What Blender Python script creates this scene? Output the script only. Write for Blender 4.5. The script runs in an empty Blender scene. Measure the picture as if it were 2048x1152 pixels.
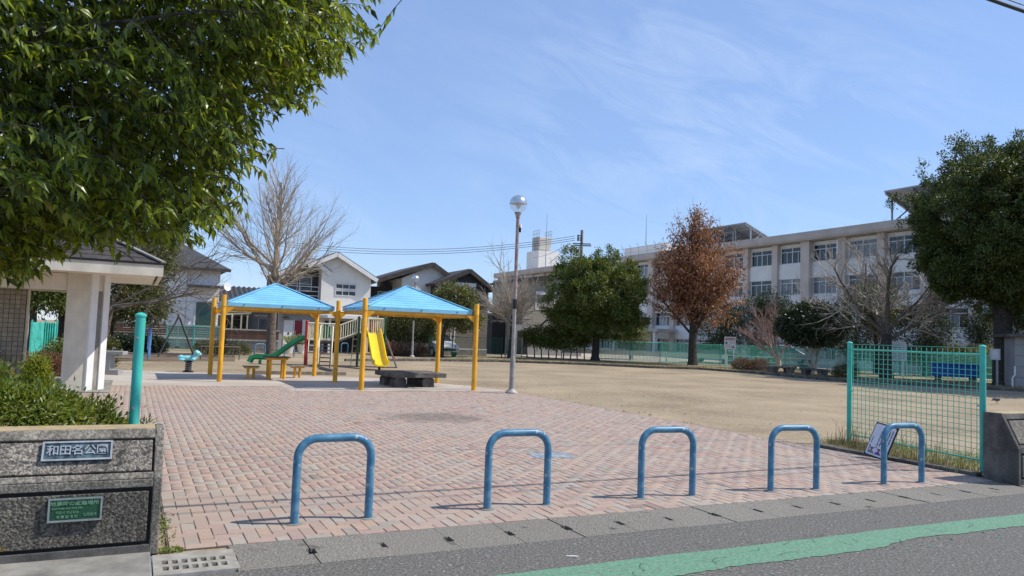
import bpy, bmesh, math, random
import numpy as np
from mathutils import Vector, Matrix, Euler

SC = bpy.context.scene
COL = SC.collection
R = math.radians
random.seed(7)
RNG = np.random.default_rng(7)

# ------------------------------------------------------------------ camera
CAM_H, PITCH, ROLL, FPX = 1.55, R(3.6), R(2.1), 1520.0
_f = Vector((0, math.cos(PITCH), math.sin(PITCH)))
_u0 = Vector((0, -math.sin(PITCH), math.cos(PITCH)))
_r0 = Vector((1, 0, 0))
_rt = _r0 * math.cos(ROLL) + _u0 * math.sin(ROLL)
_up = _u0 * math.cos(ROLL) - _r0 * math.sin(ROLL)
cam_data = bpy.data.cameras.new('camera')
cam = bpy.data.objects.new('camera', cam_data)
COL.objects.link(cam)
cam.matrix_world = Matrix(((_rt.x, _up.x, -_f.x, 0), (_rt.y, _up.y, -_f.y, 0), (_rt.z, _up.z, -_f.z, CAM_H), (0, 0, 0, 1)))
cam_data.sensor_width = 36.0
cam_data.lens = 36.0 * FPX / 2048.0
cam_data.clip_start, cam_data.clip_end = 0.05, 3000
SC.camera = cam

# ------------------------------------------------------------------ light
SUN_DIR = Vector((0.80, 0.05, 1.0)).normalized()          # towards the sun
SUN_EL = math.asin(SUN_DIR.z)
SUN_AZ = math.atan2(SUN_DIR.x, SUN_DIR.y)
world = bpy.data.worlds.new('World')
SC.world = world
world.use_nodes = True
nt = world.node_tree
nt.nodes.clear()
w_out = nt.nodes.new('ShaderNodeOutputWorld')
w_bg = nt.nodes.new('ShaderNodeBackground')
sky = nt.nodes.new('ShaderNodeTexSky')
sky.sky_type = 'NISHITA'
sky.sun_disc = False
sky.sun_elevation = SUN_EL
sky.sun_rotation = SUN_AZ
sky.altitude = 20
sky.air_density = 1.0
sky.dust_density = 0.1
sky.ozone_density = 6.0
w_bg.inputs['Strength'].default_value = 0.15
# thin cirrus: streaky noise in azimuth / elevation, gathered in one loose bank to the right of the lamp and fainter elsewhere
def wn(t, op=None, a=None, b=None, c=None):
    n = nt.nodes.new(t)
    if op: n.operation = op
    for k, x in enumerate((a, b, c)):
        if x is None: continue
        if isinstance(x, (int, float)): n.inputs[k].default_value = x
        else: nt.links.new(x, n.inputs[k])
    return n.outputs[0]
tc = nt.nodes.new('ShaderNodeTexCoord')
sep = nt.nodes.new('ShaderNodeSeparateXYZ'); nt.links.new(tc.outputs['Generated'], sep.inputs[0])
az = wn('ShaderNodeMath', 'ARCTAN2', sep.outputs['X'], sep.outputs['Y']); el = wn('ShaderNodeMath', 'ARCSINE', sep.outputs['Z'])
def rot(ca, sa, p, q): return wn('ShaderNodeMath', 'ADD', wn('ShaderNodeMath', 'MULTIPLY', p, ca), wn('ShaderNodeMath', 'MULTIPLY', q, sa))
along = rot(math.cos(R(-22)), math.sin(R(-22)), az, el); across = rot(-math.sin(R(-22)), math.cos(R(-22)), az, el)
cv = nt.nodes.new('ShaderNodeCombineXYZ'); nt.links.new(wn('ShaderNodeMath', 'MULTIPLY', along, 5.5), cv.inputs[0]); nt.links.new(wn('ShaderNodeMath', 'MULTIPLY', across, 19.0), cv.inputs[1])
cn = nt.nodes.new('ShaderNodeTexNoise'); cn.inputs['Scale'].default_value = 1.0; cn.inputs['Detail'].default_value = 8; cn.inputs['Roughness'].default_value = 0.66; cn.inputs['Distortion'].default_value = 0.9
nt.links.new(cv.outputs[0], cn.inputs['Vector'])
bv = nt.nodes.new('ShaderNodeCombineXYZ'); nt.links.new(az, bv.inputs[0]); nt.links.new(el, bv.inputs[1])
cb = nt.nodes.new('ShaderNodeTexNoise'); cb.inputs['Scale'].default_value = 3.2; cb.inputs['Detail'].default_value = 3; nt.links.new(bv.outputs[0], cb.inputs['Vector'])
bank = wn('ShaderNodeMath', 'ADD', wn('ShaderNodeMath', 'POWER', wn('ShaderNodeMath', 'DIVIDE', wn('ShaderNodeMath', 'SUBTRACT', az, .24), .28), 2.0), wn('ShaderNodeMath', 'POWER', wn('ShaderNodeMath', 'DIVIDE', wn('ShaderNodeMath', 'SUBTRACT', el, .28), .20), 2.0))
bank = wn('ShaderNodeMath', 'EXPONENT', wn('ShaderNodeMath', 'MULTIPLY', bank, -1.0))
r1 = nt.nodes.new('ShaderNodeMapRange'); r1.inputs[1].default_value = 0.42; r1.inputs[2].default_value = 0.86; nt.links.new(cn.outputs['Fac'], r1.inputs[0])
r2 = nt.nodes.new('ShaderNodeMapRange'); r2.inputs[1].default_value = 0.40; r2.inputs[2].default_value = 0.66; r2.inputs[4].default_value = .45; nt.links.new(cb.outputs['Fac'], r2.inputs[0])
cover = wn('ShaderNodeMath', 'MAXIMUM', bank, r2.outputs[0])
m2 = nt.nodes.new('ShaderNodeMath'); m2.operation = 'MULTIPLY_ADD'; m2.inputs[1].default_value = 0.42; m2.inputs[2].default_value = 0.0
nt.links.new(wn('ShaderNodeMath', 'MULTIPLY', r1.outputs[0], cover), m2.inputs[0])
mix = nt.nodes.new('ShaderNodeMix'); mix.data_type = 'RGBA'
nt.links.new(m2.outputs[0], mix.inputs['Factor'])
veil = nt.nodes.new('ShaderNodeMix'); veil.data_type = 'RGBA'; veil.inputs['Factor'].default_value = 0.55   # an even, thin veil of high haze over the whole sky
nt.links.new(sky.outputs['Color'], veil.inputs['A']); veil.inputs['B'].default_value = (1.6, 2.25, 3.9, 1)
nt.links.new(veil.outputs['Result'], mix.inputs['A'])
mix.inputs['B'].default_value = (4.2, 4.9, 5.8, 1)
nt.links.new(mix.outputs['Result'], w_bg.inputs['Color'])
nt.links.new(w_bg.outputs[0], w_out.inputs[0])

sun_data = bpy.data.lights.new('sun', 'SUN')
sun_data.energy = 3.4
sun_data.angle = R(0.53)
sun_data.color = (1.0, 0.95, 0.87)
sun = bpy.data.objects.new('sun', sun_data)
sun.rotation_euler = (-SUN_DIR).to_track_quat('-Z', 'Y').to_euler()
COL.objects.link(sun)

SC.view_settings.view_transform = 'Standard'
SC.view_settings.look = 'None'
SC.view_settings.exposure = 0.45
SC.view_settings.gamma = 1.0
SC.view_settings.use_curve_mapping = False
SC.render.engine = 'CYCLES'
SC.cycles.max_bounces = 8
SC.cycles.transparent_max_bounces = 8

# ------------------------------------------------------------------ places
# G: the point of the ground (or of height z) that lies in the direction measured at photo position (px, py); A: the same at distance Y
def ray(px, py):
    return _f + _rt * ((px - 1024) / FPX) - _up * ((py - 576) / FPX)
def G(px, py, z=0.0):
    d = ray(px, py); t = (z - CAM_H) / d.z
    return Vector((0, 0, CAM_H)) + d * t
def A(px, py, Y):
    d = ray(px, py)
    return Vector((0, 0, CAM_H)) + d * (Y / d.y)
TH = R(26.3)                                              # the park's street side runs along U, into the park is V
UX, UY = math.cos(TH), math.sin(TH)
def W(u, v, z=0.0):
    return Vector((u * UX - v * UY, u * UY + v * UX, z))
def UV(p):
    return p.x * UX + p.y * UY, -p.x * UY + p.y * UX

# ------------------------------------------------------------------ materials
def _n(nt, t, **kw):
    n = nt.nodes.new(t)
    for k, v in kw.items(): setattr(n, k, v)
    return n
def mat(name, base, rough=0.6, var=0.12, scale=6.0, col2=None, lo=0.4, hi=0.62, bump=0.0, bscale=60.0, bdist=0.01, metallic=0.0, spec=0.5,
        world_co=False, speck=None, sp_scale=120.0, sp_at=0.6, island=0.0, objrand=0.0, trans=0.0, coat=0.0, detail=5.0, rvar=0.0, stain=None):
    m = bpy.data.materials.new(name); m.use_nodes = True
    nt = m.node_tree; L = nt.links; b = nt.nodes['Principled BSDF']
    out = nt.nodes['Material Output']
    if world_co:
        co = _n(nt, 'ShaderNodeNewGeometry').outputs['Position']
    else:
        co = _n(nt, 'ShaderNodeTexCoord').outputs['Object']
    nz = _n(nt, 'ShaderNodeTexNoise'); nz.inputs['Scale'].default_value = scale; nz.inputs['Detail'].default_value = detail
    nz.inputs['Roughness'].default_value = 0.6
    L.new(co, nz.inputs['Vector'])
    rmp = _n(nt, 'ShaderNodeValToRGB')
    c1 = [max(0, c * (1 - var)) for c in base]; c2 = list(col2) if col2 else [min(1, c * (1 + var)) for c in base]
    if col2: c1 = list(base)
    rmp.color_ramp.elements[0].position = lo; rmp.color_ramp.elements[0].color = (*c1, 1)
    rmp.color_ramp.elements[1].position = hi; rmp.color_ramp.elements[1].color = (*c2, 1)
    L.new(nz.outputs['Fac'], rmp.inputs['Fac'])
    c = rmp.outputs['Color']
    if speck:
        sn = _n(nt, 'ShaderNodeTexNoise'); sn.inputs['Scale'].default_value = sp_scale; sn.inputs['Detail'].default_value = 2
        L.new(co, sn.inputs['Vector'])
        sr = _n(nt, 'ShaderNodeMapRange'); sr.inputs[1].default_value = sp_at; sr.inputs[2].default_value = sp_at + 0.06
        L.new(sn.outputs['Fac'], sr.inputs[0])
        mx = _n(nt, 'ShaderNodeMix', data_type='RGBA'); L.new(sr.outputs[0], mx.inputs['Factor']); L.new(c, mx.inputs['A'])
        mx.inputs['B'].default_value = (*speck, 1); c = mx.outputs['Result']
    if stain:                                              # broad weathering stains, drawn out downwards
        sm = _n(nt, 'ShaderNodeMapping'); sm.inputs['Scale'].default_value = (stain[0], stain[0], stain[0] * .35); L.new(co, sm.inputs['Vector'])
        s2 = _n(nt, 'ShaderNodeTexNoise'); s2.inputs['Scale'].default_value = 1.0; s2.inputs['Detail'].default_value = 6; s2.inputs['Roughness'].default_value = .65; L.new(sm.outputs[0], s2.inputs['Vector'])
        s3 = _n(nt, 'ShaderNodeMapRange'); s3.inputs[1].default_value = .36; s3.inputs[2].default_value = .62; s3.inputs[3].default_value = 1 - stain[1]; s3.inputs[4].default_value = 1.06; L.new(s2.outputs['Fac'], s3.inputs[0])
        s4 = _n(nt, 'ShaderNodeVectorMath', operation='SCALE'); L.new(c, s4.inputs[0]); L.new(s3.outputs[0], s4.inputs['Scale']); c = s4.outputs[0]
    for amt, src in ((island, 'island'), (objrand, 'obj')):
        if amt:
            if src == 'island': rv = _n(nt, 'ShaderNodeNewGeometry').outputs['Random Per Island']
            else: rv = _n(nt, 'ShaderNodeObjectInfo').outputs['Random']
            mr = _n(nt, 'ShaderNodeMapRange'); mr.inputs[3].default_value = 1 - amt; mr.inputs[4].default_value = 1 + amt
            L.new(rv, mr.inputs[0])
            mu = _n(nt, 'ShaderNodeVectorMath', operation='SCALE'); L.new(c, mu.inputs[0]); L.new(mr.outputs[0], mu.inputs['Scale']); c = mu.outputs[0]
    L.new(c, b.inputs['Base Color'])
    b.inputs['Roughness'].default_value = rough
    if rvar:
        rr = _n(nt, 'ShaderNodeMapRange'); rr.inputs[1].default_value = .3; rr.inputs[2].default_value = .7
        rr.inputs[3].default_value = max(.02, rough - rvar); rr.inputs[4].default_value = min(1, rough + rvar)
        L.new(nz.outputs['Fac'], rr.inputs[0]); L.new(rr.outputs[0], b.inputs['Roughness'])
    b.inputs['Metallic'].default_value = metallic
    b.inputs['Specular IOR Level'].default_value = spec
    b.inputs['Coat Weight'].default_value = coat
    if bump:
        bn = _n(nt, 'ShaderNodeTexNoise'); bn.inputs['Scale'].default_value = bscale; bn.inputs['Detail'].default_value = 4
        L.new(co, bn.inputs['Vector'])
        bp = _n(nt, 'ShaderNodeBump'); bp.inputs['Strength'].default_value = bump; bp.inputs['Distance'].default_value = bdist
        L.new(bn.outputs['Fac'], bp.inputs['Height']); L.new(bp.outputs[0], b.inputs['Normal'])
    if trans:
        tr = _n(nt, 'ShaderNodeBsdfTranslucent')
        hs = _n(nt, 'ShaderNodeVectorMath', operation='MULTIPLY'); hs.inputs[1].default_value = (1.3, 1.25, 0.6)
        L.new(c, hs.inputs[0]); L.new(hs.outputs[0], tr.inputs['Color'])
        ms = _n(nt, 'ShaderNodeMixShader'); ms.inputs[0].default_value = trans
        L.new(b.outputs[0], ms.inputs[1]); L.new(tr.outputs[0], ms.inputs[2]); L.new(ms.outputs[0], out.inputs['Surface'])
    return m

def leaf_mat(name, dark, light, rough=0.45, trans=0.28, dry=None, dry_at=0.97, spec=0.5, obj=False):
    m = bpy.data.materials.new(name); m.use_nodes = True
    nt = m.node_tree; L = nt.links; b = nt.nodes['Principled BSDF']; out = nt.nodes['Material Output']
    rv = _n(nt, 'ShaderNodeObjectInfo').outputs['Random'] if obj else _n(nt, 'ShaderNodeNewGeometry').outputs['Random Per Island']
    rmp = _n(nt, 'ShaderNodeValToRGB')
    e = rmp.color_ramp.elements
    e[0].position = 0; e[0].color = (*dark, 1); e[1].position = 0.95 if dry else 1.0; e[1].color = (*light, 1)
    if dry:
        d = e.new(dry_at); d.color = (*dry, 1)
    L.new(rv, rmp.inputs['Fac'])
    L.new(rmp.outputs[0], b.inputs['Base Color']); b.inputs['Roughness'].default_value = rough
    b.inputs['Specular IOR Level'].default_value = spec
    tr = _n(nt, 'ShaderNodeBsdfTranslucent')
    hs = _n(nt, 'ShaderNodeVectorMath', operation='MULTIPLY'); hs.inputs[1].default_value = (1.9, 1.7, 0.7)
    L.new(rmp.outputs[0], hs.inputs[0]); L.new(hs.outputs[0], tr.inputs['Color'])
    ms = _n(nt, 'ShaderNodeMixShader'); ms.inputs[0].default_value = trans
    L.new(b.outputs[0], ms.inputs[1]); L.new(tr.outputs[0], ms.inputs[2]); L.new(ms.outputs[0], out.inputs['Surface'])
    return m

# ------------------------------------------------------------------ mesh helpers
class MB:
    """Collects shapes and links them as ONE mesh object."""
    def __init__(s): s.v = []; s.f = []
    def add(s, vs, fs):
        o = len(s.v); s.v.extend([tuple(p) for p in vs]); s.f.extend([tuple(i + o for i in q) for q in fs]); return s
    def box(s, x0, y0, z0, x1, y1, z1):
        vs = [(x0, y0, z0), (x1, y0, z0), (x1, y1, z0), (x0, y1, z0), (x0, y0, z1), (x1, y0, z1), (x1, y1, z1), (x0, y1, z1)]
        return s.add(vs, [(0, 3, 2, 1), (4, 5, 6, 7), (0, 1, 5, 4), (1, 2, 6, 5), (2, 3, 7, 6), (3, 0, 4, 7)])
    def cbox(s, c, d, rz=0.0, m=None):
        hx, hy, hz = d[0] / 2, d[1] / 2, d[2] / 2
        T = m if m is not None else Matrix.Rotation(rz, 3, 'Z')
        c = Vector(c)
        vs = [c + T @ Vector((sx * hx, sy * hy, sz * hz)) for sz in (-1, 1) for sx, sy in ((-1, -1), (1, -1), (1, 1), (-1, 1))]
        return s.add(vs, [(0, 3, 2, 1), (4, 5, 6, 7), (0, 1, 5, 4), (1, 2, 6, 5), (2, 3, 7, 6), (3, 0, 4, 7)])
    def bar(s, a, b, w, h=None):
        """a rectangular bar from a to b, w wide and h high"""
        a, b = Vector(a), Vector(b); d = b - a; L_ = d.length; x = d / L_
        up = Vector((0, 0, 1)) if abs(x.z) < 0.95 else Vector((0, 1, 0))
        y = up.cross(x).normalized(); z = x.cross(y)
        return s.cbox((a + b) / 2, (L_, w, h or w), m=Matrix((x, y, z)).transposed())
    def prism(s, poly, vec):
        vec = Vector(vec); n = len(poly); P = [Vector(p) for p in poly]
        vs = P + [p + vec for p in P]
        fs = [tuple(range(n))[::-1], tuple(range(n, 2 * n))] + [(i, (i + 1) % n, n + (i + 1) % n, n + i) for i in range(n)]
        return s.add(vs, fs)
    def tube(s, pts, r, n=10, cap=True):
        P = [Vector(p) for p in pts]; k = len(P)
        rs = r if isinstance(r, (list, tuple)) else [r] * k
        prev = None; vs = []
        for i in range(k):
            t = (P[min(i + 1, k - 1)] - P[max(i - 1, 0)]).normalized()
            if prev is None:
                a = Vector((1, 0, 0)) if abs(t.x) < 0.8 else Vector((0, 1, 0))
                x = (a - t * a.dot(t)).normalized()
            else:
                x = (prev - t * prev.dot(t)).normalized()
            prev = x; y = t.cross(x)
            for j in range(n):
                an = 2 * math.pi * j / n
                vs.append(P[i] + (x * math.cos(an) + y * math.sin(an)) * rs[i])
        fs = [(i * n + j, i * n + (j + 1) % n, (i + 1) * n + (j + 1) % n, (i + 1) * n + j) for i in range(k - 1) for j in range(n)]
        if cap: fs += [tuple(range(n))[::-1], tuple((k - 1) * n + j for j in range(n))]
        return s.add(vs, fs)
    def lathe(s, prof, n=16, c=(0, 0, 0)):
        vs = []; k = len(prof)
        for r, z in prof:
            for j in range(n):
                an = 2 * math.pi * j / n
                vs.append((c[0] + r * math.cos(an), c[1] + r * math.sin(an), c[2] + z))
        fs = [(i * n + j, i * n + (j + 1) % n, (i + 1) * n + (j + 1) % n, (i + 1) * n + j) for i in range(k - 1) for j in range(n)]
        fs += [tuple(range(n))[::-1], tuple((k - 1) * n + j for j in range(n))]
        return s.add(vs, fs)
    def build(s, name, m, parent=None, smooth=False, bev=0.0, loc=None):
        me = bpy.data.meshes.new(name); me.from_pydata([tuple(p) for p in s.v], [], s.f); me.update()
        return link_mesh(name, me, m, parent, smooth, bev, loc)

def link_mesh(name, me, m, parent=None, smooth=False, bev=0.0, loc=None):
    for mm_ in (m if isinstance(m, (list, tuple)) else [m]): me.materials.append(mm_)
    if smooth:
        me.polygons.foreach_set('use_smooth', [True] * len(me.polygons))
        try: me.set_sharp_from_angle(angle=R(40))
        except Exception: pass
    o = bpy.data.objects.new(name, me); COL.objects.link(o)
    if parent is not None: o.parent = parent
    if loc is not None: o.location = loc
    if bev:
        b = o.modifiers.new('bevel', 'BEVEL'); b.width = bev; b.segments = 2; b.limit_method = 'ANGLE'; b.angle_limit = R(50)
    return o

def np_mesh(name, V, F, m, parent=None, smooth=False):
    """V (n,3), F (k,3|4) numpy arrays -> one mesh object"""
    me = bpy.data.meshes.new(name); k = F.shape[1]
    me.vertices.add(len(V)); me.vertices.foreach_set('co', np.ascontiguousarray(V, dtype=np.float32).ravel())
    me.loops.add(F.size); me.loops.foreach_set('vertex_index', np.ascontiguousarray(F, dtype=np.int32).ravel())
    me.polygons.add(len(F)); me.polygons.foreach_set('loop_start', np.arange(0, F.size, k, dtype=np.int32))
    try: me.polygons.foreach_set('loop_total', np.full(len(F), k, dtype=np.int32))
    except Exception: pass
    me.update(calc_edges=True); me.validate()
    return link_mesh(name, me, m, parent, smooth)

def tag(o, label=None, cat=None, group=None, kind=None):
    if label: o['label'] = label
    if cat: o['category'] = cat
    if group: o['group'] = group
    if kind: o['kind'] = kind
    return o
def thing(name, label, cat, loc=(0, 0, 0), rz=0.0, group=None):
    o = bpy.data.objects.new(name, None); COL.objects.link(o)
    o.location = loc; o.rotation_euler = (0, 0, rz); o.empty_display_size = 0.2
    return tag(o, label, cat, group)
def structure(o): o['kind'] = 'structure'; return o
def stuff(o): o['kind'] = 'stuff'; return o
def copy_tree(o, parent=None):
    c = o.copy(); COL.objects.link(c); c.parent = parent
    for ch in list(o.children): copy_tree(ch, c)
    return c
def arc(cx, cy, r, a0, a1, n):
    return [(cx + r * math.cos(a0 + (a1 - a0) * i / n), cy + r * math.sin(a0 + (a1 - a0) * i / n)) for i in range(n + 1)]
def text_mesh(body, size, thick):
    c = bpy.data.curves.new('text', 'FONT'); c.body = body; c.size = size; c.extrude = thick; c.offset = size * .012; c.align_x = 'CENTER'; c.align_y = 'CENTER'
    o = bpy.data.objects.new('text', c); COL.objects.link(o)
    dg = bpy.context.evaluated_depsgraph_get(); dg.update()
    me = bpy.data.meshes.new_from_object(o.evaluated_get(dg))
    bpy.data.objects.remove(o); bpy.data.curves.remove(c)
    return me
# ------------------------------------------------------------------ material library
M_ = {}
M_['asphalt'] = mat('asphalt', (.072, .066, .055), .9, 0, 48, col2=(.185, .172, .148), lo=.36, hi=.62, bump=.9, bscale=60, bdist=.012, world_co=True, speck=(.36, .34, .30), sp_scale=36, sp_at=.64, detail=3)
M_['sand'] = mat('sandy gravel', (.235, .172, .098), .95, 0, .35, col2=(.405, .307, .185), lo=.34, hi=.66, bump=.8, bscale=30, bdist=.02, world_co=True, speck=(.34, .285, .2), sp_scale=7, sp_at=.56, detail=9)
M_['dry_lawn'] = mat('dry lawn', (.20, .15, .07), .95, 0, 1.2, col2=(.36, .29, .15), lo=.36, hi=.66, bump=.8, bscale=30, bdist=.03, world_co=True, detail=8)
M_['slab_floor'] = mat('worn pale floor', (.40, .34, .28), .92, 0, .8, col2=(.48, .42, .35), bump=.2, bscale=60, bdist=.004, world_co=True)
M_['joint'] = mat('joint sand', (.17, .14, .115), .95, .2, 9, world_co=True)
M_['concrete'] = mat('concrete', (.20, .185, .155), .9, 0, 2.2, col2=(.33, .31, .265), lo=.36, hi=.64, bump=.35, bscale=110, bdist=.004, speck=(.2, .19, .17), sp_scale=160, sp_at=.61, stain=(3.0, .3))
M_['concrete_dark'] = mat('dark weathered concrete', (.075, .068, .06), .92, 0, 3.2, col2=(.19, .175, .155), lo=.38, hi=.66, bump=.4, bscale=70, bdist=.006, speck=(.3, .29, .26), sp_scale=90, sp_at=.64, stain=(3.0, .4))
M_['gutter'] = mat('gutter concrete', (.13, .115, .09), .92, 0, 70, col2=(.30, .275, .23), lo=.34, hi=.64, bump=1.0, bscale=70, bdist=.014, detail=4, world_co=True, speck=(.09, .08, .065), sp_scale=3.2, sp_at=.66, objrand=.05)
M_['aggregate'] = mat('exposed aggregate', (.14, .118, .092), .92, 0, 55, col2=(.42, .37, .30), lo=.42, hi=.6, bump=.9, bscale=75, bdist=.02, speck=(.09, .085, .08), sp_scale=26, sp_at=.58, detail=3, stain=(5.0, .45))
M_['aggregate_rim'] = mat('aggregate rim', (.15, .13, .10), .92, 0, 50, col2=(.36, .32, .26), lo=.4, hi=.62, bump=.6, bscale=80, bdist=.012, speck=(.15, .14, .12), sp_scale=40, sp_at=.6, detail=3, stain=(5.0, .45))
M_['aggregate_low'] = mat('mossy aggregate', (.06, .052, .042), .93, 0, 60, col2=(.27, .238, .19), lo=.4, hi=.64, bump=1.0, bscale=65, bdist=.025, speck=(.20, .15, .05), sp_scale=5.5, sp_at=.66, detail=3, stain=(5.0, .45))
M_['lichen_top'] = mat('lichen covered cap', (.34, .26, .15), .9, 0, 14, col2=(.46, .35, .2), bump=.4, bscale=60, bdist=.006)
M_['groove'] = mat('recess shade and crack black', (.03, .028, .025), .95)  # near-black paints the shade of wall grooves, slots and pits; road cracks share it
M_['bollard'] = mat('faded blue paint', (.045, .17, .285), .42, 0, 7, col2=(.15, .32, .43), lo=.45, hi=.72, rvar=.12, bump=.1, bscale=60, bdist=.001, speck=(.40, .42, .40), sp_scale=20, sp_at=.665)
M_['teal'] = mat('turquoise paint', (.06, .52, .42), .4, .08, 5, rvar=.08, stain=(6.0, .15))
M_['teal_wire'] = mat('turquoise coated wire', (.10, .55, .40), .45, .1, 5)
M_['teal_far'] = mat('green mesh wire', (.14, .55, .42), .5, .1, 5)
M_['green_dark_wire'] = mat('dark green wire', (.02, .16, .11), .5, .1, 5)
M_['yellow'] = mat('yellow paint', (.80, .39, .014), .4, .07, 4, rvar=.1, speck=(.45, .2, .03), sp_scale=9, sp_at=.70, stain=(5.0, .22))
M_['roof_blue'] = mat('sky blue sheet metal', (.22, .53, .72), .42, .05, 1.2, rvar=.08, stain=(1.5, .10))
M_['white_paint'] = mat('white paint', (.78, .77, .74), .6, .05, 3)
M_['cream_render'] = mat('cream render', (.70, .645, .53), .85, .05, 4, bump=.3, bscale=45, bdist=.006, stain=(1.6, .16))
M_['soffit'] = mat('cream soffit', (.74, .69, .56), .8, .05, 2)
M_['steel'] = mat('galvanised steel', (.38, .38, .37), .45, .15, 9, metallic=.6)
M_['rust_steel'] = mat('peeling painted steel', (.34, .19, .17), .6, 0, 9, col2=(.36, .33, .30), lo=.42, hi=.6, rvar=.1)
M_['grey_steel'] = mat('weathered grey steel', (.30, .29, .27), .55, 0, 10, col2=(.42, .40, .37), speck=(.25, .14, .08), sp_scale=18, sp_at=.66, stain=(5.0, .3))
M_['black'] = mat('black plastic', (.015, .015, .015), .5)
M_['dark_slat'] = mat('dark weathered boards', (.085, .062, .05), .8, .3, 9, objrand=.2)
M_['wood_grey'] = mat('grey timber', (.25, .215, .17), .85, .2, 8, objrand=.15)
M_['red'] = mat('red paint', (.52, .025, .028), .45, .1, 5)
M_['green_post'] = mat('green paint', (.01, .085, .045), .45, .1, 5)
M_['green_slide'] = mat('green plastic', (.012, .25, .11), .35, .06, 3)
M_['slide_yellow'] = mat('yellow plastic', (.85, .58, .012), .33, .05, 3)
M_['cream'] = mat('cream paint', (.80, .73, .50), .5, .06, 4)
M_['climb_grey'] = mat('grey climbing board', (.38, .36, .31), .7, .12, 8)
M_['glass_dark'] = mat('dark window glass', (.018, .024, .028), .06, .2, .6, objrand=.3, spec=.6)
M_['glass_curtain'] = mat('curtained window glass', (.16, .18, .19), .12, .25, .5, objrand=.55, spec=.55)
M_['alu'] = mat('window aluminium', (.62, .63, .63), .45, .05, 3)
M_['bark'] = mat('bark', (.10, .078, .058), .95, 0, 9, col2=(.2, .165, .13), bump=.9, bscale=22, bdist=.04)
M_['bark_dark'] = mat('dark bark', (.035, .029, .023), .95, 0, 9, col2=(.085, .072, .06), bump=.9, bscale=22, bdist=.04)
M_['bark_pale'] = mat('pale bare bark', (.33, .28, .22), .9, 0, 6, col2=(.50, .43, .35), bump=.5, bscale=30, bdist=.02)
M_['twig_pink'] = mat('pinkish twigs', (.30, .185, .155), .9, 0, 6, col2=(.42, .28, .24))

# ------------------------------------------------------------------ ground, road, paving
def sheet(name, pts, z, m, sub=0):
    mb = MB(); mb.add([(p[0], p[1], z) for p in pts], [tuple(range(len(pts)))])
    return structure(mb.build(name, m))
E_ = 700
V_ROAD, V_KERB = 5.14, 5.76
mb = MB(); mb.add([(p.x, p.y, -.012) for p in (W(-E_, 5.7), W(E_, 5.7), W(E_, 2 * E_), W(-E_, 2 * E_))], [(0, 1, 2, 3)]); mb.add([(p.x, p.y, -.012) for p in (W(-E_, -E_), W(E_, -E_), W(E_, -59), W(-E_, -59))], [(0, 1, 2, 3)])
structure(mb.build('ground', M_['sand']))
sheet('road', [W(-160, -60), W(160, -60), W(160, V_ROAD), W(-160, V_ROAD)], 0.0, M_['asphalt'])

# the worn green stripe painted along the road: an uneven ribbon with bites out of it
mb = MB(); us = np.arange(-9, 40, 0.045)
def wob(u, s, a): return a * (math.sin(u * 2.1 + s) + .6 * math.sin(u * 5.3 + 2 * s) + .45 * math.sin(u * 11.7 + 3 * s))
top = [4.51 + wob(u, 1.0, .006) + random.uniform(-.004, .004) for u in us]
bot = []
for u in us:
    worn = max(0, math.sin(u * 1.15 + .4)) * .11 + max(0, math.sin(u * 3.1 + 2)) * .035
    bot.append(4.10 + worn + random.uniform(-.012, .014) + wob(u, 4, .01))
vs = []
for u, a, b in zip(us, top, bot): vs += [W(u, a, .004), W(u, b, .004)]
mb.add(vs, [(2 * i, 2 * i + 1, 2 * i + 3, 2 * i + 2) for i in range(len(us) - 1)])
M_['green_line'] = mat('worn green road paint', (.085, .205, .12), .85, 0, 40, col2=(.17, .32, .21), lo=.35, hi=.65, bump=.4, bscale=150, bdist=.004, world_co=True, speck=(.16, .17, .15), sp_scale=34, sp_at=.60)
structure(mb.build('road_marking', M_['green_line']))
mb = MB()
for _ in range(90):                                        # flakes of paint left where the edge has worn away
    u = random.uniform(1, 9); v = random.uniform(3.9, 4.1) + max(0, math.sin(u * 1.15 + .4)) * .1; s = random.uniform(.006, .02)
    c = W(u, v, .004); mb.add([(c.x + s * math.cos(a) * random.uniform(.5, 1.3), c.y + s * math.sin(a) * random.uniform(.5, 1.2), .004) for a in (0, 1.3, 2.6, 3.8, 5)], [(0, 1, 2, 3, 4)])
stuff(mb.build('paint_flakes', M_['green_line']))

mb = MB()
for px_, py_, s in ((1145, 1112, .05), (1148, 1113, .02), (880, 1122, .012), (1290, 1128, .015), (1620, 1100, .012), (1880, 1092, .016), (1500, 1118, .01)):
    c = G(px_, py_, .004); mb.add([(c.x + s * 1.2 * math.cos(a) * random.uniform(.5, 1.3), c.y + s * .35 * math.sin(a) * random.uniform(.5, 1.2), .004) for a in (0, 1.1, 2.4, 3.6, 5)], [(0, 1, 2, 3, 4)])
stuff(mb.build('white_flakes', mat('white flakes', (.6, .6, .58), .8)))
mb = MB(); rr = random.Random(9)                           # hairline cracks in the road and through the paint
for k in range(34):
    u, v = rr.uniform(.3, 9), rr.uniform(4.05, 4.5) if k < 24 else rr.uniform(4.5, 5.1); a = rr.uniform(0, 6.28); pts = []
    for i in range(rr.randint(4, 9)):
        pts.append(W(u, v, .0085)); a += rr.uniform(-.8, .8); u += .035 * math.cos(a); v += .035 * math.sin(a)
    for p, q in zip(pts, pts[1:]):
        d = (q - p).normalized(); n_ = Vector((-d.y, d.x, 0)) * .0017; mb.add([p - n_, q - n_, q + n_, p + n_], [(0, 1, 2, 3)])
stuff(mb.build('cracks', M_['groove']))
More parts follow.
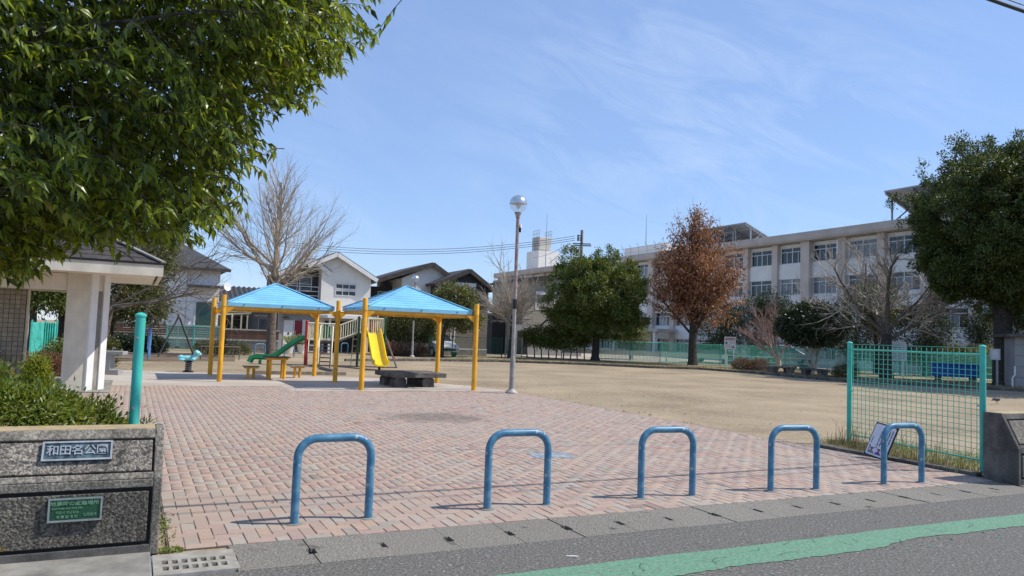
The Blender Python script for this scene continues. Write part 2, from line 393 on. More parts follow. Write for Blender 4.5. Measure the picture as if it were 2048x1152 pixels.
# gutter: half metre concrete blocks with a drain slot at every joint
gut = thing('gutter', None, None, W(0, 0)); gut.rotation_euler.z = TH; structure(gut)
MB().box(-40, V_ROAD + .004, -.35, 60, V_KERB, -.25).build('gutter_bed', M_['groove'], gut)
blk = None; L_ = .5155
def gutter_block(L):
    mb = MB(); g = .0018; w = .027; y0, y1 = V_ROAD + .002, V_KERB - .004; s0, s1 = 5.365, 5.495
    poly = [(g, y0), (L - g, y0), (L - g, s0), (L - w, s0), (L - w, s1), (L - g, s1), (L - g, y1), (g, y1), (g, s1), (w, s1), (w, s0), (g, s0)]
    mb.prism([(x, y, -.2) for x, y in poly], (0, 0, .203))
    return mb
for i in range(-22, 60):
    u0 = 1.2 + i * L_
    if -.0 < u0 + L_ * .5 < .72 or u0 < -10: continue
    if blk is None:
        blk = gutter_block(L_).build('gutter_block', M_['gutter'], gut, bev=.0015)
        o = blk
    else:
        o = blk.copy(); COL.objects.link(o); o.parent = gut
    if u0 < .2: u0 -= .2
    o.location = (u0, random.uniform(-.0015, .0015), random.uniform(-.002, .0015)); o.rotation_euler.z = random.uniform(-.0015, .0015)
# the concrete drain grate at the end of the wall
gr = thing('drain_grate', 'pale concrete drain grate with two rows of square holes by the gate wall', 'drain grate', W(.2, 5.2), TH)
mb = MB(); gx, gy = .505, .46
xs = [0, .055] + sum([[.055 + .058 * k + .036, .055 + .058 * (k + 1)] for k in range(7)], [])[:-1] + [gx]
ys = [0, .09, .175, .225, .31, gy]
for i in range(len(xs) - 1):
    for j in range(5):
        if i % 2 == 1 and j in (1, 3): continue  # a hole
        mb.box(xs[i], ys[j], -.05, xs[i + 1], ys[j + 1], .006)
M_['grate'] = mat('pale grate concrete', (.27, .245, .20), .9, 0, 8, col2=(.38, .35, .29), bump=.3, bscale=90, bdist=.004)
mb.build('grate_slab', M_['grate'], gr)
MB().box(.01, .01, -.32, gx - .01, gy - .01, -.3).build('grate_pit', M_['groove'], gr)

# herringbone brick paving
pav = thing('brick_paving', None, None); structure(pav)
def in_pave(u, v):
    if u > 9.58 or v < V_KERB + .01: return False
    if v > 19.1 + (1.6 if u < 3.6 else 0) + .1 * math.sin(u * 1.7): return False
    return u > (.34 if v < 9.6 else -3.5)
w_ = .1025
cells = []
for x in range(-40, 96):
    for y in range(0, 152):
        c = (x - y) % 4; V0 = V_KERB + .004
        if c == 0: two = ((x, y), (x + 1, y)); rot = 0
        elif c == 3: two = ((x, y), (x, y + 1)); rot = 1
        else: continue
        two = [((i + .5) * w_, V0 + (j + .5) * w_) for i, j in two]; ok = [in_pave(*q) for q in two]
        if all(ok): cells.append(((two[0][0] + two[1][0]) / 2, (two[0][1] + two[1][1]) / 2, rot, 1.0))
        elif any(ok): q = two[ok.index(True)]; cells.append((q[0], q[1], rot, .5))
        if c == 2 and y == 0: pass
for x in range(-40, 96):                                   # the cut half bricks along the gutter
    if (x - 0) % 4 == 2:
        q = ((x + .5) * w_, V_KERB + .004 + .5 * w_)
        if in_pave(*q): cells.append((q[0], q[1], 1, .5))
def brick_verts():
    a, b, t = w_ - .0028, w_ / 2 - .0028, .004
    return np.array([(-a, -b, -.03), (a, -b, -.03), (a, b, -.03), (-a, b, -.03), (-a, -b, -.004), (a, -b, -.004), (a, b, -.004), (-a, b, -.004),
                     (-a + t, -b + t, 0), (a - t, -b + t, 0), (a - t, b - t, 0), (-a + t, b - t, 0)])
BF = np.array([(0, 1, 5, 4), (1, 2, 6, 5), (2, 3, 7, 6), (3, 0, 4, 7), (4, 5, 9, 8), (5, 6, 10, 9), (6, 7, 11, 10), (7, 4, 8, 11), (8, 9, 10, 11)])
def brick_mat(name, single):
    m = bpy.data.materials.new(name); m.use_nodes = True
    nt = m.node_tree; L = nt.links; b = nt.nodes['Principled BSDF']
    rv = _n(nt, 'ShaderNodeObjectInfo').outputs['Random'] if single else _n(nt, 'ShaderNodeNewGeometry').outputs['Random Per Island']
    rmp = _n(nt, 'ShaderNodeValToRGB'); rmp.color_ramp.interpolation = 'CONSTANT'
    cols = [(.37, .225, .18), (.42, .275, .185), (.32, .275, .225), (.40, .255, .205), (.37, .34, .285), (.33, .21, .18), (.41, .31, .225), (.37, .235, .19), (.27, .245, .205), (.44, .29, .21), (.18, .125, .10)]
    e = rmp.color_ramp.elements
    stops = [i / 10.6 for i in range(11)]; stops[-1] = .985
    for i, c in enumerate(cols):
        el = e[i] if i < 2 else e.new(stops[i])
        el.position = stops[i]; el.color = (*c, 1)
    L.new(rv, rmp.inputs['Fac'])
    pos = _n(nt, 'ShaderNodeNewGeometry').outputs['Position']
    def noise(s, d, lo, hi, a, bb):
        n = _n(nt, 'ShaderNodeTexNoise'); n.inputs['Scale'].default_value = s; n.inputs['Detail'].default_value = d; L.new(pos, n.inputs['Vector'])
        r = _n(nt, 'ShaderNodeMapRange'); r.inputs[1].default_value = lo; r.inputs[2].default_value = hi; r.inputs[3].default_value = a; r.inputs[4].default_value = bb
        L.new(n.outputs['Fac'], r.inputs[0]); return r.outputs[0], n
    f1, _ = noise(26, 5, .3, .7, .84, 1.16)
    sc = _n(nt, 'ShaderNodeVectorMath', operation='SCALE'); L.new(rmp.outputs[0], sc.inputs[0]); L.new(f1, sc.inputs['Scale'])
    # dust and grey weathering in broad patches
    f2, _ = noise(.55, 5, .36, .66, .30, .78)
    mx = _n(nt, 'ShaderNodeMix', data_type='RGBA'); L.new(f2, mx.inputs['Factor']); L.new(sc.outputs[0], mx.inputs['A']); mx.inputs['B'].default_value = (.39, .308, .248, 1)
    # one old dark stain on the paving
    st = G(875, 835)
    sub = _n(nt, 'ShaderNodeVectorMath', operation='SUBTRACT'); L.new(pos, sub.inputs[0]); sub.inputs[1].default_value = st
    dv = _n(nt, 'ShaderNodeVectorMath', operation='MULTIPLY'); dv.inputs[1].default_value = (1.0, 1.15, 0); L.new(sub.outputs[0], dv.inputs[0])
    ln = _n(nt, 'ShaderNodeVectorMath', operation='LENGTH'); L.new(dv.outputs[0], ln.inputs[0])
    n3, nn = noise(2.2, 4, 0, 1, -.6, .6)
    ad = _n(nt, 'ShaderNodeMath', operation='ADD'); L.new(ln.outputs['Value'], ad.inputs[0]); L.new(n3, ad.inputs[1])
    r3 = _n(nt, 'ShaderNodeMapRange'); r3.inputs[1].default_value = .55; r3.inputs[2].default_value = 1.15; r3.inputs[3].default_value = .62; r3.inputs[4].default_value = 0
    L.new(ad.outputs[0], r3.inputs[0])
    m3 = _n(nt, 'ShaderNodeMix', data_type='RGBA'); L.new(r3.outputs[0], m3.inputs['Factor']); L.new(mx.outputs['Result'], m3.inputs['A']); m3.inputs['B'].default_value = (.14, .115, .095, 1)
    L.new(m3.outputs['Result'], b.inputs['Base Color']); b.inputs['Roughness'].default_value = .88
    bn = _n(nt, 'ShaderNodeTexNoise'); bn.inputs['Scale'].default_value = 140; bn.inputs['Detail'].default_value = 4; L.new(pos, bn.inputs['Vector'])
    bp = _n(nt, 'ShaderNodeBump'); bp.inputs['Strength'].default_value = .35; bp.inputs['Distance'].default_value = .003
    L.new(bn.outputs['Fac'], bp.inputs['Height']); L.new(bp.outputs[0], b.inputs['Normal'])
    return m
M_['brick'] = brick_mat('paving brick', False); M_['brick1'] = brick_mat('paving brick single', True)
def cell_key(c):
    p = W(c[0], c[1]); q = p - Vector((0, 0, CAM_H)); d = q.dot(_f)
    x, y = 1024 + FPX * q.dot(_rt) / d, 576 - FPX * q.dot(_up) / d
    return q.length + (0 if 330 < x < 2000 and 0 < y < 1140 else 1000)
cells.sort(key=cell_key)
bme = None
for cu, cv, rot, hl in cells[:300]:
    if bme is None:
        bme = bpy.data.meshes.new('brick'); bme.from_pydata(brick_verts().tolist(), [], BF.tolist()); bme.materials.append(M_['brick1'])
    o = bpy.data.objects.new('brick', bme); COL.objects.link(o); o.parent = pav
    p = W(cu, cv); o.location = (p.x, p.y, .006 + random.uniform(-.0025, .0025))
    if hl < 1: o.scale.x = .485
    o.rotation_euler = (random.gauss(0, .006), random.gauss(0, .006), TH + rot * math.pi / 2 + random.gauss(0, .006))
rest = np.array(cells[300:]); n = len(rest); bv = brick_verts()
hs_ = np.where(rest[:, 3] < 1, .485, 1.0)[:, None]; bx = bv[None, :, 0] * hs_
an = rest[:, 2] * math.pi / 2 + RNG.normal(0, .006, n) + TH
ca, sa = np.cos(an), np.sin(an)
X = rest[:, 0] * UX - rest[:, 1] * UY; Y = rest[:, 0] * UY + rest[:, 1] * UX
V = np.empty((n, 12, 3)); V[:, :, 0] = X[:, None] + ca[:, None] * bx - sa[:, None] * bv[None, :, 1]
V[:, :, 1] = Y[:, None] + sa[:, None] * bx + ca[:, None] * bv[None, :, 1]
V[:, :, 2] = .006 + bv[None, :, 2] + RNG.uniform(-.0025, .0025, n)[:, None] + bx * RNG.normal(0, .01, n)[:, None]
F = (BF[None] + (np.arange(n) * 12)[:, None, None]).reshape(-1, 4)
stuff(np_mesh('brick_field', V.reshape(-1, 3), F, M_['brick'], pav))
mb = MB(); mb.add([W(.3, V_KERB, .0005), W(9.6, V_KERB, .0005), W(9.6, 19.2, .0005), W(3.6, 19.2, .0005), W(3.6, 20.8, .0005), W(-3.6, 20.8, .0005), W(-3.6, 9.5, .0005), W(.3, 9.5, .0005)], [tuple(range(8))])
mb.build('joint_bed', M_['joint'], pav)
# the pale worn floor under the sun shelter
sheet('shelter_floor', [W(-6, 20.75), W(3.6, 20.75), W(3.62, 19.15), W(9.6, 19.15), W(9.2, 21.2), W(7.2, 24.6), W(0, 27.5), W(-6, 27)], -.006, M_['slab_floor'])
# pavement at the foot of the gate wall
st = structure(MB().box(-12, 5.18, -.1, .19, 5.72, .02).build('pavement', M_['concrete'], None, bev=.01)); st.rotation_euler.z = TH
# pale blue and white cover plate set in the paving
cp = thing('cover_plate', 'flat blue and white cover plate set flush in the brick paving', 'cover plate', G(1102, 912), TH - .2)
M_['plate'] = mat('chipped blue plate', (.16, .23, .28), .6, 0, 9, col2=(.38, .36, .33), lo=.42, hi=.6)
mb = MB(); mb.box(-.27, -.2, -.01, .27, .2, .012); mb.build('plate', M_['plate'], cp, bev=.003)
MB().box(-.29, -.22, -.01, .29, .22, .0085).build('plate_rim', M_['steel'], cp)

# ------------------------------------------------------------------ gate walls
def gate_wall(name, label, u0, u1, v_front, H, plates, cr=.43):
    t = thing(name, label, 'gate wall', W(u0, v_front), TH)
    Lw = u1 - u0; sb = .20; th = .42              # crease height, set-back of the sloped face, total thickness
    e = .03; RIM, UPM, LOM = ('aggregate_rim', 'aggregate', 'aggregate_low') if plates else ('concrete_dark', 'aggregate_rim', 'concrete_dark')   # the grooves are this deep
    prof = [(0, 0), (0, cr), (sb, H), (th, H), (th, 0)]
    n1 = Vector((0, -(H - cr), sb)).normalized()           # outward normal of the sloped face
    core = [(0, y + (e if y == 0 else 0), z) for y, z in [(0, 0), (0, cr)]] + [(0, sb + e, H - .002), (0, th, H - .002), (0, th, 0)]
    MB().prism([(.015, y, z) for _, y, z in core], (Lw - .03, 0, 0)).build('wall_core', M_['groove'], t)  # the groove shade is in the colour of this core
    # side cheeks, cap and back
    for x in (0, Lw - .055):
        MB().prism([(x, y, z) for y, z in prof], (.055, 0, 0)).build('wall_end', M_[RIM], t, bev=.008)
    MB().box(.055, sb, H - .06, Lw - .055, th - .004, H).build('wall_cap', M_['lichen_top'], t, bev=.006)
    MB().box(.055, th - .03, 0, Lw - .055, th - .002, H - .06).build('wall_back', M_['concrete_dark'], t)
    def slope(x, s, out=0.0):                              # a point on the sloped face, s metres up it
        d = Vector((0, sb, H - cr)).normalized(); p = Vector((x, 0, cr)) + d * s + n1 * out; return p
    Ls = math.hypot(sb, H - cr)
    def slab(name, x0, x1, s0, s1, m, out=0.0, th_=.03, bev=.006):
        q = [slope(x0, s0, out), slope(x1, s0, out), slope(x1, s1, out), slope(x0, s1, out)]
        return MB().prism(q, -n1 * th_).build(name, m, t, bev=bev)
    x0, x1 = .055, Lw - .055
    slab('frame_rail', x0, x1, Ls - .075, Ls - .004, M_[RIM]); slab('frame_rail', x0, x1, .004, .05, M_[RIM])
    slab('upper_panel', x0 + .02, x1 - .014, .06, Ls - .092, M_[UPM], out=.004)
    MB().box(x0, 0, cr - .055, x1, e, cr - .002).build('frame_rail', M_[RIM], t, bev=.005)
    MB().box(x0, 0, 0, x1, e, .07).build('frame_rail', M_['concrete_dark'], t, bev=.005)
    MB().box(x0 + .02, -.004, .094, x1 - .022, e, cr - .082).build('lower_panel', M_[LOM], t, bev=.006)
    if plates:
        M_['bronze'] = mat('patinated bronze', (.02, .035, .045), .55, 0, 22, col2=(.08, .14, .16), metallic=.3, rvar=.1)
        M_['pewter'] = mat('worn pewter', (.42, .43, .43), .42, .12, 20, metallic=.6)
        M_['sign_green'] = mat('dark green enamel', (.012, .075, .035), .42, .15, 14)
        M_['sign_green_letters'] = mat('raised green lettering', (.16, .33, .19), .5, .15, 14)  # lighter green colour of the raised letters
        # upper plate: the park's name
        pw, ph = .405, .135; px, ps = Lw - .515, .205
        d = Vector((0, sb, H - cr)).normalized(); ctr = slope(px, ps, .012)
        rot = Matrix((Vector((1, 0, 0)), d, n1)).transposed()
        pl = MB().cbox((0, 0, 0), (pw, ph, .022)).build('name_plate', M_['bronze'], t); pl.location = ctr; pl.rotation_euler = rot.to_euler()
        fb = MB()
        for a in ((-pw / 2, -ph / 2, pw / 2, -ph / 2 + .012), (-pw / 2, ph / 2 - .012, pw / 2, ph / 2), (-pw / 2, -ph / 2 + .012, -pw / 2 + .012, ph / 2 - .012), (pw / 2 - .012, -ph / 2 + .012, pw / 2, ph / 2 - .012)):
            fb.box(a[0], a[1], .0105, a[2], a[3], .019)
        fb.build('plate_frame', M_['pewter'], pl)
        x = -.142
        for ch in '和田名公園':
            o = link_mesh('letter', text_mesh(ch, .074, .004), M_['pewter'], pl); o.location = (x, 0, .0145); x += .071
        # lower plate: the shelter sign
        sw, sh = .305, .15
        gl = MB().box(-sw / 2, -.022, -sh / 2, sw / 2, 0, sh / 2).build('shelter_plate', M_['sign_green'], t); gl.location = (Lw - .50, -.004, .335)
        fb = MB()
        for a in ((-sw / 2, -sh / 2, sw / 2, -sh / 2 + .011), (-sw / 2, sh / 2 - .011, sw / 2, sh / 2), (-sw / 2, -sh / 2 + .011, -sw / 2 + .011, sh / 2 - .011), (sw / 2 - .011, -sh / 2 + .011, sw / 2, sh / 2 - .011)):
            fb.box(a[0], -.029, a[1], a[2], -.0215, a[3])
        fb.build('plate_frame', M_['pewter'], gl)
        for body, size, x, z in (('地震時の避難場所', .0345, -.004, .04), ('EARTHQUAKE SHELTER', .016, -.045, .009), ('지진시 피난장소', .0195, -.045, -.017), ('地 震 避 难 所', .0195, -.045, -.044), ('鹿児島市', .02, .083, -.036)):
            o = link_mesh('letters', text_mesh(body, size, .0015), M_['sign_green_letters'], gl); o.location = (x, -.0235, z); o.rotation_euler = (R(90), 0, 0)
    return t
gate_wall('gate_wall', 'speckled gate wall with a bronze name plate and a green shelter plate', -1.25, .235, 5.70, .82, True, .505)
gate_wall('gate_wall', 'dark stained gate wall without plates at the end of the green mesh panel', 9.46, 13.4, 5.46, .83, False)

# ------------------------------------------------------------------ blue hoop bollards
B_PX = [((587, 1049.6), (737, 1037.6)), ((972.1, 1019.7), (1094.1, 1011)), ((1281.4, 997.9), (1383.5, 992.7)), ((1542, 983.5), (1631, 979.8)), ((1766.1, 970), (1844, 965.8))]
B_LAB = ['blue hoop bollard closest to the wall with the name plate', 'second blue hoop bollard from the name plate wall, in front of the cover plate', 'middle blue hoop bollard of the entrance row',
         'blue hoop bollard standing just before the leaning notice board, fourth from the name plate wall', 'blue hoop bollard partly covering the leaning notice board']
def hoop(wd, H, r, rc):
    pts = [(-wd / 2, 0, -.05), (-wd / 2, 0, H * .4)] + [(-wd / 2 + rc + x, 0, H - r - rc + z) for x, z in arc(0, 0, rc, math.pi, math.pi / 2, 9)]
    pts += [(wd / 2 - rc + x, 0, H - r - rc + z) for x, z in arc(0, 0, rc, math.pi / 2, 0, 9)] + [(wd / 2, 0, H * .4), (wd / 2, 0, -.05)]
    return MB().tube(pts, r, 14)
proto = None
for (a, b), lab in zip(B_PX, B_LAB):
    a, b = G(*a), G(*b); c = (a + b) / 2; rz = math.atan2((b - a).y, (b - a).x)
    if proto is None:
        proto = thing('hoop_bollard', lab, 'bollard', c, rz, 'blue hoop bollards across the entrance')
        hoop(.60, .705, .0335, .155).build('pipe', M_['bollard'], proto, smooth=True)
        for x in (-.30, .30):
            MB().lathe([(.072, -.01), (.068, .009), (.04, .014)], 14, (x, 0, 0)).build('footing', M_['concrete'], proto, smooth=True)
        o = proto
    else:
        o = copy_tree(proto); o['label'] = lab; o.location = c; o.rotation_euler = (random.uniform(-.012, .012), random.uniform(-.008, .008), rz)

# ------------------------------------------------------------------ turquoise post and mesh panel
def cap_post(mb, H, r, c=(0, 0, 0), n=16):
    return mb.lathe([(r, -.05), (r, H - .035), (r + .006, H - .034), (r + .006, H - .02), (r * .7, H - .006), (0.004, H)], n, c)
pp = A(270.5, 800, 6.15); pp.z = 0
tp = thing('fence_post', 'lone turquoise post rising behind the name plate wall', 'post', pp)
cap_post(MB(), 1.63, .038).build('pole', M_['teal'], tp, smooth=True)
for z in (1.42, .86): MB().tube([(.0, -.03, z), (0, -.052, z)], .012, 8).build('bolt', M_['steel'], tp)
pl, pr = G(1698, 888), G(1966, 946); dvec = pr - pl; Lm = dvec.length
mf = thing('mesh_fence', 'turquoise welded mesh panel between two capped posts beside the paving', 'mesh fence', pl, math.atan2(dvec.y, dvec.x))
for x in (0, Lm): cap_post(MB(), 1.66, .038, (x, 0, 0)).build('post', M_['teal'], mf, smooth=True)
nx = 26
wv = MB().tube([(0, 0, .07), (0, 0, 1.60)], .0046, 6).build('wire', M_['teal_wire'], mf); wv.location = (.09, 0, 0)
for k in range(1, nx):
    o = wv.copy(); COL.objects.link(o); o.parent = mf; o.location = (.09 + (Lm - .18) * k / (nx - 1), random.uniform(-.004, .004), 0)
wh = MB().tube([(.06, .007, 0), (Lm - .06, .007, 0)], .0042, 6).build('wire', M_['teal_wire'], mf); wh.location = (0, 0, .22)
zs = [.22 + .0735 * k for k in range(1, 20)]
for z in zs:
    o = wh.copy(); COL.objects.link(o); o.parent = mf; o.location = (0, random.uniform(-.002, .002), z)
for z, y in ((1.53, -.004), (.16, -.004)):
    MB().tube([(.03, y, z), (Lm * .33, y - .006, z + .004), (Lm * .66, y + .004, z - .004), (Lm - .03, y, z)], .012, 8).build('rail', M_['teal_wire'], mf, smooth=True)
for x in (.045, Lm - .045):
    for z in (1.53, .86, .16): MB().tube([(x - .04, -.005, z), (x + .05, -.005, z)], .011, 6).build('clamp', M_['teal'], mf)

# grass bed with a low kerb under the panel
kb = thing('kerb', None, None, W(0, 0), TH); structure(kb)
MB().box(9.6, 6.05, -.05, 9.72, 8.55, .045).build('kerb_strip', M_['concrete_dark'], kb, bev=.01)
sheet('grass_bed', [W(9.72, 5.9), W(11.6, 5.9), W(11.6, 8.2), W(10.6, 9.4), W(9.72, 8.7)], -.004, M_['dry_lawn'])

# notice board leaning on the mesh panel
M_['board_white'] = mat('white board', (.70, .71, .75), .35, .04, 4)
M_['ink'] = mat('dark printed ink', (.025, .03, .045), .6)
M_['print_red'] = mat('faded print red', (.36, .09, .12), .6)
M_['print_green'] = mat('faded print green', (.17, .27, .23), .6)
M_['print_blue'] = mat('printed blue', (.06, .09, .30), .6)
bc = G(1748, 919); bd = (pr - pl).normalized()
lb = thing('notice_board', 'white notice board with vertical lines of text leaning at a tilt on the mesh', 'notice board', bc + Vector((0, 0, .03)), math.atan2(bd.y, bd.x) + .25)
bw, bh = .36, .50
holder = Matrix.Rotation(R(-22), 4, 'X') @ Matrix.Rotation(R(9), 4, 'Y')
def on_board(o): o.matrix_local = holder; return o
on_board(MB().box(-bw / 2, 0, 0, bw / 2, .02, bh).build('backing', M_['black'], lb, bev=.004))
poly = []
for cx, cz, a0 in ((bw / 2 - .045, bh - .05, 0), (-bw / 2 + .045, bh - .05, 90), (-bw / 2 + .045, .05, 180), (bw / 2 - .045, .05, 270)):
    poly += [(x, -.004, z) for x, z in arc(cx, cz, .03, R(a0), R(a0 + 90), 5)]
on_board(MB().prism(poly, (0, .0035, 0)).build('sheet', M_['board_white'], lb))
mb = MB()
def dash(mb, x, z, w, h, y=-.0052): mb.add([(x, y, z), (x + w, y, z), (x + w, y, z + h), (x, y, z + h)], [(0, 1, 2, 3)])
rr = random.Random(3)
for k, x in enumerate((.125, .085, .045, .005, -.035)):
    z = bh - .075 - .012 * k
    for i in range(11):
        for _ in range(3): dash(mb, x + rr.uniform(-.008, .003), z + rr.uniform(-.008, .004), rr.uniform(.012, .02), rr.uniform(.006, .011))
        z -= .0195 + rr.uniform(0, .004)
for i in range(9):
    if i != 4: dash(mb, -.138, .075 + .024 * i, .014, .017)
on_board(stuff(mb.build('text_lines', M_['ink'], lb)))
for x, col in ((-.085, M_['print_green']), (.03, M_['print_blue'])):
    mb = MB(); y = -.0056
    mb.add([(x - .05, y, .045), (x + .045, y, .045), (x + .02, y, .085), (x - .02, y, .09)], [(0, 1, 2, 3)])
    on_board(mb.build('picture', col, lb))
    mb = MB(); mb.add([(x + .018 * math.cos(a), -.0059, .115 + .02 * math.sin(a)) for a in np.linspace(0, 5.6, 9)], [tuple(range(9))]); on_board(mb.build('picture', M_['ink'], lb))
    mb = MB()
    for s in (1, -1): mb.add([(x - .055 * s, -.0062, .05), (x - .045 * s, -.0062, .045), (x + .055 * s, -.0062, .145), (x + .045 * s, -.0062, .15)], [(0, 1, 2, 3)])
    on_board(mb.build('cross_mark', M_['print_red'], lb))
# ------------------------------------------------------------------ sun shelter: seven posts, two blue pyramid roofs
S0 = Vector((-5.12, 22.55, 0))
sh = thing('sun_shelter', 'open shelter of yellow posts carrying two sky blue pyramid roofs', 'shelter', S0, TH)
AX, BY = 3.2, 2.9
posts = [(0, 0), (-AX, 0), (-AX, BY), (0, BY), (0, -BY), (AX, -BY), (AX, 0)]
ptop, peave = 2.40, 2.07
def gusset(mb, x, y, dx, dy):
    """a triangular bracket from a post towards (dx, dy)"""
    p = Vector((x, y, 0)); d = Vector((dx, dy, 0)).normalized(); s = Vector((-d.y, d.x, 0)) * .008
    tri = [p + d * .05 + Vector((0, 0, peave - .22)), p + d * .05 + Vector((0, 0, peave)), p + d * .27 + Vector((0, 0, peave)), p + d * .27 + Vector((0, 0, peave - .03))]
    mb.prism([t - s for t in tri], s * 2)
for i, (x, y) in enumerate(posts):
    mb = MB(); mb.lathe([(.068, -.05), (.068, ptop - .02), (.058, ptop), (.002, ptop + .004)], 16, (x, y, 0))
    mb.lathe([(.078, peave + .0), (.078, peave + .018)], 16, (x, y, 0))
    mb.build('post', M_['yellow'], sh, smooth=True)
def shelter_roof(cx, cy):
    hx, hy = AX / 2 - .10, BY / 2 - .10; ez, az = peave + .03, peave + .80
    rf = MB(); nst = 10
    for side in range(4):
        # stepped courses of sheet metal on each slope
        for k in range(nst):
            t0, t1 = k / nst, (k + 1) / nst
            z0, z1 = ez + .09 + (az - ez - .09) * t0 + .012, ez + .09 + (az - ez - .09) * t1
            def cn(t, z, s): 
                X, Y = hx * (1 - t), hy * (1 - t)
                q = [(-X, -Y), (X, -Y), (X, Y), (-X, Y)]
                a, b = q[side], q[(side + 1) % 4]
                p = a if s == 0 else b
                return (cx + p[0], cy + p[1], z)
            rf.add([cn(t0, z0, 0), cn(t0, z0, 1), cn(t1, z1, 1), cn(t1, z1, 0), cn(t0, z0 - .014, 0), cn(t0, z0 - .014, 1)], [(0, 1, 2, 3), (4, 5, 1, 0)])
    o = rf.build('roof', M_['roof_blue'], sh)
    q = [(cx - hx, cy - hy), (cx + hx, cy - hy), (cx + hx, cy + hy), (cx - hx, cy + hy)]
    fs = MB()
    for i in range(4):
        a, b = q[i], q[(i + 1) % 4]
        fs.bar((a[0], a[1], ez + .045), (b[0], b[1], ez + .045), .012, .10)
    fs.build('fascia', M_['roof_blue'], o)
    hc = MB()
    for i in range(4): hc.bar((q[i][0], q[i][1], ez + .115), (cx, cy, az + .015), .09, .02)
    hc.build('hip_cap', M_['roof_blue'], o, bev=.004)
    un = MB(); un.add([(x * .0 + p[0], p[1], ez + .02) for x, p in zip([1] * 4, q)], [(0, 1, 2, 3)]); un.build('underside', M_['white_paint'], o)
    rv = MB()
    for i in range(4):
        a, b = Vector((*q[i], 0)), Vector((*q[(i + 1) % 4], 0)); d = (b - a).normalized(); nn = Vector((d.y, -d.x, 0))
        for t in (.15, .5, .85):
            c = a.lerp(b, t) + nn * .012; c.z = ez + .05; rv.cbox(c, (.025, .025, .025))
    rv.build('fixings', M_['black'], o)
    bm_ = MB()
    for i in range(4):
        a, b = q[i], q[(i + 1) % 4]; f = .96
        a = (cx + (a[0] - cx) * f, cy + (a[1] - cy) * f); b = (cx + (b[0] - cx) * f, cy + (b[1] - cy) * f)
        bm_.bar((a[0], a[1], peave - .02), (b[0], b[1], peave - .02), .06, .09)
    bm_.build('beam', M_['yellow'], sh, bev=.004)
    for dx, dy in ((-1, -1), (1, -1), (1, 1), (-1, 1)):
        px_, py_ = cx + dx * AX / 2, cy + dy * BY / 2
        
        for gx_, gy_ in ((-dx, 0), (0, -dy)):
            g_ = MB(); gusset(g_, px_, py_, gx_, gy_); g_.build('bracket', M_['yellow'], sh)
        MB().bar((px_ - dx * .04, py_ - dy * .04, peave - .01), (cx + dx * hx * .95, cy + dy * hy * .95, peave - .01), .05, .03).build('roof_arm', M_['yellow'], sh)
        a = Vector((cx + dx * hx * .93, cy + dy * hy * .1, peave - .05)); 
        MB().bar((cx + dx * hx * .35, cy + dy * hy * .93, peave - .04), (cx + dx * hx * .1, cy + dy * hy * .6, peave + .16), .03).build('strut', M_['yellow'], sh)
shelter_roof(-AX / 2, BY / 2); shelter_roof(AX / 2, -BY / 2)

# ------------------------------------------------------------------ table, stools and slab bench under the shelter
tb = thing('picnic_table', 'small wooden topped table on four yellow legs between two stools', 'table', G(551, 757), TH)
for i in range(4): MB().box(-.36, -.34 + .175 * i, .63, .36, -.34 + .165 + .175 * i, .665).build('plank', M_['dark_slat'], tb, bev=.004)
mb = MB(); mb.box(-.30, -.28, .57, .30, -.25, .628); mb.box(-.30, .25, .57, .30, .28, .628); mb.box(-.30, -.249, .57, -.27, .249, .628); mb.box(.27, -.249, .57, .30, .249, .628); mb.build('frame', M_['yellow'], tb)
for x in (-.21, .21):
    for y in (-.2, .2): MB().tube([(x, y, -.02), (x, y, .60)], .045, 12).build('leg', M_['yellow'], tb, smooth=True)
def stool(px, py, lab):
    t = thing('stool', lab, 'stool', G(px, py), TH, 'stools at the shelter table')
    for i in range(3): MB().box(-.23, -.2 + .137 * i, .345, .23, -.2 + .13 + .137 * i, .375).build('plank', M_['wood_grey'], t, bev=.004)
    mb = MB(); mb.box(-.19, -.15, .30, .19, -.12, .343); mb.box(-.19, .12, .30, .19, .15, .343); mb.box(-.19, -.119, .30, -.16, .119, .343); mb.box(.16, -.119, .30, .19, .119, .343); mb.build('frame', M_['yellow'], t)
    for x, y in ((-.09, -.08), (.09, .08)): MB().tube([(x, y, -.02), (x, y, .32)], .042, 12).build('leg', M_['yellow'], t, smooth=True)
stool(501, 757, 'slatted yellow legged stool with the foot of the green chute behind it'); stool(594, 755, 'slatted yellow legged stool nearer the wooden stairs, right of the table')
bn = thing('slab_bench', 'low grey stone slab platform on block legs under the shelter roof', 'bench', (G(775, 772) + G(838, 774)) / 2 + Vector((-.02, .42, 0)), TH + .05)
for x in (-.66, -.02):
    MB().box(x, -.75, .27, x + .63, .75, .40).build('slab', M_['concrete_dark'], bn, bev=.012)
MB().box(.62, -.74, .275, .98, .74, .398).build('slab', M_['concrete_dark'], bn, bev=.012)
for x in (-.55, .30):
    for y in (-.62, .22):
        MB().prism([(x, y, -.03), (x + .36, y, -.03), (x + .36, y, .2), (x + .30, y, .268), (x + .06, y, .268), (x, y, .2)], (0, .40, 0)).build('block_leg', M_['concrete_dark'], bn, bev=.01)

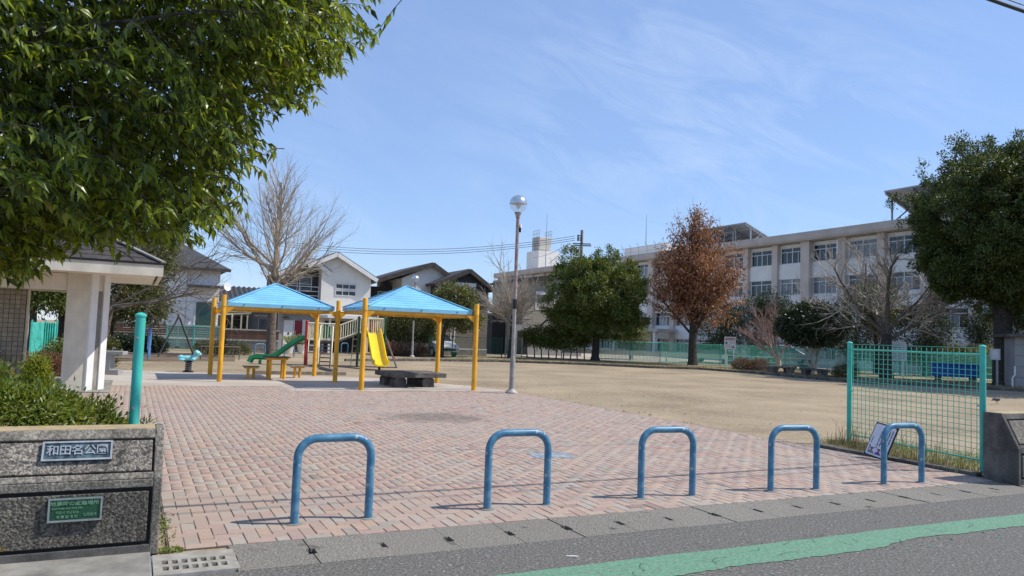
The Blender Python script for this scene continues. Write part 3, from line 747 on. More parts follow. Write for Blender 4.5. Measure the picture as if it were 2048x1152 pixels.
# ------------------------------------------------------------------ park lamps
M_['silver'] = mat('silvered dome', (.70, .70, .68), .22, .05, 3, metallic=.9)
M_['clear'] = bpy.data.materials.new('clear globe'); M_['clear'].use_nodes = True
_nt = M_['clear'].node_tree; _b = _nt.nodes['Principled BSDF']; _b.inputs['Roughness'].default_value = .04; _b.inputs['Base Color'].default_value = (.9, .93, .95, 1)
_t = _nt.nodes.new('ShaderNodeBsdfTransparent'); _t.inputs[0].default_value = (.95, .97, .98, 1); _m = _nt.nodes.new('ShaderNodeMixShader'); _m.inputs[0].default_value = .2
_nt.links.new(_t.outputs[0], _m.inputs[1]); _nt.links.new(_b.outputs[0], _m.inputs[2]); _nt.links.new(_m.outputs[0], _nt.nodes['Material Output'].inputs[0])
M_['bulb'] = mat('frosted bulb', (.75, .70, .62), .5)
def lamp(p, H, lab, detail=True):
    t = thing('park_lamp', lab, 'lamp', p, 0, 'globe lamps of the park')
    MB().lathe([(.17, -.03), (.17, .035), (.12, .085), (.075, .13)], 20).build('base', M_['grey_steel'], t, smooth=True)
    MB().lathe([(.072, .10), (.072, .95), (.052, 1.0)], 16).build('lower_pole', M_['grey_steel'], t, smooth=True)
    MB().lathe([(.050, .98), (.050, 2.35)], 16).build('middle_pole', M_['grey_steel'], t, smooth=True)
    MB().lathe([(.050, 2.352), (.046, H - .60), (.046, H - .58)], 16).build('upper_pole', M_['rust_steel'], t, smooth=True)
    MB().lathe([(.056, 2.28), (.056, 2.54)], 16).build('band', M_['black'], t, smooth=True)
    r = .245; cz = H - r
    MB().lathe([(.06, H - .62), (.07, H - .55), (.095, H - .50), (.10, cz - r * .93)], 16).build('socket', M_['grey_steel'], t, smooth=True)
    g = MB(); prof = [(r * math.sin(a), cz - r * math.cos(a)) for a in np.linspace(.4, math.pi / 2 + .02, 10)]; g.lathe(prof, 24); g.f = g.f[:-2]; g.build('globe', M_['clear'], t, smooth=True)
    g = MB(); prof = [(r * 1.01 * math.sin(a), cz - r * 1.01 * math.cos(a)) for a in np.linspace(math.pi / 2 + .02, math.pi - .02, 10)]; g.lathe(prof, 24); g.build('dome', M_['silver'], t, smooth=True)
    MB().lathe([(.02, cz - .14), (.06, cz - .08), (.065, cz - .01), (.04, cz + .05), (.03, cz + .12)], 14).build('bulb', M_['bulb'], t, smooth=True)
    if detail:
        s = MB().box(.045, -.03, H - 1.02, .10, .03, H - .90).build('sensor', M_['black'], t, bev=.006)
        MB().lathe([(.035, 0), (.035, .07), (.02, .1)], 12, (.08, 0, H - .90)).build('sensor_cap', M_['white_paint'], s, smooth=True)
    return t
lamp(G(1023, 787), 5.40, 'tall globe lamp at the corner of the brick paving')
lamp(G(824, 714), 5.15, 'globe lamp partly behind the right blue roof, by the tall hedge', False)

# ------------------------------------------------------------------ combination play structure
PT = R(12)
ps = thing('play_structure', 'play structure with green chute, wooden stairs, sloping bridge and yellow slide', 'play structure', G(640, 731.8), PT)
def pl_(px, py):                                           # photo place on the ground -> local x, y of the play structure
    d = G(px, py) - Vector(ps.location); c, s = math.cos(PT), math.sin(PT); return d.x * c + d.y * s, -d.x * s + d.y * c
dA, dB = 1.06, 1.42
XA0, XA1, YA = -.62, .62, 1.15; XB0, XB1, YB = 1.52, 2.62, 1.1
def ppost(x, y, H, m):
    mb = MB(); mb.lathe([(.05, -.05), (.05, H - .03), (.055, H - .02), (.055, H), (.03, H + .03), (.002, H + .04)], 12, (x, y, 0)); return mb.build('post', m, ps, smooth=True)
for x, y in ((XA0, 0), (XA1, 0), (XA0, YA), (XA1, YA)): ppost(x, y, 1.85, M_['red'])
for x, y in ((XB0, 0), (XB1, 0), (XB0, YB), (XB1, YB)): ppost(x, y, 2.12, M_['green_post'])
for x0, x1, y1, z in ((XA0, XA1, YA, dA), (XB0, XB1, YB, dB)):
    n = 6
    for i in range(n):
        MB().box(x0 + .04 + (x1 - x0 - .08) * i / n, .04, z - .04, x0 + .04 + (x1 - x0 - .08) * (i + 1) / n - .012, y1 - .04, z).build('deck_board', M_['wood_grey'], ps)
    MB().box(x0 + .05, -.02, z - .13, x1 - .05, .03, z - .042).build('deck_beam', M_['black'], ps); MB().box(x0 + .05, y1 - .03, z - .13, x1 - .05, y1 + .02, z - .042).build('deck_beam', M_['black'], ps)
def railing(a, b, z0a, z0b, h, n):
    """cream rail panel from a to b (x, y); its foot goes from height z0a to z0b"""
    a3, b3 = Vector((*a, z0a)), Vector((*b, z0b)); up = Vector((0, 0, h))
    mb = MB(); mb.tube([a3, b3], .026, 8); mb.tube([a3 + up, b3 + up], .028, 8)
    for k in range(n + 1):
        p = a3.lerp(b3, k / n); mb.tube([p, p + up], .02 if 0 < k < n else .025, 6)
    return mb.build('railing', M_['cream'], ps, smooth=True)
railing((XA0 + .06, 0), (-.02, 0), dA + .04, dA + .04, .68, 5); railing((.42, 0), (XA1 - .06, 0), dA + .04, dA + .04, .68, 2)
railing((XA0 + .06, YA), (XA1 - .06, YA), dA + .04, dA + .04, .68, 10); railing((XA0, .75), (XA0, YA - .06), dA + .04, dA + .04, .68, 3)
railing((XA1 + .06, 0), (XB0 - .06, 0), dA + .05, dB + .02, .60, 8); railing((XA1 + .06, YA - .05), (XB0 - .06, YB), dA + .05, dB + .02, .60, 8)
for i in range(8):                                         # the sloping bridge
    t0 = i / 8; x = XA1 + .05 + (XB0 - XA1 - .1) * t0; z = dA + (dB - dA) * t0
    MB().box(x, .05, z - .05, x + .095, YA - .1, z).build('bridge_board', M_['wood_grey'], ps)
railing((XB0 + .06, 0), (XB0 + .36, 0), dB + .03, dB + .03, .62, 3); railing((XB1 - .50, 0), (XB1 - .06, 0), dB + .03, dB + .03, .62, 5)
railing((XB0 + .06, YB), (XB1 - .06, YB), dB + .03, dB + .03, .62, 10); railing((XB1, .06), (XB1, YB - .06), dB + .03, dB + .03, .62, 9)
MB().tube([(XB0 + .38, 0, dB)] + [(XB0 + .575 + x, 0, dB + .72 + z) for x, z in arc(0, 0, .195, math.pi, 0, 10)] + [(XB0 + .77, 0, dB)], .02, 8).build('arch', M_['cream'], ps, smooth=True)
MB().box(XA0 + .16, YA + .02, dA + .10, XA1 - .16, YA + .045, dA + .62).build('play_panel', M_['green_slide'], ps)
MB().box(XB0 + .2, YB + .02, dB + .10, XB1 - .2, YB + .045, dB + .55).build('play_panel', M_['red'], ps)
# wooden stairs down from the red deck, towards the viewer
mb = MB()
sx0, sx1, sl = .0, .42, 1.15
for i in range(7):
    t = (i + .5) / 7; MB().box(sx0 + .02, -.08 - sl * t - .1, dA * (1 - t) - .02, sx1 - .02, -.08 - sl * t + .1, dA * (1 - t) + .02).build('stair_tread', M_['dark_slat'], ps)
for x in (sx0, sx1): mb.prism([(x - .02, 0, dA), (x - .02, 0, dA - .16), (x - .02, -sl - .05, -.05), (x - .02, -sl - .1, .12)], (.04, 0, 0))
mb.build('stringer', M_['dark_slat'], ps)
for x in (sx0 - .05, sx1 + .05):
    MB().tube([(x, 0, dA + .62), (x, -.15, dA + .60), (x, -sl * .75, .95), (x, -sl, .55), (x, -sl - .02, .1)], .02, 8).build('handrail', M_['cream'], ps, smooth=True)
# curved ladder under the red deck
mb = MB()
for x in (XA0 + .12, XA0 + .5): mb.tube([(x, -.04, dA), (x, -.25, .8), (x, -.34, .45), (x, -.30, -.02)], .018, 8)
for z, y in ((.85, -.22), (.6, -.31), (.35, -.34)): mb.tube([(XA0 + .12, y, z), (XA0 + .31, y - .06, z), (XA0 + .5, y, z)], .016, 8)
mb.build('curved_ladder', M_['cream'], ps, smooth=True)
# chutes
def chute(name, path, w, side, m, fl=.05):
    """a U-shaped trough swept along path [(point, across vector)]"""
    mb = MB(); sec = [(-w / 2 - .03, side), (-w / 2, side), (-w / 2 + .03, .06), (-w * .25, .0), (w * .25, .0), (w / 2 - .03, .06), (w / 2, side), (w / 2 + .03, side),
                      (w / 2 + .02, .02), (w * .3, -.05), (-w * .3, -.05), (-w / 2 - .02, .02)]
    k = len(sec); vs = []
    for i, (p, ac) in enumerate(path):
        p = Vector(p); ac = Vector(ac).normalized()
        t = (Vector(path[min(i + 1, len(path) - 1)][0]) - Vector(path[max(0, i - 1)][0])).normalized(); up = ac.cross(t).normalized()
        if up.z < 0: up = -up
        vs += [p + ac * x + up * z for x, z in sec]
    fs = [(i * k + j, i * k + (j + 1) % k, (i + 1) * k + (j + 1) % k, (i + 1) * k + j) for i in range(len(path) - 1) for j in range(k)]
    fs += [tuple(range(k))[::-1], tuple((len(path) - 1) * k + j for j in range(k))]
    mb.add(vs, fs); return mb.build(name, m, ps, smooth=True)
yc = .38; gp = [(-.60, dA + .02), (-.78, dA + .02), (-.95, dA - .07), (-1.35, .70), (-1.75, .38), (-1.95, .26), (-2.2, .23), (-2.62, .24), (-2.74, .20), (-2.80, .05)]
chute('green_chute', [((x, yc, z), (0, 1, 0)) for x, z in gp], .44, .17, M_['green_slide'])
MB().box(-2.5, yc - .12, -.05, -2.4, yc + .12, .17).build('chute_foot', M_['green_slide'], ps)
_bx, _by = pl_(763, 741); xc = XB0 + .575; yp = [(.05, dB + .02), (-.12, dB + .02), (-.28, dB - .08), (-.70, .92), (-1.15, .46), (-1.35, .28), (-1.60, .20), (-1.84, .20)]
chute('yellow_slide', [((xc + (_bx - xc) * max(0, -y) / 1.84, y * -_by / 1.84 if y < 0 else y, z), (1, .25, 0)) for y, z in yp], .56, .22, M_['slide_yellow'])
MB().tube([(xc + (_bx - xc) * .8, _by * .8, -.03), (xc + (_bx - xc) * .8, _by * .8, .16)], .05, 8).build('slide_foot', M_['black'], ps)
cl = MB().cbox((XB1 + .32, .55, .68), (.04, .9, 1.52), m=Matrix.Rotation(R(22), 3, 'Y').inverted()).build('climbing_board', M_['climb_grey'], ps)
mb = MB(); rr = random.Random(5)
for k in range(14):
    y, z = rr.uniform(.2, .9), rr.uniform(.2, 1.2); mb.cbox((XB1 + .345 + (0.68 - z) * .40, y, z), (.07, .08, .06))
mb.build('climbing_holds', M_['red'], ps)
mb = MB()
for x in (XB0 - .2, XB0 + .04): mb.tube([(x - .05, YB + .35, -.02), (x, YB, dB + .05)], .02, 8)
for k in range(4): mb.tube([(XB0 - .22, YB + .28 - .09 * k, .25 + .3 * k), (XB0 + .02, YB + .28 - .09 * k, .25 + .3 * k)], .016, 8)
mb.build('rung_ladder', M_['cream'], ps, smooth=True)
for a, b, lab in (((505, 747), (692, 750), 'long low timber beam lying before the play structure'), ((640, 737), (667, 744), 'short tilted timber ramp at the foot of the wooden stairs')):
    a, b = G(*a), G(*b); d = b - a
    t = thing('timber_beam', lab, 'timber beam', a, math.atan2(d.y, d.x), 'timbers on the ground by the play structure')
    MB().box(0, -.06, -.02, d.length, .06, .10).build('beam', M_['wood_grey'], t, bev=.01)
# ------------------------------------------------------------------ swing, spring rider, bars, rails
M_['swing'] = mat('dark green weathered steel', (.05, .062, .055), .55, 0, 8, col2=(.12, .12, .10))
sw_c = (G(318, 717) + G(385, 713)) / 2
sw = thing('swing', 'dark steel A frame swing seen end on near the slatted fence', 'swing', sw_c, R(24))
Hs, sp = 1.92, .80
for y in (0, 2.6):
    for s in (-1, 1): MB().tube([(s * sp, y, -.05), (0, y, Hs)], .035, 10).build('leg', M_['swing'], sw, smooth=True)
    MB().lathe([(.07, -.08), (.07, .09)], 10, (0, y, Hs)).build('joint_cap', M_['rust_steel'], sw)
MB().tube([(0, -.08, Hs), (0, 2.68, Hs)], .036, 10).build('top_bar', M_['swing'], sw, smooth=True)
for y in (.55, 1.55):
    s = MB().box(-.09, y, .42, .09, y + .44, .46).build('seat', M_['black'], sw, bev=.01)
    mb = MB(); mb.tube([(0, y + .02, .46), (0, y + .02, Hs)], .008, 6); mb.tube([(0, y + .42, .46), (0, y + .42, Hs)], .008, 6); mb.build('chain', M_['steel'], s)
sr = thing('spring_rider', 'pale blue animal spring rider on a black and white coil', 'spring rider', G(376, 744), R(14))
M_['rider'] = mat('pale turquoise fibreglass', (.25, .62, .66), .38, .06, 5)
co = [(.085 * math.cos(a), .085 * math.sin(a), .03 + .30 * a / (2 * math.pi * 5)) for a in np.linspace(0, 2 * math.pi * 5, 70)]
MB().tube(co, .022, 8).build('coil', M_['black'], sr, smooth=True)
MB().lathe([(.065, .03), (.065, .34)], 14).build('coil_core', M_['white_paint'], sr, smooth=True)
MB().lathe([(.17, -.02), (.17, .03), (.12, .045)], 16).build('foot', M_['black'], sr, smooth=True)
MB().box(-.14, -.09, .335, .14, .09, .37).build('seat_plate', M_['black'], sr, bev=.01)
bm = bmesh.new()
def blob(c, r, ax=(1, 1, 1), n=2):
    g = bmesh.ops.create_icosphere(bm, subdivisions=n, radius=r); 
    for v in g['verts']: v.co = Vector((v.co.x * ax[0], v.co.y * ax[1], v.co.z * ax[2])) + Vector(c)
blob((-.05, 0, .44), .15, (1.75, .72, .62), 3); blob((-.24, 0, .47), .10, (1.1, .8, .8)); blob((.19, 0, .49), .11, (.9, .8, 1.0), 3)
for s in (-1, 1):
    blob((.14, .10 * s, .41), .055, (1.6, .7, .9)); blob((-.2, .10 * s, .39), .06, (1.7, .7, .7))
me = bpy.data.meshes.new('body'); bm.to_mesh(me); bm.free(); o = link_mesh('body', me, M_['rider'], sr, True)
rm = o.modifiers.new('r', 'REMESH'); rm.mode = 'VOXEL'; rm.voxel_size = .018; rm.use_smooth_shade = True
bm = bmesh.new()
blob((.24, 0, .60), .105, (1.05, .9, 1.0), 3); blob((.33, 0, .575), .06, (1, .9, .85), 2)
for s in (-1, 1): blob((.22, .105 * s, .665), .055, (.55, 1, 1), 2)
me = bpy.data.meshes.new('head'); bm.to_mesh(me); bm.free(); hd = link_mesh('head', me, M_['rider'], sr, True)
rm = hd.modifiers.new('r', 'REMESH'); rm.mode = 'VOXEL'; rm.voxel_size = .014; rm.use_smooth_shade = True
MB().tube([(.2, -.19, .58), (.2, .19, .58)], .014, 8).build('handle', M_['steel'], sr)
mb = MB(); 
for s in (-1, 1): mb.lathe([(.016, 0), (.002, .012)], 8, (.33, .055 * s, .62))
mb.build('eyes', M_['black'], hd)

hb = thing('horizontal_bars', 'blue horizontal bars set of three heights behind the turquoise post', 'horizontal bars', G(297, 716), R(24 + 90))
M_['bar_blue'] = mat('blue painted tube', (.10, .24, .50), .45, .1, 6)
xs_ = (-.9, 0, .9, 1.8); hs_ = (1.62, 1.62, 1.3, 1.0)
for x, h in zip(xs_, hs_): MB().tube([(x, 0, -.05), (x, 0, h + .04)], .04, 10).build('post', M_['bar_blue'], hb, smooth=True)
for i, h in enumerate((1.6, 1.28, .98)): MB().tube([(xs_[i], 0, h), (xs_[i + 1], 0, h)], .017, 8).build('bar', M_['rust_steel'], hb, smooth=True)
mb = MB(); mb.tube([(-1.05, .30, -.03), (-1.05, .30, 1.1)] + [(-1.05, .17 + x, 1.12 + z) for x, z in arc(0, 0, .13, 0, math.pi, 8)] + [(-1.05, .04, .4)], .022, 8); mb.build('side_hoop', M_['bar_blue'], hb, smooth=True)

def low_rail(pts, lab):
    a, b = G(*pts[0]), G(*pts[1]); d = b - a
    t = thing('safety_rail', lab, 'rail', a, math.atan2(d.y, d.x), 'low rails round the swing')
    L = d.length; n = max(2, round(L / .9)); M_['rail'] = M_.get('rail') or mat('brown painted rail', (.13, .105, .07), .6, .2, 8)
    for k in range(n + 1): MB().tube([(L * k / n, 0, -.03), (L * k / n, 0, .56)], .024, 8).build('post', M_['rail'], t, smooth=True)
    MB().tube([(-.03, 0, .58), (L + .03, 0, .58)], .028, 8).build('bar', M_['rail'], t, smooth=True)
low_rail(((401, 719), (478, 720)), 'brown low rail nearer the yellow posts, beside the swing'); low_rail(((394, 712), (466, 714)), 'brown low rail behind the other one, backed by a low bush')
for i, ((a, b), lab) in enumerate(((((507, 715), (531, 715)), 'far blue hoop bollard left of the bare tree trunk'), (((567, 714.5), (589, 714.5)), 'far blue hoop bollard between the bare trunk and the play structure'), (((680, 707), (697, 707)), 'far blue hoop bollard behind the sloping bridge'))):
    a, b = G(*a), G(*b); c = (a + b) / 2
    o = copy_tree(proto); o['label'] = lab; o['group'] = 'blue hoop bollards at the far exit'; o.location = c; o.rotation_euler.z = math.atan2((b - a).y, (b - a).x)

# ------------------------------------------------------------------ drinking fountain and bench at the left
M_['granite'] = mat('grey granite', (.27, .27, .265), .8, 0, 60, col2=(.40, .40, .39), bump=.2, bscale=90, bdist=.003)
df = thing('drinking_fountain', 'grey stone drinking fountain with an open C shaped side', 'drinking fountain', G(222, 748.5), R(8))
MB().box(-.20, -.2, -.03, .02, .2, .58).build('upright', M_['granite'], df, bev=.006); MB().box(-.20, -.21, .582, .36, .21, .68).build('basin', M_['granite'], df, bev=.008); MB().box(.022, -.2, -.03, .26, .2, .14).build('step', M_['granite'], df, bev=.006)
mb = MB(); mb.tube([(.0, 0, .68), (.0, 0, .76), (.05, 0, .78), (.07, 0, .75)], .018, 8); mb.tube([(.24, .05, .68), (.24, .05, .74)], .02, 8); mb.build('tap', M_['steel'], df, smooth=True)
bb = thing('bench', 'dark backless bench half hidden by the stone fountain', 'bench', G(240, 738), R(30))
for k in range(4): MB().box(-.5, -.17 + .09 * k, .37, .5, -.095 + .09 * k, .40).build('slat', M_['wood_grey'], bb)
for x in (-.38, .38):
    mb = MB(); mb.box(x - .03, -.04, 0, x + .03, .04, .34); mb.box(x - .03, -.16, .34, x + .03, .17, .368); mb.box(x - .04, -.15, -.02, x + .04, .15, .02); mb.build('leg', M_['black'], bb)
# two stone benches by the far fence
for i, (a, b, lab) in enumerate((((1545, 748), (1578, 749), 'stone bench under the pinkish bare tree'), ((1612, 752), (1645, 756), 'stone bench under the round dark tree'))):
    a, b = G(*a), G(*b); d = b - a
    t = thing('stone_bench', lab, 'bench', (a + b) / 2, math.atan2(d.y, d.x), 'dark stone benches by the far fence')
    L = d.length
    MB().box(-L / 2 - .35, -.22, .34, L / 2 + .35, .22, .45).build('seat', M_['concrete_dark'], t, bev=.015)
    for s in (-1, 1): MB().prism([(s * L / 2 - .2, -.17, -.03), (s * L / 2 + .2, -.17, -.03), (s * L / 2 + .26, -.17, .338), (s * L / 2 - .26, -.17, .338)], (0, .34, 0)).build('leg', M_['concrete_dark'], t, bev=.01)
# notices by the far fence
def notice(p, lab, w, z0, h, H, red, rz):
    t = thing('notice_sign', lab, 'sign', p, rz)
    for s in (-1, 1): MB().box(s * w * .36 - .04, 0, -.05, s * w * .36 + .04, .05, z0 + h * .7).build('post', M_['white_paint'], t)
    b = MB().box(-w / 2, -.035, z0, w / 2, -.002, z0 + h).build('board', M_['white_paint'], t, bev=.01)
    rr = random.Random(int(w * 100)); mb = MB()
    def dsh(mb, x, z, ww, hh): mb.add([(x, -.0372, z), (x + ww, -.0372, z), (x + ww, -.0372, z + hh), (x, -.0372, z + hh)], [(0, 1, 2, 3)])
    if red:
        m2 = MB(); dsh(m2, -w * .44, z0 + h * .86, w * .88, h * .085); dsh(m2, -w * .44, z0 + h * .73, w * .88, h * .08); m2.build('header', M_['print_red'], b)
        for k in range(7):
            x = -w * .40 + (w * .3 if k in (0, 1, 2) else 0)
            while x < w * (.4 if k < 3 else .12): l = rr.uniform(.03, .07); dsh(mb, x, z0 + h * (.60 - .08 * k), l, h * .022); x += l + .02
        m3 = MB(); dsh(m3, -w * .4, z0 + h * .42, w * .16, h * .18); m3.build('picture', M_['ink'], b)
        m4 = MB(); m4.add([(w * .28 + w * .13 * math.cos(a), -.0372, z0 + h * .17 + h * .11 * math.sin(a)) for a in np.linspace(0, 5.7, 10)], [tuple(range(10))]); m4.build('picture', M_['print_green'], b)
    else:
        for k in range(7):
            x = -w * .4
            while x < w * .36: l = rr.uniform(.03, .08); dsh(mb, x, z0 + h * (.8 - .11 * k), l, h * .035); x += l + .035
    stuff(mb.build('text_lines', M_['ink'] if red else M_['print_blue'], b))
notice(G(1459, 735), 'white notice sign with a red heading beside the brown leaved tree', .72, 1.2, .80, 2.0, True, R(-10))
notice(G(1793, 757), 'plain white notice sign of small print seen through the turquoise mesh', .92, .95, 1.05, 2.0, False, R(-20))
mbx = thing('meter_box', 'grey metal meter box on a post beside the big trunk', 'meter box', A(1990, 700, 36.5).xy.to_3d(), R(-15))
MB().box(-.2, -.1, 1.25, .2, .12, 1.78).build('box', M_['alu'], mbx, bev=.01); MB().box(-.13, -.112, 1.34, .12, -.102, 1.70).build('door', M_['white_paint'], mbx); MB().box(-.12, -.06, -.05, -.03, .03, 1.25).build('post', M_['black'], mbx); MB().box(.03, -.06, -.05, .12, .03, 1.25).build('post', M_['steel'], mbx)
M_['blue_box'] = mat('blue plastic tub', (.012, .11, .45), .45, .15, 3)
bt = thing('storage_bin', 'long blue storage bin behind the turquoise mesh', 'storage bin', A(1910, 740, 40.5).xy.to_3d(), R(-22))
MB().prism([(-1.1, -.35, .25), (1.1, -.35, .25), (1.15, -.4, .88), (-1.15, -.4, .88)], (0, .8, 0)).build('tub', M_['blue_box'], bt, bev=.02); MB().box(-1.2, -.46, .885, 1.2, .46, .96).build('lid', M_['blue_box'], bt, bev=.015)
for x in (-.8, .8): MB().box(x - .12, -.3, -.02, x + .12, .3, .245).build('foot', M_['concrete_dark'], bt)
# pigeon on the gravel
bd_ = thing('pigeon', 'small grey pigeon standing on the gravel by the far gate wall', 'bird', G(1994, 808), R(20))
M_['pigeon'] = mat('grey feathers', (.16, .15, .15), .7, .3, 20); M_['pigeon_dark'] = mat('dark feathers', (.045, .043, .05), .7, .2, 20)
bm = bmesh.new(); blob((0, 0, .14), .07, (1.7, .8, .85), 3); blob((.09, 0, .18), .045, (1, .8, 1.1), 2); blob((.125, 0, .235), .032, (1.1, .9, 1), 2)
me = bpy.data.meshes.new('body'); bm.to_mesh(me); bm.free(); o = link_mesh('body', me, M_['pigeon'], bd_, True); rm = o.modifiers.new('r', 'REMESH'); rm.mode = 'VOXEL'; rm.voxel_size = .009; rm.use_smooth_shade = True
for s in (-1, 1):
    bm = bmesh.new(); blob((-.04, .048 * s, .145), .055, (1.9, .3, .75), 2); me = bpy.data.meshes.new('wing'); bm.to_mesh(me); bm.free(); link_mesh('wing', me, M_['pigeon_dark'], bd_, True)
    MB().tube([(.01, .025 * s, .08), (.0, .025 * s, .005), (.035, .028 * s, .004)], .005, 6).build('leg', M_['print_red'], bd_)
MB().prism([(-.10, -.025, .135), (-.10, .025, .135), (-.21, .03, .10), (-.21, -.03, .10)], (0, 0, .012)).build('tail', M_['pigeon_dark'], bd_)
MB().tube([(.15, 0, .235), (.18, 0, .228)], [.009, .002], 6).build('beak', M_['black'], bd_)
# ------------------------------------------------------------------ building materials
M_['roof_tile'] = mat('dark grey roof', (.055, .056, .06), .75, .18, 3, bump=.2, bscale=20, bdist=.01)
M_['roof_brown'] = mat('dark brown roof', (.06, .05, .045), .75, .18, 3)
M_['siding_white'] = mat('white siding', (.80, .79, .77), .8, .04, 2, bump=.7, bscale=7, bdist=.03)
M_['siding_beige'] = mat('pale beige render', (.72, .69, .63), .85, .04, 2, bump=.2, bscale=30, bdist=.01)
M_['siding_grey'] = mat('grey panel siding', (.33, .325, .31), .8, .05, 2)
M_['siding_taupe'] = mat('taupe siding', (.24, .205, .165), .8, .10, 5)
M_['siding_sand'] = mat('sand coloured siding', (.40, .345, .265), .85, .08, 5)
M_['charcoal'] = mat('charcoal cladding', (.045, .043, .045), .7, .1, 4)
M_['void'] = mat('opening shade black', (.02, .02, .021), .8, .1, 3)  # near-black panels paint the shade inside openings; the garage wall shares it
M_['door_red'] = mat('dark red door', (.24, .012, .03), .5, .08, 3)
M_['school_white'] = mat('school wall paint', (.74, .715, .655), .85, 0, .5, col2=(.82, .79, .73), bump=.15, bscale=14, bdist=.01)
M_['school_pink'] = mat('pinkish brown concrete paint', (.56, .47, .40), .85, 0, .6, col2=(.62, .53, .455), bump=.15, bscale=14, bdist=.01)
M_['school_eave'] = mat('eave concrete paint', (.50, .435, .38), .85, .08, .7)
M_['board_brown'] = mat('brown wall board', (.15, .075, .05), .75, .15, 5, objrand=.15)
M_['board_cream'] = mat('cream fence board', (.42, .40, .34), .75, .12, 5, objrand=.1)
M_['block_grey'] = mat('grey block', (.25, .235, .215), .9, .1, 6, objrand=.12)
M_['solar'] = mat('solar panel underside', (.36, .38, .40), .4, .1, 4)

def window(t, x, z, w, h, y, rows=1, cols=2, m=None, frame=None, fw=.05, proud=.05, glass=None, name='window'):
    """window on the wall plane y of thing t, facing -y; its lower left corner is (x, z)"""
    fr = MB(); y0, y1 = y - proud, y + .02
    fr.box(x - fw, y0, z - fw, x + w + fw, y1, z); fr.box(x - fw, y0, z + h, x + w + fw, y1, z + h + fw); fr.box(x - fw, y0, z, x, y1, z + h); fr.box(x + w, y0, z, x + w + fw, y1, z + h)
    for c in range(1, cols): fr.box(x + w * c / cols - fw * .4, y0 + .008, z, x + w * c / cols + fw * .4, y1 - .002, z + h)
    for r in range(1, rows): fr.box(x + .001, y0 + .012, z + h * r / rows - fw * .4, x + w - .001, y1 - .004, z + h * r / rows + fw * .4)
    f = fr.build(name, frame or M_['alu'], t)
    MB().box(x + .002, y - .012, z + .002, x + w - .002, y + .012, z + h - .002).build('pane', glass or M_['glass_dark'], f)
    return f

def gable_poly(x0, x1, zb, ze, xr, zr, y): return [(x0, y, zb), (x1, y, zb), (x1, y, ze), (xr, y, zr), (x0, y, ze)]
def gable_roof(t, x0, x1, ze0, ze1, xr, zr, y0, y1, th=.18, oh=.45, m=None, trim=None):
    """two roof slabs with their ridge along y, and white barge boards on the front gable"""
    m = m or M_['roof_tile']
    for (xa, za) in ((x0, ze0), (x1, ze1)):
        d = Vector((xa - xr, 0, za - zr)); e = d.normalized() * oh
        a = Vector((xr, 0, zr)); b = Vector((xa, 0, za)) + e; n = Vector((-d.z, 0, d.x)).normalized(); n = n if n.z > 0 else -n
        q = [Vector((p.x, y0 - oh, p.z)) for p in (a, b, b + n * th, a + n * th)]
        MB().prism(q, (0, y1 - y0 + 2 * oh, 0)).build('roof', m, t)
        if trim:
            q = [Vector((p.x, y0 - oh - .035, p.z)) for p in (a - n * .14, b - n * .14, b + n * (th - .05), a + n * (th - .05))]
            MB().prism(q, (0, .033, 0)).build('bargeboard', trim, t)

# ------------------------------------------------------------------ school
sc_v0 = 27.0; SLEN = 90.0
sch = thing('school_building', 'long pale four storey school block with ribbon windows and brown eaves', 'school', W(55.6, sc_v0), TH + math.pi / 2)
# local x runs along the facade (away), -local... the park side is +y; build with windows on the plane y = 0 facing +y by mirroring x
# body
MB().box(0, -11, -.3, SLEN, -.02, 11.2).build('wall', M_['school_white'], sch)
MB().prism([(-.5, -11.5, 11.25), (-.5, 1.0, 11.25), (-.5, 1.12, 11.45), (-.5, 1.12, 12.05), (-.5, -11.5, 12.05)], (SLEN + 1, 0, 0)).build('eave', M_['school_eave'], sch, bev=.03)
SILL = [.42, 3.42, 6.42, 9.40]; WH = 1.42
bay = 3.9; nb = int(SLEN / bay)
# one window of each glass kind, then copies
def school_window(glass):
    w, h, fw = 2.72, WH, .06
    fr = MB()
    fr.box(-fw, -.03, -fw, w + fw, .07, 0); fr.box(-fw, -.03, h, w + fw, .07, h + fw); fr.box(-fw, -.03, 0, 0, .07, h); fr.box(w, -.03, 0, w + fw, .07, h)
    fr.box(w / 2 - .05, -.02, .001, w / 2 + .05, .072, h - .001)
    fr.box(.001, -.018, h * .72, w / 2 - .051, .066, h * .72 + .07); fr.box(w / 2 + .051, -.018, h * .72, w - .001, .066, h * .72 + .07)
    for x in (w * .25, w * .75): fr.box(x - .03, -.016, .001, x + .03, .055, h * .72 - .002)
    f = fr.build('window', M_['alu'], sch)
    for i in range(2):
        for j in range(2):
            x0 = w * .5 * i + .004 + w * .25 * j; 
            MB().box(x0, -.004, .003, x0 + w * .25 - .008, .012, h * .72 - .003).build('pane', glass[(i + j) % 2], f)
        MB().box(w * .5 * i + .004, -.004, h * .72 + .072, w * .5 * (i + 1) - .008, .012, h - .003).build('pane', glass[0], f)
    return f
protos = [school_window((M_['glass_dark'], M_['glass_dark'])), school_window((M_['glass_dark'], M_['glass_curtain'])), school_window((M_['glass_curtain'], M_['glass_curtain']))]
used = [False] * 3; rr = random.Random(11)
for k in range(nb):
    x = .75 + k * bay
    for r, z in enumerate(SILL):
        if r == 0 and k > 17: continue
        i = rr.choice((0, 0, 1, 1, 2))
        o = protos[i] if not used[i] else copy_tree(protos[i], sch)
        used[i] = True; o.location = (x + .05, .0, z)
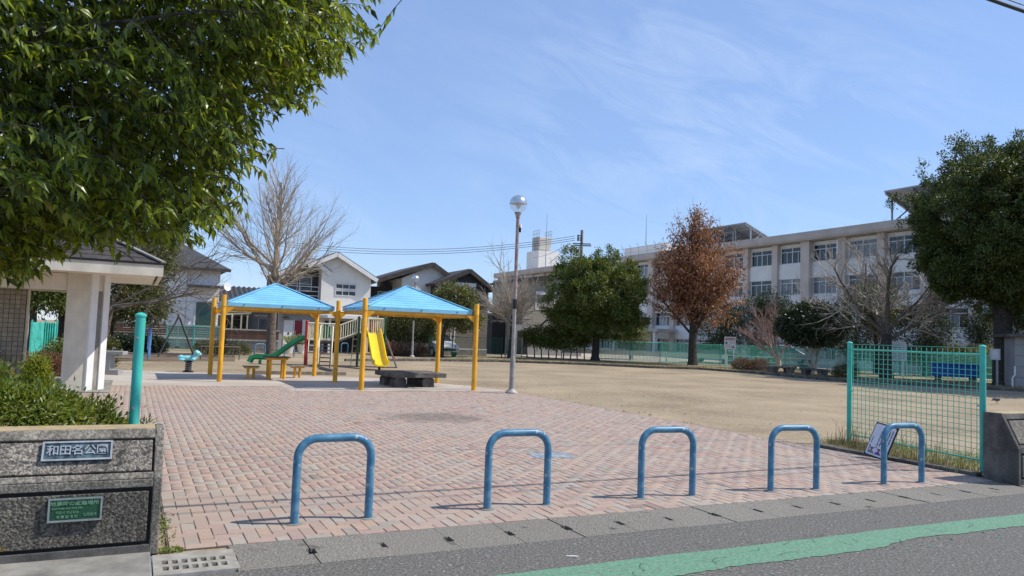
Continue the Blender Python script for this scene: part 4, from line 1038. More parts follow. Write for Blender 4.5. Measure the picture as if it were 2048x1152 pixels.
# shadow gap behind the windows, spandrels, pilasters
for k in range(nb + 1):
    x = -.10 + k * bay; wd = 1.0 if k % 6 == 0 else .70; pr_ = .62 if k % 6 == 0 else .42
    MB().box(x + .3 - wd / 2, -.01, -.3, x + .3 + wd / 2, pr_, 11.245).build('pilaster', M_['school_pink'], sch)
for r in range(4):
    z0 = SILL[r] - 1.52 if r else -.3; z1 = SILL[r] - .075
    mb = MB()
    for k in range(nb): mb.box(.75 + k * bay - .18, -.005, z0, .75 + k * bay + 2.98, .16, z1)
    stuff(mb.build('spandrel', M_['school_white'], sch))
for k in (5, 9, 14, 18): MB().tube([(.75 + k * bay - .35, .70, .2), (.75 + k * bay - .35, .70, 11.0)], .07, 8).build('downpipe', M_['school_white'], sch)
# entrance canopy, roof furniture
MB().box(42, .5, 2.6, 52, 3.2, 2.95).build('canopy', M_['school_eave'], sch)
for x in (43, 51): MB().box(x - .2, 2.5, -.3, x + .2, 2.9, 2.6).build('canopy_post', M_['school_white'], sch)
MB().box(49.5, -7.5, 12.05, 58.5, -3.5, 13.9).build('roof_house', M_['school_white'], sch)
for x0, x1, y in ((33, 55, .3), (64, 72, .3)):
    mb = MB(); n = int((x1 - x0) / 1.6)
    for i in range(n + 1):
        x = x0 + (x1 - x0) * i / n
        mb.tube([(x, y, 12.0), (x, y, 13.15), (x, y + .32, 13.5)], .035, 6)
    for z in (12.5, 13.1): mb.tube([(x0, y, z), (x1, y, z)], .022, 6)
    mb.build('roof_rail', M_['steel'], sch)
def solar(x0, x1, y0, y1, z0, z1):
    o = MB().prism([(x0, y0, z0), (x0, y1, z1), (x0, y1, z1 + .12), (x0, y0, z0 + .12)], (x1 - x0, 0, 0)).build('solar_array', M_['solar'], sch)
    mb = MB(); n = int((x1 - x0) / 2.2)
    for i in range(n + 1):
        x = x0 + .15 + (x1 - x0 - .3) * i / n
        mb.bar((x, y0 + .2, z0 - .12), (x, y1, z1 - .12), .16); mb.bar((x, y1 - .8, 12.05), (x, y1 - .8, z1 - .5), .12); mb.bar((x, y0 + .8, 12.05), (x, y0 + .8, z0 + .3), .12); mb.bar((x, y1 - .8, 12.05), (x, (y0 + y1) / 2, (z0 + z1) / 2 - .2), .09)
    for f in (.25, .5, .75): mb.bar((x0, y0 + (y1 - y0) * f, z0 + (z1 - z0) * f - .06), (x1, y0 + (y1 - y0) * f, z0 + (z1 - z0) * f - .06), .08)
    mb.build('solar_frame', M_['steel'], o)
solar(1.0, 15.5, -5.0, .4, 12.5, 14.6); solar(32.5, 43, -4.8, -.6, 12.5, 14.1)
mb = MB(); mb.tube([(53, -3, 13.9), (53, -3, 18.0)], [.06, .02], 8); mb.build('antenna', M_['steel'], sch)
# stair tower with the water tank at the far end
MB().box(85.9, -9, 12.05, 90.3, -5, 16.2).build('stair_tower', M_['school_white'], sch)
tk = MB().box(87.3, -8.2, 16.5, 89.7, -5.8, 18.7).build('water_tank', mat('cream tank panels', (.52, .49, .42), .6, .1, 2), sch, bev=.08)
mb = MB()
for x in (87.3, 88.1, 88.9, 89.7): mb.box(x - .04, -5.8, 16.2, x + .04, -5.73, 18.75)
for z in (16.5, 17.6, 18.65): mb.box(87.27, -5.79, z - .04, 89.73, -5.72, z + .04)
for x in (87.3, 87.9, 88.5, 89.1, 89.7):
    for y in (-8.2, -5.8): mb.tube([(x, y, 18.7), (x, y, 19.9)], .035, 6)
for y in (-8.2, -5.8):
    for z in (19.3, 19.9): mb.tube([(87.3, y, z), (89.7, y, z)], .03, 6)
mb.build('tank_frame', M_['steel'], tk)
mb = MB(); mb.tube([(85.2, -6, 12), (85.2, -6, 22.5)], [.09, .03], 8); mb.build('mast', M_['steel'], sch)

# ------------------------------------------------------------------ houses beyond the park
def house(name, lab, px, Y, rz=R(26)):
    p = A(px, 600, Y); p.z = 0; return thing(name, lab, 'house', p, rz)
# (1) white house at the left with a dark hipped roof.  local x: 0 = its right corner
h1 = house('white_house', 'white house with rough siding and a dark hipped roof behind the slatted fence', 438, 48, R(27))
MB().box(-7.6, .01, 0, 0, 8, 5.05).build('wall', M_['siding_white'], h1)
mb = MB(); e, zt = .55, 5.05
q = [(-7.6 - e, -e, zt), (e, -e, zt), (e, 8 + e, zt), (-7.6 - e, 8 + e, zt)]; rg = [(-4.4, 3.6, 7.4), (-3.2, 3.6, 7.4)]
mb.add(q + rg, [(0, 1, 5, 4), (1, 2, 5), (2, 3, 4, 5), (3, 0, 4), (3, 2, 1, 0)]); mb.build('roof', M_['roof_tile'], h1)
MB().box(-7.6 - e, -e - .04, zt - .16, e, -e - .005, zt + .03).build('gutter', M_['roof_brown'], h1)
window(h1, -1.32, 1.2, 1.15, 1.75, 0, 1, 1, glass=mat('green tinted glass', (.03, .075, .065), .08), fw=.1)
window(h1, -6.9, 1.3, 1.6, 1.3, 0, 1, 2)
MB().box(-1.9, -.75, 3.85, -.05, -.01, 3.98).build('window_canopy', M_['charcoal'], h1)
mb = MB()
for x in (-1.9, -3.7, -5.5): mb.box(x - .012, -.012, 0, x + .012, .0, 4.95)
for z in (2.95, 1.1): mb.box(-7.55, -.011, z - .012, -.02, .001, z + .012)
stuff(mb.build('siding_joint', M_['siding_grey'], h1))
mb = MB(); mb.lathe([(.02, 0), (.25, .05), (.36, .14), (.34, .15), (.02, .06)], 16); sd = mb.build('satellite_dish', M_['white_paint'], h1, smooth=True); sd.location = (.35, -.35, 3.95); sd.rotation_euler = (R(75), R(20), R(25)); sd.scale = (.75, .75, .75)
MB().tube([(0, .1, 3.7), (.2, -.2, 3.8), (.33, -.3, 3.95)], .03, 6).build('dish_arm', M_['white_paint'], h1)
# (2) low house with a tiled roof
h2 = house('tiled_roof_house', 'low grey house with a corrugated tile roof between the white house and the gabled one', 442, 53)
MB().box(-.3, .3, 0, 4.6, 6, 3.1).build('wall', M_['siding_grey'], h2)
rf = MB(); n = 15
for i in range(n):
    x = -.5 + 5.4 * i / n; w = 5.4 / n
    rf.prism([(x, -.5, 3.25), (x + w * .5, -.5, 3.36), (x + w * .96, -.5, 3.25), (x + w * .5, -.5, 3.2)], (0, 3.6, 1.15))
stuff(rf.build('roof_tiles', M_['roof_tile'], h2))
MB().prism([(-.5, -.48, 3.1), (-.5, 3.1, 4.27), (-.5, 3.1, 4.4), (-.5, -.48, 3.22)], (5.4, 0, 0)).build('roof', M_['roof_tile'], h2)
MB().box(-.5, -.52, 3.0, 4.9, -.485, 3.2).build('fascia', M_['siding_grey'], h2)
window(h2, 2.65, .6, 1.15, 1.5, .3, 1, 2, glass=M_['glass_curtain'])
MB().box(2.3, .22, 2.25, 4.0, .29, 2.4).build('window_hood', M_['alu'], h2)
mb = MB()
for x in (.1, .7, 1.3, 1.7): mb.box(x - .05, -1.1, 0, x + .05, -1.0, 2.3)
mb.bar((-.2, -1.05, 1.3), (1.9, -1.05, 1.3), .08, .1); mb.bar((-.2, -1.05, 2.3), (1.9, -1.05, 2.45), .08, .12); mb.bar((1.7, -1.05, 2.4), (1.7, .3, 2.6), .08, .1)
mb.build('porch_frame', M_['cream'], h2); MB().prism([(-.2, -1.15, 2.5), (-.2, .25, 2.78), (-.2, .25, 2.84), (-.2, -1.15, 2.56)], (2.2, 0, 0)).build('porch_roof', M_['alu'], h2)
MB().box(0, -.3, 0, 1.9, -.1, 2.2).build('porch_shade_panel', M_['void'], h2)
# (3) gabled house with a red door; origin at its front left corner
h3 = house('gabled_house', 'pale two storey gabled house with a dark bay and a red front door', 563, 50, R(26))
wv_, wd = 6.0, 5.95
MB().prism([(2.55, .02, 0), (wd, .02, 0), (wd, .02, 5.15), (3.45, .02, 6.62), (2.3, .02, 5.98), (2.3, .02, 5.6), (2.55, .02, 5.5)], (0, 8, 0)).build('wall', M_['siding_beige'], h3)
MB().prism([(0, 1.0, 0), (2.54, 1.0, 0), (2.54, 1.0, 6.05), (1.9, 1.0, 5.95), (0, 1.0, 5.2)], (0, 6, 0)).build('bay_wall', M_['charcoal'], h3)
gable_roof(h3, 1.9, wd, 5.85, 5.2, 3.45, 6.62, 0, 8, m=M_['roof_tile'], trim=M_['white_paint'], oh=.4)
gable_roof(h3, 0, 2.9, 5.15, 5.45, 1.95, 6.12, .25, 5, m=M_['roof_tile'], trim=M_['white_paint'], oh=.3)
window(h3, 3.55, 4.36, 1.32, .26, .02, 1, 3); window(h3, 3.55, 3.90, 1.32, .26, .02, 1, 3)
for x in (.35, 1.3): window(h3, x, 4.1, .75, .9, 1.0, 2, 1)
mb = MB()
for z in (3.75, 4.05, 4.35): mb.bar((.1, .3, z), (2.45, .3, z), .04)
for x in (.1, 1.2, 2.45): mb.bar((x, .3, 3.3), (x, .3, 4.36), .04)
mb.build('balcony_rail', M_['alu'], h3)
MB().box(-.1, .12, 3.28, 3.2, .95, 3.42).build('balcony_canopy', M_['charcoal'], h3)
MB().box(-.1, .25, 2.6, 2.52, .95, 3.27).build('balcony_front', M_['siding_grey'], h3)
MB().box(0, .7, 0, 2.53, .98, 2.59).build('porch_wall', M_['siding_grey'], h3)
dr = MB().box(1.05, .62, .15, 1.55, .69, 2.05).build('door', M_['door_red'], h3); MB().box(1.09, .56, .9, 1.12, .60, 1.35).build('handle', M_['steel'], dr)
MB().box(.98, .64, .1, 1.045, .70, 2.12).build('door_frame', M_['white_paint'], h3); MB().box(1.555, .64, .1, 1.75, .70, 2.12).build('door_frame', M_['white_paint'], h3)
window(h3, 1.85, .9, .12, 1.1, .70, 1, 1); MB().box(.35, .66, .1, .95, .695, 2.05).build('porch_panel', M_['white_paint'], h3); MB().box(.62, .64, 1.1, .72, .655, 1.25).build('intercom', M_['black'], h3)
MB().lathe([(.05, .1), (.28, .0), (.26, -.02), (.05, -.03)], 12, (.45, .4, 2.2)).build('porch_lamp', M_['black'], h3)
MB().box(2.55, -2.4, 2.28, 6.6, -.0, 2.48).build('carport_roof', M_['white_paint'], h3)
for x in (2.75, 6.4): MB().box(x - .06, -2.3, 0, x + .06, -2.18, 2.275).build('carport_post', M_['alu'], h3)
MB().box(2.9, -.06, .05, 5.6, -.005, 2.1).build('carport_shade_panel', M_['void'], h3)
# (4) white and charcoal house: white gable behind, dark gable in front
h4 = house('charcoal_gable_house', 'two storey house with a charcoal front gable and a white gable behind it', 866, 55, R(25))
MB().prism([(-1.9, 1.6, 0), (1.5, 1.6, 0), (1.5, 1.6, 5.9), (.35, 1.6, 6.55), (-1.9, 1.6, 5.5)], (0, 7, 0)).build('wall', M_['siding_beige'], h4)
MB().box(-4.6, 4.0, 0, -1.91, 8.5, 4.9).build('side_wall', M_['charcoal'], h4)
gable_roof(h4, -4.4, 1.6, 4.95, 5.85, .35, 6.62, 1.6, 9, m=M_['roof_brown'], trim=M_['roof_brown'], oh=.4)
MB().prism([(.35, 0, 3.4), (4.35, 0, 3.4), (4.35, 0, 5.05), (2.65, 0, 6.15), (.35, 0, 5.2)], (0, 7, 0)).build('front_wall', M_['charcoal'], h4)
MB().box(.35, .0, .0, 4.35, 7, 3.39).build('lower_wall', M_['siding_taupe'], h4)
mb = MB()
for k in range(15): mb.box(.36, -.018, .55 + .19 * k, 4.34, .0, .55 + .19 * k + .165)
stuff(mb.build('siding_board', M_['siding_taupe'], h4))
MB().box(.33, -.03, .0, 4.37, -.02, .40).build('plinth', M_['concrete'], h4); MB().box(.33, -.04, .41, 4.37, -.019, .49).build('water_table', M_['white_paint'], h4)
gable_roof(h4, .35, 4.4, 5.15, 5.0, 2.65, 6.2, 0, 7, m=M_['roof_brown'], trim=M_['roof_brown'], oh=.42)
window(h4, 1.78, 3.85, 1.36, 1.15, 0, 1, 2, frame=M_['white_paint'], glass=M_['glass_curtain'], fw=.09); MB().box(1.66, -.16, 5.06, 3.27, -.055, 5.32).build('shutter_box', M_['white_paint'], h4)
for x in (1.5, 3.35): window(h4, x, 1.2, .22, 1.5, 0, 2, 1, frame=M_['white_paint'], fw=.07)
window(h4, -3.0, 3.4, .6, 1.1, 4.0, 1, 1)
MB().box(-1.8, -.2, 2.3, .3, 1.55, 2.5).build('porch_roof', M_['charcoal'], h4)
# (5) sand coloured house with a dark flat roof edge
h5 = house('sand_house', 'sand coloured two storey house with a dark mono pitch roof beside the school', 1046, 63, R(20))
MB().box(0, 0, 2.5, 4.6, 8, 6.6).build('upper_wall', M_['siding_sand'], h5); MB().box(-.9, -.6, 0, 5.2, 8, 2.49).build('lower_wall', M_['siding_grey'], h5)
MB().prism([(-.2, -.5, 6.15), (5.4, -.5, 7.0), (5.4, -.5, 7.22), (-.2, -.5, 6.37)], (0, 9, 0)).build('roof', M_['charcoal'], h5)
mb = MB()
for k in range(17): mb.box(.01, -.02, 2.55 + .22 * k, 4.59, -.001, 2.55 + .22 * k + .2)
stuff(mb.build('siding_board', M_['siding_sand'], h5))
window(h5, 1.2, 3.9, 1.6, 1.15, 0, 1, 2, frame=M_['white_paint'], fw=.09); MB().box(1.08, -.18, 5.1, 2.92, -.06, 5.34).build('shutter_box', M_['white_paint'], h5)
MB().box(-2.1, 1.5, 0, -.92, 5, 3.4).build('garage_wall', M_['void'], h5); MB().box(-.6, -.62, 0, .3, -.605, 2.0).build('garage_shade_panel', M_['void'], h5)
MB().bar((1.2, -.95, 2.4), (1.7, -1.3, 3.0), .14).build('awning_arm', M_['charcoal'], h5)

# ------------------------------------------------------------------ toilet block at the left
tl_p = A(172, 700, 16.6); tl_p.z = 0
tb_ = thing('toilet_block', 'park toilet block with cream pillar, tiled wall and dark hipped roof', 'toilet building', tl_p, TH)
# local: pillar's right front corner near the origin, x to the right, y away
p_ = MB(); p_.prism([(-.44, .0, -.05), (.0, .0, -.05), (.34, .42, -.05), (.34, .8, -.05), (-.44, .8, -.05)], (0, 0, 2.62)); p_.build('pillar', M_['cream_render'], tb_, bev=.01)
dq = Vector((.34, .42, 0)); Lq = dq.length; dq = dq.normalized(); nq = Vector((dq.y, -dq.x, 0))
for s0, s1 in ((.0, .19), (.36, Lq)):
    a = dq * s0; b = dq * s1; MB().prism([a, b, b + nq * .05, a + nq * .05], (0, 0, 2.56)).build('pillar_fin', M_['white_paint'], tb_)
a = dq * .192; b = dq * .358; MB().prism([a - nq * .0, b - nq * .0, b + nq * .012, a + nq * .012], (0, 0, 2.2)).build('pillar_strip', M_['concrete'], tb_)
MB().box(-7, .05, 2.18, -.445, .55, 2.55).build('beam', M_['cream_render'], tb_); MB().box(-.32, .81, 2.2, -.02, 3.2, 2.55).build('beam', M_['cream_render'], tb_)
rx0, rx1, ry0, ry1, rz0 = -8.2, 1.36, -.9, 3.6, 2.57
MB().box(rx0 + .1, ry0 + .1, rz0 - .01, rx1 - .1, ry1 - .1, rz0 + .03).build('soffit', M_['soffit'], tb_)
fa = MB(); fa.bar((rx0, ry0, rz0 + .13), (rx1 + .04, ry0, rz0 + .115), .08, .27); fa.bar((rx1, ry0 + .042, rz0 + .13), (rx1, ry1 - .042, rz0 + .115), .08, .27); fa.bar((rx0, ry1, rz0 + .13), (rx1 + .04, ry1, rz0 + .115), .08, .27); fa.build('fascia', M_['cream_render'], tb_)
rz1 = rz0 + .26; apx = [(rx0 + 2.3, (ry0 + ry1) / 2, rz1 + 1.2), (rx1 - 2.3, (ry0 + ry1) / 2, rz1 + 1.2)]
rf = MB(); nst = 11
cn = [(rx0, ry0), (rx1 + .04, ry0), (rx1 + .04, ry1), (rx0, ry1)]; tp4 = [apx[0], apx[1], apx[1], apx[0]]
for s in range(4):
    a, b = Vector((*cn[s], rz1)), Vector((*cn[(s + 1) % 4], rz1)); c, d = Vector(tp4[(s + 1) % 4]), Vector(tp4[s])
    for k in range(nst):
        t0, t1 = k / nst, (k + 1) / nst; lift = Vector((0, 0, .016)); up0 = lift
        rf.add([a.lerp(d, t0) + up0, b.lerp(c, t0) + up0, b.lerp(c, t1), a.lerp(d, t1), a.lerp(d, t0), b.lerp(c, t0)], [(0, 1, 2, 3), (4, 5, 1, 0)])
M_['shingle'] = mat('dark brown shingles', (.06, .05, .045), .85, .25, 12)
rf.build('roof', M_['shingle'], tb_)
hp = MB()
for a, b in ((cn[1], apx[1]), (cn[0], apx[0]), (cn[2], apx[1])): hp.bar((a[0], a[1], rz1 + .03), (b[0], b[1], b[2] + .03), .14, .035)
hp.bar(Vector(apx[0]) + Vector((0, 0, .03)), Vector(apx[1]) + Vector((0, 0, .03)), .14, .035)
hp.build('hip_cap', M_['concrete'], tb_)
MB().box(rx0, ry0 - .06, rz1 - .035, rx1 + .08, ry0 - .0, rz1 + .012).build('eave_strip', M_['black'], tb_)
# tiled wall with a corner bead, door and basin
M_['tile'] = mat('beige wall tile', (.40, .355, .29), .5, .1, 7, island=.1); M_['grout'] = mat('dark grout', (.13, .115, .095), .9)
wx0, wx1, wy = -2.35, -1.36, 1.9
tw = MB().box(wx0 - 3.5, wy + .01, 0, wx1, wy + .25, 2.55).build('tile_wall', M_['grout'], tb_)
mb = MB(); tz = .108
for i in range(9):
    for k in range(23): mb.box(wx1 - .01 - tz * (i + 1), wy - .004, .03 + tz * k, wx1 - .02 - tz * i, wy + .012, .02 + tz * (k + 1))
stuff(mb.build('wall_tile', M_['tile'], tw))
MB().box(wx1 + .0, wy - .012, 0, wx1 + .035, wy + .26, 2.55).build('corner_bead', M_['cream_render'], tb_)
MB().box(wx1 + .04, wy + .0, 2.2, -.34, wy + .22, 2.55).build('beam', M_['cream_render'], tb_)
dr = MB().box(wx0 - .42, wy - .03, .1, wx0 - .0, wy + .005, 2.25).build('door', mat('grey steel door', (.30, .29, .28), .5, .06, 3), tb_); MB().box(wx0 - .1, wy - .07, .95, wx0 - .06, wy - .035, 1.2).build('handle', M_['steel'], dr)
MB().box(wx0 - 2.6, wy - .4, 0, wx0 - .5, wy - .02, 2.54).build('side_wall', M_['concrete'], tb_)
mb = MB(); mb.lathe([(.12, .45), (.34, .72), (.40, .80), (.36, .80), (.26, .68), (.05, .60)], 18); bs = mb.build('wash_basin', M_['cream_render'], tb_, smooth=True); bs.location = (wx0 + .05, wy - .55, 0); bs.scale = (1.5, 1, 1)
MB().lathe([(.13, -.02), (.11, .46)], 14, (wx0 + .05, wy - .55, 0)).build('basin_foot', M_['cream_render'], tb_, smooth=True)
mb = MB(); mb.tube([(wx0 - .1, wy - .2, .8), (wx0 - .1, wy - .2, 1.02), (wx0 - .1, wy - .4, 1.05), (wx0 - .1, wy - .44, .98)], .018, 8); mb.build('tap', M_['steel'], tb_)
MB().box(-7, -.4, -.03, .5, 3.4, .03).build('floor_slab', M_['concrete'], tb_)

# ------------------------------------------------------------------ walls and fences at the back
def slat_wall(name, lab, a, b, spec, cat='wall', group=None):
    """a board or block wall from ground point a to b; spec = rows (z0, z1, material, piece length, gap, name)"""
    d = b - a; t = thing(name, lab, cat, a, math.atan2(d.y, d.x), group); L = d.length; meshes = {}
    for z0, z1, m, pl, gap, nm in spec:
        n = max(1, round(L / pl)); key = (z1 - z0, n, m.name)
        for i in range(n):
            if key not in meshes:
                o = MB().box(0, 0, 0, L / n - gap, .10, z1 - z0).build(nm, m, t); meshes[key] = o
            else:
                o = meshes[key].copy(); COL.objects.link(o); o.parent = t
            o.location = (L * i / n, random.uniform(-.006, .006), z0)
    return t, L
yb = 45.0
a, b = A(211, 700, yb), A(330, 700, yb + .2); a.z = b.z = 0
rows = [(.05 + .21 * k, .05 + .21 * k + .2, M_['block_grey'], .42, .012, 'block') for k in range(3)] + [(.82 + .135 * k, .82 + .135 * k + .115, M_['board_brown'], 1.8, .02, 'board') for k in range(5)]
t, L = slat_wall('slatted_wall', 'wall of brown boards over grey blocks behind the dark hedge', a, b, rows); MB().box(0, -.02, 1.49, L, .12, 1.54).build('cap', M_['board_cream'], t); MB().box(0, -.02, .70, L, .12, .79).build('cap', M_['board_cream'], t)
a, b = A(331.5, 700, yb + .2), A(447, 700, yb + .6); a.z = b.z = 0
rows = [(.05 + .21 * k, .05 + .21 * k + .2, M_['block_grey'], .42, .012, 'block') for k in range(3)] + [(.84 + .135 * k, .84 + .135 * k + .075, M_['board_cream'], 1.8, .02, 'board') for k in range(5)]
t, L = slat_wall('slatted_wall', 'wall of spaced cream boards over grey blocks behind the swing', a, b, rows); MB().box(0, .102, .8, L, .13, 1.5).build('backing', M_['siding_grey'], t); MB().box(0, -.02, .72, L, .12, .80).build('cap', M_['board_cream'], t)
a, b = A(452, 700, 43.5), A(556, 700, 44.2); a.z = b.z = 0
rows = [(.04 + .215 * k, .04 + .215 * k + .205, M_['block_grey'], .45, .012, 'block') for k in range(3)] + [(.80 + .125 * k, .80 + .125 * k + .118, M_['board_brown'], 3.1, .01, 'board') for k in range(4)]
t, L = slat_wall('boarded_wall', 'wall of red brown boards on grey blocks left of the bare trunk', a, b, rows); MB().box(-.03, -.03, 1.305, L + .03, .13, 1.37).build('cap', M_['board_cream'], t); MB().box(-.02, -.03, .70, L + .02, .13, .78).build('cap', M_['board_cream'], t)

def mesh_panel(L, H, z0, sx, sz, r, m, parent, name='mesh_panel'):
    """welded wire net as one part: thin three-sided wires"""
    V, F = [], []; n = 0
    def wire(a, b, nn):
        nonlocal n
        for k in range(3):
            an = 2.094 * k; o1 = (math.cos(an) * r, math.sin(an) * r)
            for p in (a, b):
                V.append((p[0] + (o1[0] if nn == 'v' else 0), o1[1] + p[1], p[2] + (o1[0] if nn == 'h' else 0)))
        for k in range(3): F.append((n + 2 * k, n + 2 * k + 1, n + (2 * k + 3) % 6, n + (2 * k + 2) % 6))
        n += 6
    k = int(L / sx)
    for i in range(k + 1): wire((L * i / k, 0, z0), (L * i / k, 0, H), 'v')
    k = int((H - z0) / sz)
    for i in range(k + 1): wire((0, .006, z0 + (H - z0) * i / k), (L, .006, z0 + (H - z0) * i / k), 'h')
    return stuff(np_mesh(name, np.array(V), np.array(F), m, parent))
def net_fence(name, lab, pts, H, m, pm, sx=.1, sz=.1, r=.006, post_d=2.0, group=None, rail=False):
    t = thing(name, lab, 'mesh fence', pts[0], 0, group); o0 = Vector(pts[0])
    for i in range(len(pts) - 1):
        a, b = Vector(pts[i]), Vector(pts[i + 1]); d = b - a; n = max(1, round(d.length / post_d)); rz = math.atan2(d.y, d.x)
        for k in range(n):
            p = a + d * (k / n) - o0
            c = MB(); c.lathe([(.035, -.05), (.035, H + .02), (.04, H + .03), (.01, H + .07)], 10); q = c.build('post', pm, t, smooth=True); q.location = p
            w = mesh_panel(d.length / n, H, .05, sx, sz, r, m, t); w.location = p; w.rotation_euler.z = rz
            MB().tube([(0, 0, H - .02), (d.length / n, 0, H - .02)], .014, 6).build('rail', pm, t)
            ob = t.children[-1]; ob.location = p; ob.rotation_euler.z = rz
    c = MB(); c.lathe([(.035, -.05), (.035, H + .02), (.04, H + .03), (.01, H + .07)], 10); q = c.build('post', pm, t, smooth=True); q.location = Vector(pts[-1]) - o0
    return t
fp = [G(1197, 722), G(1320, 726), G(1440, 732), G(1570, 739), G(1695, 745), G(1800, 751), G(1905, 758), G(2010, 765), G(2120, 774)]
net_fence('far_mesh_fence', 'long turquoise mesh fence along the far edge of the gravel below the school', fp, 1.45, M_['teal_far'], M_['teal'], .10, .08, .0145, 2.0)
net_fence('back_mesh_fence', 'turquoise mesh fence in front of the spaced cream boards', [A(331, 700, 43.2).xy.to_3d(), A(440, 700, 43.6).xy.to_3d()], 1.45, M_['teal_far'], M_['teal'], .09, .085, .007, 1.9)
net_fence('house_mesh_fence', 'dark green mesh fence before the charcoal gable house', [G(857, 714), G(948, 715), G(1003, 716)], 1.38, M_['green_dark_wire'], M_['green_post'], .11, .08, .007, 2.3)
net_fence('gate_mesh_fence', 'short dark green mesh fence with a grey end post before the sand house', [G(1010, 716.5), G(1043, 718)], 1.38, M_['green_dark_wire'], M_['grey_steel'], .11, .08, .007, 2.3)
# net hung fence seen through the toilet block
M_['net'] = mat('turquoise sheet', (.06, .44, .36), .6, 0, 2.5, col2=(.09, .55, .46), bump=.4, bscale=5, bdist=.08)
a, b, c = A(58, 700, 27.5), A(86, 700, 29), A(109, 700, 29.2)
for p in (a, b, c): p.z = 0
sf = thing('sheet_fence', 'turquoise sheeted fence seen through the opening of the toilet block', 'fence', a)
mb = MB()
for p, q in ((a, b), (b, c)):
    n = 10
    for i in range(n):
        u0, u1 = p.lerp(q, i / n) - a, p.lerp(q, (i + 1) / n) - a; of = Vector((.03, -.06, 0)) * (i % 2); og = Vector((.03, -.06, 0)) * ((i + 1) % 2)
        mb.add([u0 + of, u1 + og, u1 + og + Vector((0, 0, 1.42)), u0 + of + Vector((0, 0, 1.40))], [(0, 1, 2, 3)])
mb.build('sheet', M_['net'], sf)
for p in (a, b, c): MB().tube([p - a + Vector((0, .06, -.05)), p - a + Vector((0, .06, 1.5))], .03, 8).build('post', M_['teal'], sf)

# road side rails behind the far fence, pipe guard and white guard rail
def guard(name, lab, pts, zs, m, w=.05, h=.05, post=2.0, ph=.8):
    a = Vector(pts[0]); t = thing(name, lab, 'guard rail', a)
    for i in range(len(pts) - 1):
        p, q = Vector(pts[i]) - a, Vector(pts[i + 1]) - a; d = q - p; n = max(1, round(d.length / post))
        for z in zs: MB().bar(p + Vector((0, 0, z)), q + Vector((0, 0, z)), w, h).build('rail', m, t)
        for k in range(n): 
            c = p + d * (k / n); MB().tube([c + Vector((0, .07, -.05)), c + Vector((0, .07, ph))], .05, 8).build('post', m, t)
    return t
up = Vector((.8, 1.6, 0))
guard('guard_rail', 'white beam guard rail behind the far mesh fence, left of the brown leaved tree', [fp[0] + up * .9 + Vector((-3.2, .6, 0)), fp[1] + up, fp[2] + up * .8], (.62,), M_['white_paint'], .06, .33, 2.4, .72)
guard('pipe_guard', 'pale double pipe guard behind the far mesh fence, right of the red headed sign', [fp[2] + Vector((.7, .8, 0)), fp[3] + Vector((.7, .9, 0)), fp[5] + Vector((.8, .8, 0)), fp[7] + Vector((.8, .8, 0))], (.38, .74), M_['white_paint'], .055, .055, 2.0, .82)
# concrete kerb and dry lawn strip between gravel and far fence
kp = [G(690, 722), G(860, 722), G(1000, 724), G(1180, 730), G(1300, 736), G(1400, 739), G(1556, 751), G(1634, 759), G(1700, 765), G(1830, 771), G(1960, 778), G(2150, 790)]
kb2 = MB()
for p, q in zip(kp, kp[1:]): kb2.bar(p + Vector((0, 0, .05)), q + Vector((0, 0, .05)), .14, .12)
structure(kb2.build('edge_kerb', M_['concrete_dark']))
bk = [p + Vector((6, 14, 0)) for p in kp]
mb = MB()
for i in range(len(kp) - 1): mb.add([(kp[i].x, kp[i].y, .03), (kp[i + 1].x, kp[i + 1].y, .03), (bk[i + 1].x, bk[i + 1].y, .03), (bk[i].x, bk[i].y, .03)], [(0, 1, 2, 3)])
structure(mb.build('lawn', M_['dry_lawn']))
M_['yard'] = mat('pale ground for bounce light', (.36, .31, .24), .95, 0, .4, col2=(.46, .40, .31), world_co=True, bump=.4, bscale=30, bdist=.01)  # ground made pale to bounce warm sunlight onto the shaded school front
structure(MB().add([(p.x, p.y, .045) for p in (fp[0] + Vector((-4, 1.2, 0)), fp[2] + Vector((.9, 1.1, 0)), fp[4] + Vector((1, .9, 0)), fp[8] + Vector((2, .5, 0)), W(54, 24), W(54, 90), W(30, 90))], [tuple(range(7))]).build('bounce_yard', M_['yard']))
sb = thing('earth_strip', None, None); structure(sb)
q = [G(205, 722), G(470, 722), G(470, 706), G(205, 706)]
MB().add([(p.x, p.y, .0) for p in q], [(0, 1, 2, 3)]).build('soil', mat('bare soil', (.17, .115, .07), .95, .25, 1.5, world_co=True, bump=.7, bscale=12, bdist=.05), sb)
# masonry hut at the right edge
hu = thing('pump_house', 'grey masonry hut with a slab roof at the right edge behind the big trunk', 'hut', A(2030, 700, 35.5).xy.to_3d(), R(-20))
MB().box(0, 0, -.05, 3, 2.5, 2.35).build('wall', M_['siding_grey'], hu); MB().box(-.35, -.35, 2.352, 3.3, 2.8, 2.5).build('roof', M_['concrete_dark'], hu, bev=.02)
mb = MB()
for k in range(4): mb.box(.0, -.008, .5 * k + .48, 3, .0, .5 * k + .495)
mb.build('masonry_joint', M_['concrete_dark'], hu)
mb = MB(); mb.tube([(-.12, -.06, -.02), (-.12, -.06, .45), (-.02, -.06, .6), (-.02, -.06, 1.0)], .04, 8); mb.build('pipe', M_['white_paint'], hu, smooth=True)
